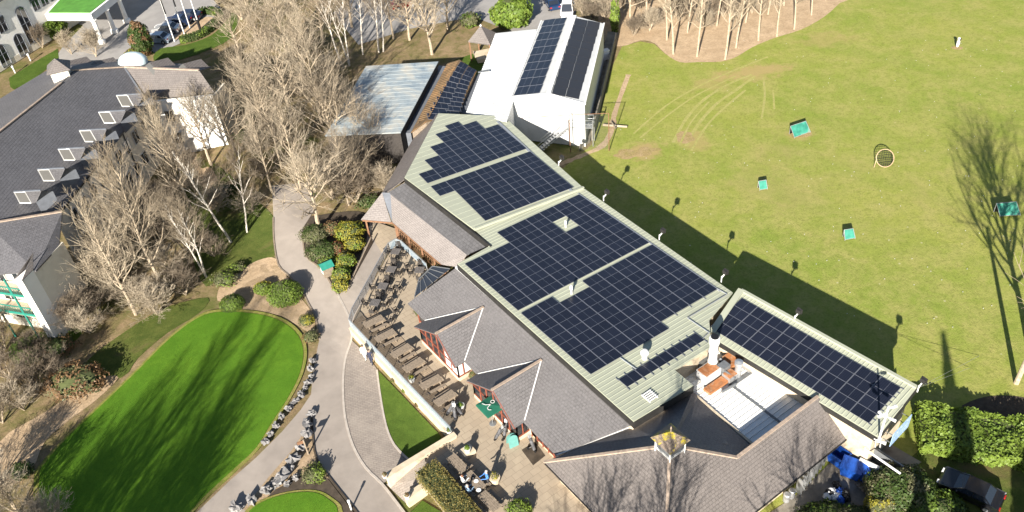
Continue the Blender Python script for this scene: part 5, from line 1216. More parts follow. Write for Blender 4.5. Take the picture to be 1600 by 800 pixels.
# ------------------------------------------------------------------ trees
def mbark(name, c1, c2, sc_=3.0):
    m, t, b = newmat(name); tc = t.nodes.new('ShaderNodeTexCoord'); n = noi(t, tc.outputs['Object'], sc_, 4, .7, .5)
    t.links.new(ramp(t, n, [(.35, c1), (.65, c2)]), b.inputs['Base Color']); b.inputs['Roughness'].default_value = .9; b.inputs['Specular IOR Level'].default_value = .15; return m
M['bark'] = mbark('grey_bark', (.24, .19, .135), (.42, .35, .26)); M['birch'] = mbark('birch_bark', (.28, .24, .2), (.66, .62, .55), 4)
M['twig'] = mbark('twigs_tan', (.175, .14, .1), (.275, .228, .168), .8); M['twigp'] = mbark('twigs_pale', (.235, .193, .14), (.35, .298, .225), .8)
M['twigg'] = mbark('twigs_grey', (.11, .085, .062), (.17, .14, .105), .8); M['ivy'] = M['leafdk']
def bare_tree(seed, H, kind):
    """limbs and twig meshes of one winter tree; returns (trunk mesh builder, crown mesh builder)"""
    rr = random.Random(seed); tr, cr = MB(), MB()
    def seg(a, c, r0, r1):
        if r0 > .035: tr.tube(a, c, r0, r1, 6 if r0 > .1 else 5, False)
        else: cr.tube(a, c, r0, r1, 3, False)
    def limb(p, d, L, r, lev):
        n = 4 if lev < 2 else (3 if lev == 2 else 2); q = p; pts = [p]; dirs = []
        for i in range(n):
            curl = {'spread': .10, 'pole': .16, 'birch': .14, 'lime': .16, 'shrub': .12}[kind]
            d = (d + Vector((rr.gauss(0, .16), rr.gauss(0, .16), rr.gauss(.0, .1) + (curl if lev > 0 else .03)))).normalized()
            q2 = q + d * (L / n); k0, k1 = 1 - i / n * .75, 1 - (i + 1) / n * .75
            seg(q, q2, max(.0085, r * k0), max(.007, r * k1)); q = q2; pts.append(q); dirs.append(d)
        if lev >= 3: return
        nb_ = {0: 0, 1: 8 if kind != 'pole' else 7, 2: 5}[lev]
        if lev == 0: return pts
        for k in range(nb_):
            f = rr.uniform(.22, 1.0); i = min(n - 1, int(f * n)); b0 = pts[i].lerp(pts[i + 1], f * n - i); dd = dirs[i]
            s_ = Vector((rr.gauss(0, 1), rr.gauss(0, 1), rr.gauss(0, .7))); s_ = (s_ - dd * s_.dot(dd)).normalized()
            a = rr.uniform(.4, .85); nd = (dd * math.cos(a) + s_ * math.sin(a)).normalized()
            limb(b0, nd, L * (.58 if lev == 1 else .55) * rr.uniform(.6, 1.15) * (1.25 - .5 * f), max(.012, r * .42), lev + 1)
    base = Vector((0, 0, -.1)); R0 = {'spread': .02, 'pole': .0115, 'birch': .0115, 'lime': .014, 'shrub': .012}[kind] * H
    stems = 1 if kind in ('pole', 'lime') else (2 if kind == 'birch' and rr.random() < .5 else 1)
    if kind == 'shrub': stems = 5
    for s in range(stems):
        d = Vector((rr.gauss(0, .06), rr.gauss(0, .06), 1)) if stems == 1 else Vector((rr.gauss(0, .25 if kind == 'shrub' else .1), rr.gauss(0, .25 if kind == 'shrub' else .1), 1))
        d.normalize(); q = base.copy(); n = 9; pts = [q]; TL = H * {'spread': .62, 'pole': .97, 'birch': .92, 'lime': .93, 'shrub': .55}[kind]
        for i in range(n):
            d = (d + Vector((rr.gauss(0, .05), rr.gauss(0, .05), .05))).normalized(); q2 = q + d * TL / n
            k0, k1 = (1 - i / n) ** .8, (1 - (i + 1) / n) ** .8; tr.tube(q, q2, R0 * max(.12, k0), R0 * max(.1, k1), 7, i == n - 1); q = q2; pts.append(q)
        first = {'spread': .3, 'pole': .22, 'birch': .32, 'lime': .22, 'shrub': .05}[kind]; nl = {'spread': 22, 'pole': 34, 'birch': 22, 'lime': 28, 'shrub': 9}[kind]
        for k in range(nl):
            f = first + (1 - first) * ((k + rr.random()) / nl) ** .9; f = min(.995, f); i = int(f * n); b0 = pts[i].lerp(pts[i + 1], f * n - i)
            ph = k * 2.4 + rr.gauss(0, .4); rel = (f - first) / (1 - first)
            el_ = {'spread': .55, 'pole': .5, 'birch': .75, 'lime': .6, 'shrub': .8}[kind] + .45 * rel + rr.gauss(0, .12)
            nd = Vector((math.cos(ph) * math.cos(el_), math.sin(ph) * math.cos(el_), math.sin(el_)))
            L = H * {'spread': .46, 'pole': .17, 'birch': .3, 'lime': .36, 'shrub': .42}[kind] * (1.05 - .55 * rel) * rr.uniform(.75, 1.15)
            limb(b0, nd, L, R0 * .36 * (1.1 - .6 * rel), 1)
    return tr, cr
PROT = {}
def proto(key, seed, H, kind, bark, twig):
    tr, cr = bare_tree(seed, H, kind); PROT[key] = (mesh_of(tr, 'trunk', M[bark]), mesh_of(cr, 'crown', M[twig]), H)
proto('spread1', 11, 14, 'spread', 'bark', 'twig'); proto('spread2', 12, 14, 'spread', 'bark', 'twigp'); proto('lime1', 13, 15, 'lime', 'bark', 'twigp'); proto('lime2', 14, 15, 'lime', 'bark', 'twig')
proto('birch1', 15, 15, 'birch', 'birch', 'twigg'); proto('birch2', 16, 15, 'birch', 'birch', 'twig'); proto('pole1', 17, 17, 'pole', 'bark', 'twig'); proto('pole2', 18, 17, 'pole', 'bark', 'twigp'); proto('shrub1', 19, 6, 'shrub', 'bark', 'twigp'); proto('shrub2', 20, 6, 'shrub', 'bark', 'twigg')
NTREE = [0]
def tree(u, v, H, key, label, group=None, rz=None, world=None, cat='tree', wide=1.0, lean=(0, 0)):
    p = V(u, v) if world is None else Vector((world[0], world[1], gz(world[0], world[1]))); tm, cm, H0_ = PROT[key]; NTREE[0] += 1; k = H / H0_
    nm = {'b': 'birch_tree', 's': 'bare_tree', 'l': 'bare_tree', 'p': 'slender_tree'}[key[0]]
    if key.startswith('shrub'): nm = 'bare_shrub'; cat = 'shrub'
    e = empty(nm, p, label, cat, group); e.rotation_euler = (lean[0], lean[1], rz if rz is not None else NTREE[0] * 2.399); e.scale = (k * wide, k * wide, k)
    for nm_, me in (('trunk', tm), ('crown', cm)): o = bpy.data.objects.new(nm_, me); COL.objects.link(o); o.parent = e
    return e
LW = 'bare trees between the hotel and the path'
for u, v, H, key, lb, w in [
    (212, 491, 14.5, 'lime1', 'bare pale tree nearest the balcony wing and the grass bank', .85), (258, 457, 17, 'lime2', 'tall bare tree behind the putting green, second from the balcony wing', .85), (322, 432, 12, 'birch2', 'slim leaning bare tree above the bare earth patch', .8),
    (361, 378, 16, 'birch1', 'white trunked birch standing on the grass bank by the path', .8), (386, 362, 13, 'birch1', 'smaller birch right of the white trunked birch', .8), (302, 335, 14, 'lime1', 'bare tree beside the straw path below the white gable', .8),
    (165, 462, 8, 'shrub1', 'bushy bare thicket against the balcony wing wall', 1.3), (120, 485, 6.5, 'shrub1', 'low bare thicket at the foot of the balcony wing', 1.3), (282, 292, 13, 'lime2', 'bare tree in front of the hotel east wall', .8), (330, 258, 13, 'spread2', 'bare tree right of the white hotel gable', .8), (236, 415, 14, 'lime1', 'bare tree in the middle of the hotel wood', .75),
    (195, 405, 10, 'spread2', 'spreading low tree close to the hotel wall', .9), (300, 395, 9, 'shrub2', 'grey bare thicket left of the grass bank', 1.1), (200, 455, 9, 'lime2', 'short bare tree beside the thicket of the balcony wing', .9)]:
    tree(u, v, H, key, lb, LW, wide=w)
MW = 'bare trees between the path and the barns'
for u, v, H, key, lb, w in [
    (500, 362, 13, 'spread2', 'wide spreading bare tree above the island bed', 1.0), (530, 245, 14, 'spread1', 'large bare tree in front of the weathered barn', 1.0), (470, 296, 12.5, 'lime1', 'bare tree at the upper end of the path', .95), (415, 205, 13, 'spread2', 'bare tree right of the hotel north range', 1.0), (440, 262, 12.5, 'lime2', 'bare tree left of the path end', .95),
    (392, 172, 12, 'spread1', 'bare tree close to the end of the hotel roof', .9), (565, 292, 9, 'spread1', 'smaller bare tree beside the west slate roof', .9), (455, 185, 14, 'spread2', 'bare tree in the centre of the middle wood', 1.0), (503, 195, 15, 'lime1', 'tall pale bare tree left of the weathered barn', 1.0), (590, 248, 8, 'spread1', 'low dark bare tree leaning over the weathered barn corner', 1.0),
    (545, 320, 10, 'lime2', 'bare tree between the path and the clubhouse hip roof', .9), (370, 240, 11, 'spread2', 'bare tree at the edge of the hotel shade', .9)]:
    tree(u, v, H, key, lb, MW, wide=w)
TW = 'bare trees round the upper car park'
for u, v, H, key, lb, w in [
    (534, 101, 15, 'birch1', 'white birch left of the weathered barn by the car park', .8), (546, 102, 14, 'birch2', 'second birch by the weathered barn', .8), (567, 85, 14, 'birch1', 'birch behind the weathered barn roof', .75), (592, 81, 15, 'birch2', 'left of the twin birches above the barn', .75), (599, 80, 14, 'birch1', 'right of the twin birches above the barn', .75),
    (675, 84, 12.5, 'spread2', 'spreading bare tree left of the gazebo', 1.0), (640, 62, 12, 'spread1', 'bare tree by the car park kerb', .9), (615, 60, 12, 'lime2', 'bare tree behind the twin birches', .9), (450, 92, 13, 'spread2', 'bare tree near the flagpole island', 1.0), (420, 118, 12, 'spread1', 'bare tree behind the hotel end roof', .95),
    (402, 62, 12, 'lime1', 'bare tree right of the curved hedge', .9), (505, 66, 12, 'spread2', 'bare tree at the top of the middle wood', .95), (470, 42, 12, 'spread1', 'bare tree by the top edge left of centre', .95), (430, 32, 11, 'lime2', 'bare tree at the top edge near the hotel drive', .9), (550, 42, 12, 'spread1', 'bare tree at the top edge by the car park', .9), (375, 82, 9, 'spread2', 'small bare tree beside the island lawn', .9),
    (700, 45, 11, 'spread1', 'bare tree behind the gazebo', .9), (378, 30, 10, 'shrub1', 'bare thicket at the end of the curved hedge', 1.3), (655, 32, 11, 'spread2', 'bare tree with long limbs across the car park', .9), (150, 88, 6, 'shrub1', 'pale bare shrub beside the entrance canopy drive', 1.2), (112, 84, 5, 'shrub1', 'bare shrub behind the hotel north roof', 1.1), (66, 74, 5, 'shrub2', 'bare shrub in front of the arched window', 1.2)]:
    tree(u, v, H, key, lb, TW, wide=w)
RWd = 'slender trees of the straw floored wood'
for i, (u, v, H, key) in enumerate([(1042, 62, 16, 'pole1'), (1052, 84, 17, 'pole2'), (1089, 88, 17, 'pole1'), (1133, 92, 18, 'pole2'), (1150, 74, 16, 'pole1'), (1074, 51, 15, 'pole2'), (1185, 63, 16, 'pole1'), (1214, 56, 16, 'pole2'), (1241, 45, 15, 'pole1'), (1268, 23, 14, 'pole2'),
        (1010, 30, 14, 'lime2'), (985, 40, 13, 'lime1'), (1120, 40, 15, 'pole1'), (1165, 35, 15, 'pole2'), (1100, 20, 15, 'lime2'), (1200, 22, 14, 'pole1'), (1045, 15, 14, 'lime1'), (1225, 8, 14, 'pole2'), (1145, 5, 14, 'lime2'), (965, 48, 13, 'pole1'), (930, 15, 11, 'spread1'), (950, 20, 12, 'lime2'), (975, 12, 12, 'spread2'), (1290, 0, 13, 'pole1'), (1180, -8, 13, 'lime1'), (1030, -12, 13, 'spread1'), (1075, -15, 13, 'lime2')]):
    order = ['first', 'second', 'third', 'fourth', 'fifth', 'sixth', 'seventh', 'eighth', 'ninth', 'tenth']
    lb = ('slender tree along the wood edge, %s counted from the shed' % order[[0, 2, 3, 4, 5, 1, 6, 7, 8, 9][i]]) if i < 10 else ['bare tree just behind the shed corner of the wood', 'pale bare tree at the shed end of the wood', 'slender tree in the second row behind the tallest edge trunk', 'slender tree in the second row behind the edge bend', 'bushy bare tree deep in the straw floored wood', 'slender tree behind the right part of the wood edge', 'bushy tree in the back row near the shed', 'slender tree in the back row at the right', 'bushy tree in the middle of the back row', 'ivy clad trunk right behind the metal shed', 'spreading tree behind the metal shed ridge', 'bare tree behind the metal shed corner', 'spreading tree left of the straw floored wood', 'rightmost slender tree at the top of the wood', 'pale bushy tree cut by the top edge', 'spreading tree cut by the top edge near the shed', 'bushy tree cut by the top edge near the wood middle'][i - 10]
    tree(u, v, H, key, lb, RWd, wide=.8 if key[0] == 'p' else .9)
bush('ivy_column', 961, 49, .7, .7, 5.2, [M['leaflime'], M['leafdk']], 'bright ivy growing up the trunk behind the metal shed', 'ivy', nl=700, s=.28, seed=90)
SW = 'bare shrubs of the lower left thicket'
for i, (u, v, H, key, w) in enumerate([(15, 590, 6, 'shrub2', 1.3), (58, 612, 5.5, 'shrub2', 1.3), (8, 545, 6, 'shrub2', 1.2), (38, 640, 5, 'shrub1', 1.2), (92, 590, 4.5, 'shrub2', 1.2), (28, 800, 6, 'shrub1', 1.3), (85, 822, 5, 'shrub1', 1.3), (4, 660, 5, 'shrub2', 1.2), (140, 520, 4.5, 'shrub1', 1.3), (-10, 760, 6, 'shrub1', 1.3), (60, 560, 4.5, 'shrub2', 1.3)]):
    tree(u, v, H, key, ['grey bare shrub at the left edge of the thicket', 'grey bare shrub in the middle of the thicket', 'bare shrub just below the balconies', 'pale bare shrub above the bare strip', 'bare shrub touching the rust brown shrub', 'pale bare shrub in the lower left corner', 'pale bare shrub at the lower edge beside the green', 'bare shrub at the left edge above the bare strip', 'pale bare shrub by the white pier foot', 'bare shrub half cut by the left edge', 'bare shrub on the small lawn below the hotel'][i], SW, wide=w)
# trees standing just outside the picture, known from their shadows
OF = 'trees outside the frame that shade the greens and roofs'
rr = random.Random(5)
sx_, sy_ = math.cos(SUN_AZ) / math.sin(SUN_AZ), 1.0
for i, (u, v, y0, H) in enumerate([(425, 520, 24, 21), (395, 545, 19, 22), (360, 540, 25, 20), (330, 530, 20, 22), (300, 600, 24, 19), (270, 590, 17, 21), (235, 620, 23, 18), (200, 660, 18, 18), (165, 650, 24, 15), (370, 640, 27, 16), (320, 690, 29, 15), (250, 720, 27, 14), (140, 740, 28, 12), (395, 600, 21, 19)]):
    c = V(u, v); tree(0, 0, H, ('lime1', 'spread1', 'lime2', 'spread2')[i % 4], 'bare tree below the frame whose shadow streaks the large putting green', OF, world=(c.x - (c.y - y0) * sx_, y0), wide=.62)
for i, (x, y, h) in enumerate([(-1, 21, 18), (4, 20, 19), (15, 21, 17)]): tree(0, 0, h, ('spread1', 'lime1', 'spread2')[i], 'bare tree below the frame whose shadow falls on the pavilion roof', OF, world=(x, y), wide=.8)
p = V(1600, 604); tree(0, 0, 23, 'spread1', 'tall bare tree at the right edge whose shadow spreads over the range', OF, world=(p.x + 1.0, p.y - .6), wide=.8)
tree(0, 0, 20, 'lime2', 'second tall bare tree off the right edge shading the range', OF, world=(p.x + 8, p.y - 3), wide=.8)
p = V(1588, 598); mb = MB(); mb.tube((p.x, p.y, -.1), (p.x + .15, p.y, 9.8), .22, .15, 9); solo('timber_pole', mb, M['bark'], 'plain timber pole at the right edge casting a long straight shadow', 'pole')
def conifer(x, y, H, r, label, seed):
    rr = random.Random(seed); e = empty('conifer_tree', (x, y, 0), label, 'tree', 'dark conifers below the right corner'); mb = MB(); mb.tube((x, y, 0), (x, y, H * .97), .2, .04, 7); part(e, 'trunk', mb, M['bark']); mb = MB()
    for i in range(3800):
        f = rr.random() ** .8; rad = r * (1 - f) * (.55 + .45 * rr.random()) + .1; a = rr.uniform(0, 6.283); q = Vector((x + rad * math.cos(a), y + rad * math.sin(a), .4 + f * (H - .4)))
        leaf_quad(mb, q, Vector((math.cos(a) + rr.gauss(0, .4), math.sin(a) + rr.gauss(0, .4), .5 + rr.gauss(0, .4))).normalized(), .38, rr)
    part(e, 'crown', mb, M['leafdk'])
ctips = []
for u, v, H, r_ in ((1474, 520, 20, 2.6),):
    c = V(u, v); L_ = H / math.tan(SUN_EL); ctips.append((c.x - math.cos(SUN_AZ) * L_, c.y - math.sin(SUN_AZ) * L_, H, r_))
for i, (x, y, H, r_) in enumerate(ctips + [(18, 20, 11.5, 3.0), (22, 19.5, 12, 3.0), (26, 19, 12.5, 3.2), (34, 18.5, 12.5, 3.2), (38.5, 19, 12, 3.0), (24, 16, 13.5, 2.8), (31, 21, 11, 3)]):
    conifer(x, y, H, r_, 'dark conifer below the lower right corner shading the lawn and yard', 100 + i)
# ivy / bramble undergrowth in the woods
for i, (u, v, rx, ry) in enumerate([(400, 190, 2.5, 1.6), (430, 150, 2.2, 1.5), (385, 215, 2, 1.5), (610, 330, .6, .6), (350, 300, 2, 1.4), (580, 320, 1.8, 1.2), (500, 130, 2.5, 1.6)]):
    bush('undergrowth', u, v, rx, ry, 1.0, [M['leafdk'], M['leafgrey']] if i % 2 else [M['leafgrey'], M['leafdk']], 'dark bramble undergrowth ' + ['right of the hotel end', 'behind the hotel end roof', 'on the slope below the hotel end', 'at the left verge of the path end', 'on the grass bank top', 'beside the clubhouse hip roof', 'below the birches of the car park'][i], 'undergrowth', nl=420, s=.24, seed=130 + i, rough=.6)
for i, (u, v, H) in enumerate([(925, 38, 4.5), (945, 30, 5), (990, 55, 4), (1015, 48, 4.5), (1060, 30, 5), (1100, 45, 4), (1000, 15, 5), (910, 22, 4), (1130, 25, 4.5), (1175, 20, 4)]):
    tree(u, v, H, 'shrub1' if i % 2 else 'shrub2', 'bare understorey thicket in the straw wood, ' + ['right behind the shed', 'behind the shed corner', 'at the shed end of the wood edge', 'second along the wood edge', 'between the slender trunks', 'behind the middle trunks', 'near the top edge by the shed', 'left of the shed corner', 'in the back row of the wood', 'at the right part of the back row'][i], 'thickets of the straw wood', wide=1.4)
sr = random.Random(31)
HW = [(120, 455), (150, 440), (185, 470), (150, 500), (230, 470), (270, 430), (290, 460), (250, 360), (215, 380), (270, 340), (310, 300), (340, 330), (300, 270), (225, 330), (180, 430), (335, 400), (245, 490), (395, 330), (110, 510)]
for i, (u, v) in enumerate(HW):
    tree(u, v, sr.uniform(3.5, 6), 'shrub1' if i % 3 else 'shrub2', 'low pale scrub under the bare trees of the hotel wood', 'scrub under the hotel wood', wide=sr.uniform(1.3, 1.8))
MS = [(400, 240), (430, 215), (455, 240), (480, 270), (510, 285), (545, 270), (520, 310), (555, 315), (440, 160), (470, 150), (500, 160), (530, 160), (550, 190), (410, 280), (575, 285), (520, 130), (425, 80), (480, 90), (600, 300), (585, 265), (380, 200), (540, 225)]
for i, (u, v) in enumerate(MS):
    tree(u, v, sr.uniform(3.5, 6), 'shrub2' if i % 3 else 'shrub1', 'low tan scrub under the bare trees of the middle wood', 'scrub under the middle wood', wide=sr.uniform(1.3, 1.8))
tree(575, 240, 9, 'spread1', 'twiggy dark tree over the lower corner of the weathered barn', MW, wide=1.0)
tree(548, 222, 10.5, 'spread2', 'twiggy tree at the left corner of the weathered barn', MW, wide=1.0)
tree(425, 300, 11, 'lime1', 'bare tree leaning over the grey path', MW, wide=.85)
tree(480, 125, 12, 'spread1', 'brown bare tree above the middle wood', MW, wide=1.0)
# ------------------------------------------------------------------ terrace furniture
def place(proto_, p, rz, label, first):
    o = proto_ if first else copy_tree(proto_); o.location = p; o.rotation_euler = (0, 0, rz); o['label'] = label; return o
def mk_chair():
    e = empty('terrace_chair', (0, 0, 0), 'x', 'chair', 'slatted chairs on the terrace')
    mb = MB()
    for k in range(5): mb.box((-.2 + k * .1, 0, .45), (.08, .48, .035))
    lpart(e, 'seat', mb, M['darktimber']); mb = MB()
    for k in range(5): mb.box((-.27 - .02 * k, 0, .55 + k * .1), (.03, .48, .07))
    for s in (-1, 1): mb.bar((-.24, s * .22, .45), (-.36, s * .22, 1.0), .05)
    lpart(e, 'backrest', mb, M['darktimber'])
    for a in (-1, 1):
        for c in (-1, 1): mb = MB(); mb.bar((a * .22, c * .22, 0), (a * .2, c * .22, .45), .05); lpart(e, 'leg', mb, M['darktimber'])
    for s in (-1, 1): mb = MB(); mb.bar((-.28, s * .26, .66), (.22, s * .26, .66), .06, .03); mb.bar((.2, s * .26, .44), (.2, s * .26, .66), .04); lpart(e, 'armrest', mb, M['darktimber'])
    return e
def mk_table(w=.95):
    e = empty('terrace_table', (0, 0, 0), 'x', 'table', 'square tables on the terrace'); mb = MB()
    for k in range(6): mb.box((0, -w / 2 + w / 12 + k * w / 6, .74), (w, w / 6 - .015, .035))
    lpart(e, 'tabletop', mb, M['greytable']); mb = MB(); mb.box((0, 0, .68), (w * .86, w * .86, .06)); lpart(e, 'apron', mb, M['darktimber'])
    for a in (-1, 1):
        for c in (-1, 1): mb = MB(); mb.bar((a * w * .4, c * w * .4, 0), (a * w * .4, c * w * .4, .7), .06); lpart(e, 'leg', mb, M['darktimber'])
    return e
def mk_picnic():
    e = empty('picnic_table', (0, 0, 0), 'x', 'picnic table', 'picnic tables')
    for k in range(5): mb = MB(); mb.box((0, -.34 + k * .17, .78), (2.0, .155, .045)); lpart(e, 'top_board', mb, M['oldtimber'])
    for s in (-1, 1):
        for k in (0, 1): mb = MB(); mb.box((0, s * (.68 + k * .16), .46), (2.0, .145, .045)); lpart(e, 'bench_board', mb, M['oldtimber'])
    for a in (-.7, .7):
        mb = MB()
        for s in (-1, 1): mb.bar((a, s * .72, 0), (a, s * .25, .76), .09, .05)
        mb.bar((a, -.85, .41), (a, .85, .41), .05, .09); mb.bar((a, -.4, .73), (a, .4, .73), .05, .08); lpart(e, 'leg_frame', mb, M['oldtimber'])
    return e
M['greytable'] = mpl('grey_tabletop', (.12, .11, .105), .7, .25, 5)
ch, tb, pc = mk_chair(), mk_table(), mk_picnic(); fc = ft = fp_ = True
ords = ['first', 'second', 'third', 'fourth', 'fifth', 'sixth', 'seventh']
wr_ = math.atan2(-math.sin(R(108)), math.cos(R(108)))
for i, (u, v, skip) in enumerate([(620, 401, ()), (613, 429, ()), (600, 455, ()), (588, 481, ()), (657, 430, (3,))]):
    p = V(u, v, TZ); wh = ords[i] + ' square table from the top of the terrace' if i < 4 else 'square table tucked beside the glass canopy'; ang = R(72) + (.15 if i == 4 else 0)
    place(tb, p, ang, 'dark square slatted table, ' + wh, ft); ft = False
    for k in range(4):
        if k in skip: continue
        a = ang + k * math.pi / 2 + random.uniform(-.15, .15); q = p + Vector((math.cos(a), math.sin(a), 0)) * (.85 + random.uniform(0, .18))
        place(ch, q, a + math.pi + random.uniform(-.25, .25), 'dark chair on the %s side of the %s' % (['path', 'upper', 'building', 'lower'][(k + 1) % 4], (ords[i] + ' square terrace table') if i < 4 else 'table by the glass canopy'), fc); fc = False
for i, (u, v, a) in enumerate([(638, 420, .5), (660, 414, .9), (626, 455, .7), (612, 474, .4), (620, 490, .6), (612, 505, 2.6)]):
    place(ch, V(u, v, TZ), a, 'loose dark chair standing in the open terrace, %s from the top' % ords[i], False)
for i, (u, v) in enumerate([(586, 511), (604, 533), (629, 557), (648, 579), (675, 606), (697, 631)]):
    place(pc, V(u, v, TZ + .05), RZ + random.uniform(-.06, .06), 'grey picnic table in the deck row, %s from the path corner' % ords[i], fp_); fp_ = False
for i, (u, v) in enumerate([(717, 733), (743, 760), (766, 792)]):
    place(pc, V(u, v, TZ), RZ + math.pi / 2 + .05, ['empty picnic table beside the clipped hedge', 'picnic table with people seated round it in the court', 'empty picnic table at the lower edge of the court'][i], False)
# parasol
p = V(767, 655, TZ); ps = empty('parasol', p, 'green square parasol with white emblem in front of the second bay', 'parasol'); c = V(766, 634, TZ + 2.35)
mb = MB(); mb.tube((c.x, c.y, TZ), (c.x, c.y, c.z + .25), .035, .03, 8); part(ps, 'pole', mb, M['steel']); mb = MB(); mb.lathe([(.3, 0), (.3, .08), (.06, .12), (.05, .4)], (c.x, c.y, TZ), 12); part(ps, 'base', mb, M['greysteel'])
M['parasol'] = mpl('parasol_cloth', (.01, .1, .062), .75, .12, 2); ap = c + Vector((0, 0, .16)); hw = .88; cs = [c + (FX * a + FY * b_) * hw for a, b_ in ((-1, -1), (1, -1), (1, 1), (-1, 1))]
mb = MB()
for k in range(4): mb.face([cs[k], cs[(k + 1) % 4], ap]); mb.face([cs[k], cs[k] - Vector((0, 0, .16)), cs[(k + 1) % 4] - Vector((0, 0, .16)), cs[(k + 1) % 4]])
cn = part(ps, 'canopy', mb, M['parasol']); mb = MB(); f = lambda x, y: c - FX * (.02) + FX * x + FY * y + Vector((0, 0, .19))
ring = [f(.35 + .16 * math.cos(a), -.1 + .16 * math.sin(a)) for a in [2 * math.pi * k / 14 for k in range(15)]]
for a, b_ in zip(ring, ring[1:]): mb.bar(a, b_, .055, .01)
sw = [f(-.45, -.5), f(-.3, -.2), f(.05, .05), f(-.2, .1), f(-.4, .2), f(-.42, .4), f(-.25, .55)]
for a, b_ in zip(sw, sw[1:]): mb.bar(a, b_, .06, .01)
part(cn, 'emblem', mb, M['whiteclean'])
# pots and planters
def pot(u, v, z, r, h, mat, label, plant=('leaf', 'leaflime'), seed=1, ph=.35):
    p = VA(u, v, z); e = empty('planter', p, label, 'planter'); mb = MB(); mb.lathe([(r * .75, 0), (r, h * .85), (r * 1.1, h * .88), (r * 1.1, h), (r * .85, h)], p, 14); part(e, 'pot', mb, M[mat])
    rr = random.Random(seed); mb = MB()
    for i in range(160):
        d = Vector((rr.gauss(0, 1), rr.gauss(0, 1), abs(rr.gauss(0, 1)))).normalized(); leaf_quad(mb, p + Vector((0, 0, h)) + Vector((d.x * r, d.y * r, d.z * ph)) * rr.uniform(.4, 1), (d + Vector((0, 0, .3))).normalized(), .12, rr, i % 2)
    part(e, 'plant', mb, [M[x] for x in plant])
pot(602, 746, TZ + .35, .22, .35, 'white', 'small white pot on the end of the longer ramp wall', ('leafgrey', 'leafbrown'), 1); pot(637, 778, TZ, .22, .35, 'white', 'small white pot on the stub ramp wall', ('leafgrey', 'leafbrown'), 2)
pot(731, 706, TZ + .4, .27, .5, 'white', 'white pot with green plant on a cream plinth in the court', ('leaf', 'leaflime'), 3); p = V(731, 708, TZ); mb = MB(); mb.box((p.x, p.y, TZ + .2), (1.1, .9, .4), RZ); solo('plinth', mb, M['cream'], 'cream block plinth under the white pot in the court', 'plinth')
pot(774, 754, TZ, .42, .75, 'cream', 'large stone planter with grasses beside the person in blue', ('leafgrey', 'leafyl'), 4, .6); pot(720, 640, TZ, .36, .6, 'white', 'square pale planter at the end of the deck row', ('leaflime', 'leaf'), 5); pot(644, 596, TZ, .3, .5, 'whiteclean', 'white tub with yellow flowers between the deck tables', ('leafyl', 'leaflime'), 6); pot(702, 676, TZ + .1, .25, .3, 'whiteclean', 'white bowl at the corner of the glass rail', ('leafgrey', 'leaf'), 7); pot(660, 484, TZ, .25, .45, 'white', 'white pot beside the first bay corner', ('leafbrown', 'leafgrey'), 8)
# teal rounded board
p = V(801, 694, TZ); mb = MB(); ab = empty('menu_board', p, 'teal rounded menu board by the second bay corner', 'board')
for s in (-1, 1):
    mb = MB(); pts = [(-.42, 0), (.42, 0)] + [(.42 * math.cos(a), .85 + .42 * math.sin(a)) for a in [math.pi * k / 8 for k in range(9)]]
    yv = Vector((math.cos(.4), math.sin(.4), 0)); nv = Vector((-yv.y, yv.x, 0)); q = [p + yv * x + nv * (s * (.3 - .2 * z / 1.27)) + Vector((0, 0, z)) for x, z in pts]
    mb.face(q); mb.face([x + nv * .03 * s for x in q][::-1]); part(ab, 'panel', mb, mpl('teal_board', (.1, .26, .24), .6, .1, 3) if s < 0 else bpy.data.materials['teal_board'])
# golf trolleys
def mk_trolley():
    e = empty('golf_trolley', (0, 0, 0), 'x', 'golf trolley', 'golf trolleys parked by the clubhouse')
    for x, y in ((-.3, 0), (.25, -.35), (.25, .35)):
        mb = MB(); mb.tube((x, y - .03, .15), (x, y + .03, .15), .15, .15, 12); lpart(e, 'wheel', mb, M['black'])
    mb = MB(); mb.bar((-.3, 0, .15), (.2, 0, .5), .05); mb.bar((.25, -.35, .15), (.25, .35, .15), .04); mb.bar((.0, 0, .4), (.6, 0, 1.05), .04); mb.bar((.6, -.15, 1.05), (.6, .15, 1.05), .04); lpart(e, 'frame', mb, M['steel'])
    mb = MB(); mb.tube((-.25, 0, .3), (.35, 0, 1.15), .14, .16, 10); lpart(e, 'bag', mb, M['bagmat']); mb = MB()
    for k in range(6): a = k * 1.05; mb.tube((.33, .08 * math.cos(a), 1.1 + .05 * math.sin(a)), (.55, .12 * math.cos(a), 1.42 + .08 * math.sin(a)), .02, .045, 6)
    lpart(e, 'club', mb, M['steel']); e.children[-1]['kind'] = 'stuff'; return e
M['bagmat'] = mpl('golf_bag', (.06, .06, .065), .6, .9, 3)
tr_ = mk_trolley()
for i, (u, v, a, lb) in enumerate([(779, 686, .4, 'golf trolley lying furthest out in front of the parasol bay'), (790, 680, 1.2, 'golf trolley behind the teal board'), (833, 703, 2.0, 'golf trolley on the dark mat by the door'), (704, 648, .2, 'white golf trolley by the lower glass rail'), (712, 655, 1.6, 'second golf trolley by the lower glass rail'), (718, 648, 2.7, 'dark golf trolley beside the square pale planter')]):
    place(tr_, V(u, v, TZ), a, lb, i == 0)
p = [V(u, v, TZ + .015) for u, v in [(815, 703), (833, 727), (852, 712), (836, 690)]]; mb = MB(); mb.prism([tuple(q[:2]) for q in p], TZ + .002, TZ + .02); solo('door_mat', mb, M['soil'], 'large dark mat in front of the recessed clubhouse door', 'mat')

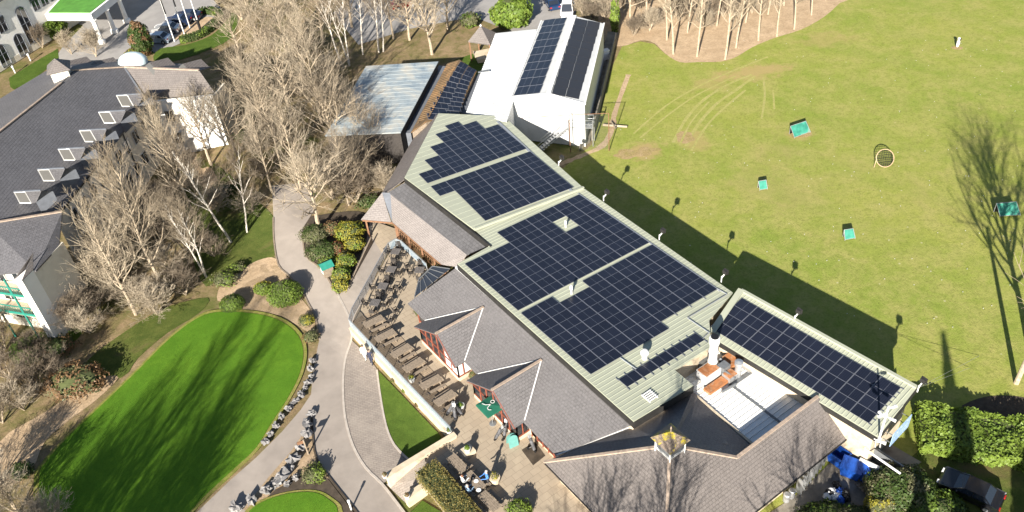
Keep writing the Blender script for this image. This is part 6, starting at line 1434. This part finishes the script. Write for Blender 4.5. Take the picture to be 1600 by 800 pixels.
# ------------------------------------------------------------------ people
def person(p, rz, pose, cols, label, H=1.85):
    """one continuous skinned body; cols = trousers, top, skin, hair"""
    e = empty('person', p, label, 'person', rz=rz); k = H / 1.75; V_, E_, Rd = [], [], []
    def vtx(x, y, z, r, par=None):
        V_.append((x * k, y * k, z * k)); Rd.append(r * k)
        if par is not None: E_.append((par, len(V_) - 1))
        return len(V_) - 1
    sit = pose == 'sit'; hz = .52 if sit else .95
    pel = vtx(0, 0, hz, .15); ab_ = vtx(.02 if sit else 0, 0, hz + .2, .135, pel); chs = vtx(.04 if sit else 0, 0, hz + .42, .15, ab_); nk = vtx(.05 if sit else 0, 0, hz + .58, .06, chs); hd0 = vtx(.07 if sit else .01, 0, hz + .65, .085, nk); hd = vtx(.08 if sit else .02, 0, hz + .75, .1, hd0); vtx(.07 if sit else .01, 0, hz + .83, .07, hd)
    for s in (-1, 1):
        if sit: a = vtx(.05, s * .1, hz - .02, .1, pel); b_ = vtx(.45, s * .12, hz, .07, a); c_ = vtx(.45, s * .12, .1, .045, b_); vtx(.6, s * .13, .04, .04, c_)
        else:
            st_ = .16 * s if pose == 'walk' else 0; a = vtx(0, s * .09, hz - .1, .1, pel); b_ = vtx(st_ * .6 + .03, s * .1, .5, .07, a); c_ = vtx(st_, s * .1, .09, .048, b_); vtx(st_ + .14, s * .11, .035, .04, c_)
        sh_ = vtx(.03 if sit else 0, s * .19, hz + .46, .07, chs)
        if sit or pose == 'lean': el_ = vtx(.16, s * .25, hz + .22, .047, sh_); wr2 = vtx(.4, s * .16, hz + .25, .035, el_); hx, hy, hz2, fx, fz = .47, s * .15, hz + .25, 1, 0
        else: el_ = vtx(-.05 * s, s * .25, hz + .18, .047, sh_); wr2 = vtx(.1 * s + .05, s * .26, hz - .06, .035, el_); hx, hy, hz2, fx, fz = .1 * s + .07, s * .26, hz - .14, .2, -1
        h_ = vtx(hx, hy, hz2, .036, wr2)
        for j in range(4): vtx(hx + fx * (.075 + .012 * (j in (1, 2))), hy + (j - 1.5) * .02, hz2 + fz * (.075 + .012 * (j in (1, 2))) - .01, .009, h_)
        vtx(hx + fx * .04 + .02, hy - s * .045, hz2 + fz * .03, .01, h_)
    me = bpy.data.meshes.new('body'); me.from_pydata(V_, E_, []); o = bpy.data.objects.new('body', me); COL.objects.link(o); o.parent = e
    o.modifiers.new('skin', 'SKIN'); o.modifiers.new('sub', 'SUBSURF').levels = 1; o.modifiers['sub'].render_levels = 2
    for i, r in enumerate(Rd): me.skin_vertices[0].data[i].radius = (r, r)
    me.skin_vertices[0].data[0].use_root = True
    m, t, b = newmat('person_cloth'); tc = t.nodes.new('ShaderNodeTexCoord'); sx = t.nodes.new('ShaderNodeSeparateXYZ'); t.links.new(tc.outputs['Object'], sx.inputs[0])
    mr = t.nodes.new('ShaderNodeMapRange'); mr.inputs['From Max'].default_value = 2.0 * k; t.links.new(sx.outputs[2], mr.inputs[0])
    r = t.nodes.new('ShaderNodeValToRGB'); r.color_ramp.interpolation = 'CONSTANT'; el = r.color_ramp.elements
    stops = [(0, (.02, .018, .016)), (.045, cols[0]), ((hz + .04) / 2, cols[1]), ((hz + .57) / 2, cols[2])]
    while len(el) < 4: el.new(.5)
    for x, (po, c_) in zip(el, stops): x.position = po; x.color = tuple(c_) + (1,)
    t.links.new(mr.outputs[0], r.inputs[0]); t.links.new(r.outputs[0], b.inputs['Base Color']); b.inputs['Roughness'].default_value = .85; me.materials.append(m)
    hx = .075 if sit else .015; mb = MB(); ellipsoid(mb, ((hx - .025) * k, 0, (hz + .79) * k), .115 * k, .105 * k, .115 * k, 7, 0, .1)
    mm, t, b = newmat('hair'); b.inputs['Base Color'].default_value = tuple(cols[3]) + (1,); lpart(e, 'hair', mb, mm, smooth=True)
    mb = MB(); fxx = (hx + .105) * k
    for s in (-1, 1): mb.box((fxx - .004, s * .035 * k, (hz + .745) * k), (.012, .022, .012), 0, 0)
    mb.box((fxx + .006, 0, (hz + .715) * k), (.03, .022, .035), 0, 1); mb.box((fxx - .008, 0, (hz + .675) * k), (.012, .045, .01), 0, 0)
    lpart(e, 'face', mb, [M['black'], bpy.data.materials['skin_tone'] if 'skin_tone' in bpy.data.materials else mpl('skin_tone', (.5, .3, .22), .6, .05, 3)])
    return e
SK = (.5, .31, .23)
person(V(571, 561, 0), R(-100), 'walk', ((.7, .7, .68), (.55, .55, .55), SK, (.03, .025, .02)), 'person in white trousers and pale top with dark scarf walking by the terrace wall')
person(V(581, 568, 0), R(-95), 'walk', ((.02, .025, .05), (.018, .022, .045), SK, (.06, .045, .035)), 'person dressed in dark navy walking by the terrace wall')
person(V(724, 760, TZ), R(35), 'sit', ((.03, .03, .04), (.68, .68, .66), SK, (.14, .06, .03)), 'person in a white shirt seated at the court picnic table')
person(V(732, 775, TZ), R(40), 'sit', ((.05, .05, .07), (.2, .3, .42), SK, (.3, .27, .25)), 'person in a grey blue shirt seated near the lower end of the picnic table')
person(V(763, 758, TZ), R(200), 'lean', ((.03, .03, .035), (.05, .16, .42), SK, (.35, .32, .3)), 'person in a bright blue shirt standing by the stone planter')
# things on the occupied picnic table
for i, (u, v, lb) in enumerate([(744, 752, 'white plate at the upper end of the occupied table'), (748, 766, 'white tray at the lower end of the occupied table'), (739, 748, 'small white cup on the occupied table')]):
    p = V(u, v, TZ + .81); mb = MB(); mb.lathe([(.1, 0), (.2 if i < 2 else .05, .04 if i < 2 else .1), (.17, .045 if i < 2 else .1)], p, 12); solo('tableware', mb, M['whiteclean'], lb, 'tableware')

# ------------------------------------------------------------------ boulders
rp = []
for s in range(5):
    mb = MB(); ellipsoid(mb, (0, 0, .32), .5, .42, .36, 6, 0, 1.1, s * 7.3); rp.append(mesh_of(mb, 'boulder', M['rock']))
BL = [(489, 566, .55), (486, 578, .6), (482, 600, .6), (471, 618, .6), (462, 629, .55), (452, 640, .6), (441, 653, .6), (432, 667, .5), (423, 680, .5), (416, 692, .5), (487, 590, .5), (478, 608, .45), (456, 634, .4)]
BL2 = [(488, 648, .6), (481, 664, .75), (481, 681, .8), (470, 702, .75), (459, 722, .9), (447, 738, .7), (441, 751, 1.1), (418, 768, .85), (395, 785, .85), (371, 796, .8), (455, 735, .6), (430, 760, .6), (462, 748, .5), (450, 758, .55)]
for i, (u, v, r) in enumerate(BL + BL2):
    o = bpy.data.objects.new('boulder', rp[i % 5]); COL.objects.link(o); o.location = V(u, v); o.rotation_euler = (0, 0, i * 1.7); o.scale = (r * 1.35, r * 1.2, r * 1.1)
    g = i < len(BL); tag(o, 'pale grey boulder in the row edging the large putting green' if g else 'grey boulder of the rock wedge between the two paths', 'boulder', 'boulders edging the large putting green' if g else 'boulders of the rock wedge')
# sign post, bollards, green roofed bin hut
p = V(482, 710); sp = empty('path_sign', p, 'short timber post with a small direction board on the rock wedge', 'sign'); mb = MB(); mb.bar(p, p + Vector((0, 0, 2.0)), .12); part(sp, 'post', mb, M['oldtimber']); mb = MB(); mb.box(p + Vector((-.3, .05, 1.6)), (.65, .05, .35), .3); part(sp, 'board', mb, M['timber'])
for i, (u, v) in enumerate([(549, 796), (460, 458)]):
    p = V(u, v); mb = MB(); mb.lathe([(.08, 0), (.08, 1.0), (.12, 1.02), (.12, 1.25), (.02, 1.3)], p, 10); solo('path_light', mb, M['whiteclean'] if i == 0 else M['greysteel'], ['white bollard light at the path edge near the lower frame', 'grey bollard light in front of the big round bush'][i], 'bollard')
p = V(513, 428); bh = empty('bin_hut', p, 'small bin hut with a green pitched roof at the path edge', 'hut'); mb = MB(); mb.box(p + Vector((0, 0, .6)), (1.1, .9, 1.2), .5); part(bh, 'body', mb, M['oldtimber'])
mb = MB(); X = Vector((math.cos(.5), math.sin(.5), 0)); Y = Vector((-X.y, X.x, 0)); a, c = p + X * .7 + Vector((0, 0, 1.65)), p - X * .7 + Vector((0, 0, 1.65))
for s in (-1, 1): mb.slab([a, c, c + Y * (.65 * s) - Vector((0, 0, .42)), a + Y * (.65 * s) - Vector((0, 0, .42))], .05)
part(bh, 'roof', mb, M['teal']); mb = MB(); mb.box(p - X * .57 + Vector((0, 0, .75)), (.03, .6, .7), .5); part(bh, 'notice', mb, M['whiteclean'])
mb = MB(); mb.bar(VA(581, 375, .35), VA(546, 452, -.45), .15, .9); solo('timber_fence', mb, M['oldtimber'], 'low weathered timber edge behind the yellow shrubs', 'fence')

# ------------------------------------------------------------------ range targets and nets
m, t, b = newmat('target_net'); co = t.nodes.new('ShaderNodeTexCoord').outputs['Object']; col = ramp(t, noi(t, co, 1.5, 4), [(.4, (.015, .14, .1)), (.6, (.03, .22, .16)), (.8, (.22, .22, .18))]); t.links.new(col, b.inputs['Base Color']); b.inputs['Roughness'].default_value = .7; M['net'] = m
def target(q, h, label):
    """slanted net frame: q = front-left, front-right, back-right, back-left on the ground"""
    fl2, fr2, br2, bl2 = q; zt2 = Vector((0, 0, h)); zl = Vector((0, 0, .12)); e = empty('target_net', (fl2 + br2) / 2, label, 'target net', 'green target nets on the range')
    mb = MB(); mb.slab([fl2 + zl, fr2 + zl, br2 + zt2, bl2 + zt2], .04); part(e, 'net', mb, M['net'])
    mb = MB(); mb.face([bl2 + zt2 * .97, br2 + zt2 * .97, br2, bl2]); mb.face([x + Vector((.02, .03, 0)) for x in (bl2, br2, br2 + zt2 * .97, bl2 + zt2 * .97)]); part(e, 'shadow_back', mb, M['black'])  # black backing painted in for the shadow gap behind the net
    mb = MB()
    for a, c in ((fl2 + zl, fr2 + zl), (fl2 + zl, bl2 + zt2), (fr2 + zl, br2 + zt2), (bl2 + zt2, br2 + zt2), (bl2, bl2 + zt2), (br2, br2 + zt2), (fl2, fl2 + zl), (fr2, fr2 + zl), (fr2, br2)): mb.bar(a, c, .045)
    part(e, 'frame', mb, M['steel'])
def tq(a, b_, c, d, h): return [V(*a), V(*b_), V(*c, h).xy.to_3d(), V(*d, h).xy.to_3d()]
target(tq((1241, 216), (1266, 207), (1259, 189), (1235, 197), 1.1), 1.1, 'green target net nearest the curved tyre tracks')
target(tq((1187, 298), (1199, 296), (1197, 281), (1185, 283), .9), .9, 'small green target net closest to the clubhouse roof')
target(tq((1320, 376), (1336, 373), (1333, 357), (1319, 359), .9), .9, 'small green target net in the middle of the range')
target(tq((1562, 339), (1594, 337), (1588, 315), (1557, 318), 1.1), 1.1, 'large green target net in the tree shadow at the right edge')
c = V(1383, 247, .75); e = empty('ring_target', V(1383, 252), 'round hoop target net with pale rim on the range', 'target net'); mb = MB(); X = Vector((1, 0, 0)); Y = Vector((0, .62, .78)); rg = [c + (X * math.cos(a) + Y * math.sin(a)) * 1.0 for a in [2 * math.pi * k / 20 for k in range(21)]]
for a, b_ in zip(rg, rg[1:]): mb.tube(a, b_, .05, .05, 6, False)
part(e, 'rim', mb, M['straw']); mb = MB()
for k in range(9):
    x = -.8 + k * .2; y = math.sqrt(max(0, 1 - x * x)); mb.bar(c + X * x - Y * y, c + X * x + Y * y, .03); mb.bar(c + X * -y + Y * x, c + X * y + Y * x, .03)
part(e, 'netting', mb, M['black']); mb = MB(); mb.bar(c - X * .95, c - X * 1.3 - Vector((0, .5, .75)), .06); mb.bar(c - Y, c - Y - Vector((0, .1, .3)), .06); mb.bar(c + X * .95, c + X * 1.1 - Vector((0, -.3, .75)), .06); part(e, 'leg', mb, M['straw'])
p = V(1495.6, 73); e = empty('marker_post', p, 'white and black distance marker standing in the far range', 'marker'); mb = MB(); mb.lathe([(.12, 0), (.2, .3), (.2, .8), (.08, .95), (.08, 1.0)], p, 10); part(e, 'body', mb, M['whiteclean']); mb = MB(); ellipsoid(mb, p + Vector((0, 0, 1.15)), .2, .18, .2, 6); part(e, 'head', mb, M['whiteclean']); mb = MB(); mb.box(p + Vector((.12, -.02, 1.12)), (.18, .3, .26)); part(e, 'panel', mb, M['black'])
# practice net frame by the shed
n0, n1 = V(951.6, 235.6), V(891.5, 238); e = empty('practice_net', n1, 'tall rusty net frame with posts beside the steel stair', 'net'); hN = 5.2
for q in (n0, n1): mb = MB(); mb.tube(q, q + Vector((0, 0, hN)), .055, .05, 7); part(e, 'post', mb, M['timber'])
mb = MB(); mb.bar(n0 + Vector((0, 0, hN)), n1 + Vector((0, 0, hN)), .05); mb.bar(n1 + Vector((0, 0, hN)), n1 + Vector((-5.5, .4, hN)), .06); part(e, 'rail', mb, M['timber'])
m = mclear('net_mesh', (.08, .09, .07), .16); mb = MB(); mb.face([n0 + Vector((0, 0, .2)), n1 + Vector((0, 0, .2)), n1 + Vector((0, 0, hN)), n0 + Vector((0, 0, hN))]); part(e, 'netting', mb, m)
a, b_ = V(942, 195, .2), V(980, 198, .2); mb = MB(); mb.tube(a, b_, .16, .14, 8); mb.tube(V(955, 190, .2), V(962, 200, .35), .1, .12, 7); solo('log', mb, M['twigp'], 'pale fallen log lying across the gravel track', 'log')

# ------------------------------------------------------------------ cars
def car(p, rz, paint, label, L=4.3, Wd=1.8, Hc=1.45, group='cars parked by the hotel'):
    e = empty('parked_car', p, label, 'car', group, rz=rz); k = L / 4.3
    prof = [(-2.15, .42), (-2.12, .8), (-1.95, .95), (-1.25, .98), (-.75, Hc - .02), (.35, Hc), (1.05, 1.0), (1.85, .88), (2.12, .7), (2.15, .42)]
    body = MB(); half = Wd / 2; vs = []
    secs = [(-1.0, .92), (-.93, 1.0), (.93, 1.0), (1.0, .92)]
    def ring(x, z): 
        t_ = max(0, (z - .95) / (Hc - .95)); w = half * (1 - .2 * t_); return w
    low = [(x * k, z if z < 1.0 else min(z, 1.0)) for x, z in prof]
    lower = [(-2.15, .3), (-2.17, .6), (-2.05, .9), (-1.2, .97), (1.0, .97), (1.9, .84), (2.15, .62), (2.15, .3)]
    for i, (x, z) in enumerate(lower):
        w = half * (.9 if abs(x) > 2.1 else 1.0); vs += [(x * k, -w, z), (x * k, w, z)]
    n = len(lower); fs = [(2 * i, 2 * i + 1, 2 * i + 3, 2 * i + 2) for i in range(n - 1)] + [tuple(2 * i for i in range(n - 1, -1, -1)), tuple(2 * i + 1 for i in range(n)), (0, 2 * n - 2, 2 * n - 1, 1)]
    body.add(vs, fs); o = lpart(e, 'body', body, paint); bv = o.modifiers.new('bevel', 'BEVEL'); bv.width = .07; bv.segments = 2
    cab = MB(); b0 = [(-1.5, .95), (1.05, .95)]; t0 = [(-1.0, Hc), (.35, Hc)]; wb, wt = half * .93, half * .76
    q = [(b0[0][0] * k, -wb, .95), (b0[1][0] * k, -wb, .95), (b0[1][0] * k, wb, .95), (b0[0][0] * k, wb, .95), (t0[0][0] * k, -wt, Hc - .03), (t0[1][0] * k, -wt, Hc - .03), (t0[1][0] * k, wt, Hc - .03), (t0[0][0] * k, wt, Hc - .03)]
    cab.add(q, [(0, 1, 5, 4), (1, 2, 6, 5), (2, 3, 7, 6), (3, 0, 4, 7), (4, 5, 6, 7)]); lpart(e, 'cabin_glass', cab, M['carglass'])
    rf_ = MB(); rf_.prism([(q[4][0] - .02, q[4][1] - .02), (q[5][0] + .05, q[5][1] - .02), (q[6][0] + .05, q[6][1] + .02), (q[7][0] - .02, q[7][1] + .02)], Hc - .04, Hc)
    for i, j in ((0, 4), (1, 5), (2, 6), (3, 7)): rf_.bar(q[i], q[j], .07)
    for s in (-1, 1): rf_.bar((-.25 * k, s * wb, .95), (-.3 * k, s * wt, Hc - .02), .07)
    lpart(e, 'roof', rf_, paint)
    for x in (-1.35, 1.35):
        for s in (-1, 1):
            mb = MB(); mb.tube((x * k, s * (half - .2), .33), (x * k, s * (half + .02), .33), .33, .33, 14); w = lpart(e, 'wheel', mb, M['black']); mb = MB(); mb.tube((x * k, s * (half + .0), .33), (x * k, s * (half + .03), .33), .2, .18, 10); r_ = lpart(w, 'rim', mb, M['steel'])
    for s in (-1, 1):
        mb = MB(); mb.box((2.1 * k, s * .62, .68), (.12, .35, .14)); lpart(e, 'headlight', mb, M['whiteclean']); mb = MB(); mb.box((-2.13 * k, s * .66, .75), (.1, .3, .16)); lpart(e, 'tail_light', mb, M['taillight']); mb = MB(); mb.box((.75 * k, s * (half + .08), 1.0), (.12, .16, .12)); lpart(e, 'mirror', mb, paint)
    return e
M['carglass'] = mglass('car_glass', (.015, .02, .03), .04); M['taillight'] = mpl('tail_light', (.3, .02, .015), .3, .1, 3, bmp=0)
def paint(name, c, metal=.5):
    m, t, b = newmat(name); b.inputs['Base Color'].default_value = c + (1,); b.inputs['Roughness'].default_value = .28; b.inputs['Metallic'].default_value = metal; b.inputs['Coat Weight'].default_value = .6; return m
car(V(1513, 773), R(138), paint('paint_black', (.008, .009, .012), .2), 'black coupe parked on the shaded lawn in the lower right', 4.5, 1.85, 1.38, 'cars')
car(V(262, 50), R(172), paint('paint_silver', (.45, .45, .45)), 'silver hatchback behind the left flagpoles', group='cars parked by the hotel')
car(V(279, 38), R(172), paint('paint_navy', (.02, .035, .09)), 'dark blue car beside the silver hatchback'); car(V(294, 30), R(172), paint('paint_darkblue', (.015, .02, .05)), 'darker car furthest along the hotel row', 4.6)
car(V(248, 65), R(165), paint('paint_paleblue', (.35, .42, .5)), 'pale blue car half behind the dark conifer')
car(V(862, 10), R(100), paint('paint_blue2', (.02, .05, .13)), 'dark blue car in the upper car park', group='cars in the upper car park'); car(V(887, 20), R(80), paint('paint_white', (.75, .75, .75), 0), 'white van behind the metal shed ridge', 4.8, 1.9, 2.0, 'cars in the upper car park'); car(V(633, 10), R(20), paint('paint_red', (.3, .03, .02)), 'red car behind the bare trees of the car park', group='cars in the upper car park'); car(V(660, 6), R(20), paint('paint_white2', (.7, .7, .7), 0), 'white car behind the bare trees of the car park', group='cars in the upper car park')

# ------------------------------------------------------------------ service yard
sheet('yard', [(1195, 806), (1250, 770), (1330, 690), (1378, 702), (1425, 735), (1400, 780), (1330, 830), (1230, 840)], -.02, M['concrete'])
sheet('yard_step', [(1372, 700), (1420, 735), (1440, 722), (1392, 694)], -.012, M['concrete'])
M['bluebin'] = mpl('blue_plastic', (.01, .06, .3), .45, .12, 3, bmp=0)
def bin_(u, v, w, d, h, rz, label, lid=True):
    p = V(u, v); e = empty('waste_bin', p, label, 'bin', 'blue bins in the yard', rz=rz); mb = MB(); b0, b1 = .8, 1.0
    for (x0, y0, z0), (x1, y1, z1) in (): pass
    vs = [(-w / 2 * b0, -d / 2 * b0, .15), (w / 2 * b0, -d / 2 * b0, .15), (w / 2 * b0, d / 2 * b0, .15), (-w / 2 * b0, d / 2 * b0, .15), (-w / 2, -d / 2, h), (w / 2, -d / 2, h), (w / 2, d / 2, h), (-w / 2, d / 2, h), (-w / 2 * .88, -d / 2 * .86, h), (w / 2 * .88, -d / 2 * .86, h), (w / 2 * .88, d / 2 * .86, h), (-w / 2 * .88, d / 2 * .86, h), (-w / 2 * .75, -d / 2 * .7, .3), (w / 2 * .75, -d / 2 * .7, .3), (w / 2 * .75, d / 2 * .7, .3), (-w / 2 * .75, d / 2 * .7, .3)]
    fs = [(3, 2, 1, 0)] + [(i, (i + 1) % 4, 4 + (i + 1) % 4, 4 + i) for i in range(4)] + [(4 + i, 4 + (i + 1) % 4, 8 + (i + 1) % 4, 8 + i) for i in range(4)] + [(8 + i, 8 + (i + 1) % 4, 12 + (i + 1) % 4, 12 + i) for i in range(4)] + [(12, 13, 14, 15)]
    mb.add(vs, fs); lpart(e, 'tub', mb, M['bluebin'])
    if lid: mb = MB(); mb.add([(-w / 2 * 1.04, -d / 2 * 1.05, h + .02), (w / 2 * 1.04, -d / 2 * 1.05, h + .02), (w / 2 * 1.04, d / 2 * 1.05, h + .22), (-w / 2 * 1.04, d / 2 * 1.05, h + .22), (-w / 2 * 1.04, -d / 2 * 1.05, h + .07), (w / 2 * 1.04, -d / 2 * 1.05, h + .07), (w / 2 * 1.04, d / 2 * 1.05, h + .28), (-w / 2 * 1.04, d / 2 * 1.05, h + .28)], [(0, 3, 2, 1), (4, 5, 6, 7), (0, 1, 5, 4), (1, 2, 6, 5), (2, 3, 7, 6), (3, 0, 4, 7)]); lpart(e, 'lid', mb, M['bluebin'])
    for x in (-1, 1):
        for y in (-1, 1): mb = MB(); mb.tube((x * w * .33, y * d * .33 - .03, .09), (x * w * .33, y * d * .33 + .03, .09), .09, .09, 10); lpart(e, 'wheel', mb, M['black'])
bin_(1308, 723, 1.2, 1.45, 1.3, R(35), 'open blue bin nearest the pavilion wall', False); bin_(1328, 742, 1.6, 1.15, 1.15, R(-35), 'wide lidded blue bin in front of the open blue bin')
bin_(1348, 750, .7, .75, 1.1, R(20), 'small grey blue wheelie bin by the timber stack')
for i, (u, v) in enumerate([(1308, 758), (1300, 768), (1312, 768), (1296, 772), (1306, 776), (1320, 770), (1293, 775), (1313, 780), (1322, 778)]):
    p = V(u, v, .25); mb = MB(); ellipsoid(mb, p, .36, .33, .3, 6, 0, .7, i * 3.3); solo('rubbish_bag', mb, [M['black'], M['whiteclean'], M['bluebin'], M['black'], M['whiteclean']][i % 5], '%s rubbish bag in the yard heap' % ['black', 'white', 'blue', 'black', 'white'][i % 5], 'bag', 'rubbish bags heaped in the yard', at=p)
mb = MB(); mb.bar(V(1341, 726, .8), V(1396, 752, .8), .22, 1.6); solo('yard_wall', mb, M['white'], 'stained white wall along the bin yard', 'wall')
mb = MB(); mb.bar(V(1350, 702, 1.0), V(1408, 740, 1.0), .12, 1.9); solo('yard_screen', mb, M['greysteel'], 'dark panel screen below the white rain pipe', 'screen')
for i, (u, v) in enumerate([(1316, 704), (1338, 716), (1345, 706)]):
    p = V(u, v, .0); mb = MB(); mb.box(p + Vector((0, 0, .35)), (1.5 if i == 0 else .8, .6, .7), R(-35)); mb.box(p + Vector((0, 0, .72)), (1.56 if i == 0 else .86, .66, .05), R(-35)); solo('yard_unit', mb, M['hwall'] if i == 0 else M['whiteclean'], ['long cream unit behind the open blue bin', 'small white cooling unit by the blue bins', 'white cooling unit under the rain pipe'][i], 'unit')
for k in range(6):
    a = V(1352 + k * 3, 757 + k * 1.5, .15 + .16 * k); mb = MB(); mb.box(a, (1.6, .18, .06), R(-20 + k * 12)); solo('plank', mb, M['oldtimber'], 'loose timber plank in the stack by the yard wall', 'plank', 'planks stacked in the yard')
yf = empty('sheet_fence', V(1268, 745), 'row of upright corrugated sheets along the pavilion yard wall', 'fence')
for k in range(9):
    p = V(1247 + k * 5.2, 771 - k * 6.6, 0); mb = MB(); mb.box(p + Vector((0, 0, .9)), (.05, .55, 1.8), R(-57) + math.pi / 2); part(yf, 'corrugated_panel', mb, M['steel'])
for i, (u, v) in enumerate([(1236, 776), (1228, 782)]):
    p = V(u, v); mb = MB(); mb.lathe([(.25, 0), (.27, .8), (.22, .85)], p, 12); solo('steel_drum', mb, M['steel'], ['pale drum beside the yard wall nearest the bins', 'pale drum further along the yard wall'][i], 'drum')
# guy wires at the wing corner
mb = MB(); mb.tube(onW(1432, 607), V(1530, 556, 0), .012, .012, 4); mb.tube(onW(1432, 607), V(1515, 575, 0), .012, .012, 4); solo('guy_wire', mb, M['steel'], 'pair of thin wires running from the wing corner to the range', 'wire')
sheet('spoil_heap', [(1500, 640), (1530, 622), (1575, 618), (1610, 625), (1640, 650), (1600, 668), (1550, 660)], -.045, M['soil'], 3)
# golf balls and white specks scattered on the range
mb = MB(); rr = random.Random(77)
for k in range(170):
    u, v = rr.uniform(960, 1590), rr.uniform(20, 520); q = V(u, v, .03)
    if (v - 230) < (u - 900) * .68 - 8 and v > 60: mb.box(q, (.045, .045, .045), rr.random())
o = struct('golf_balls', mb, M['whiteclean']); o['kind'] = 'stuff'
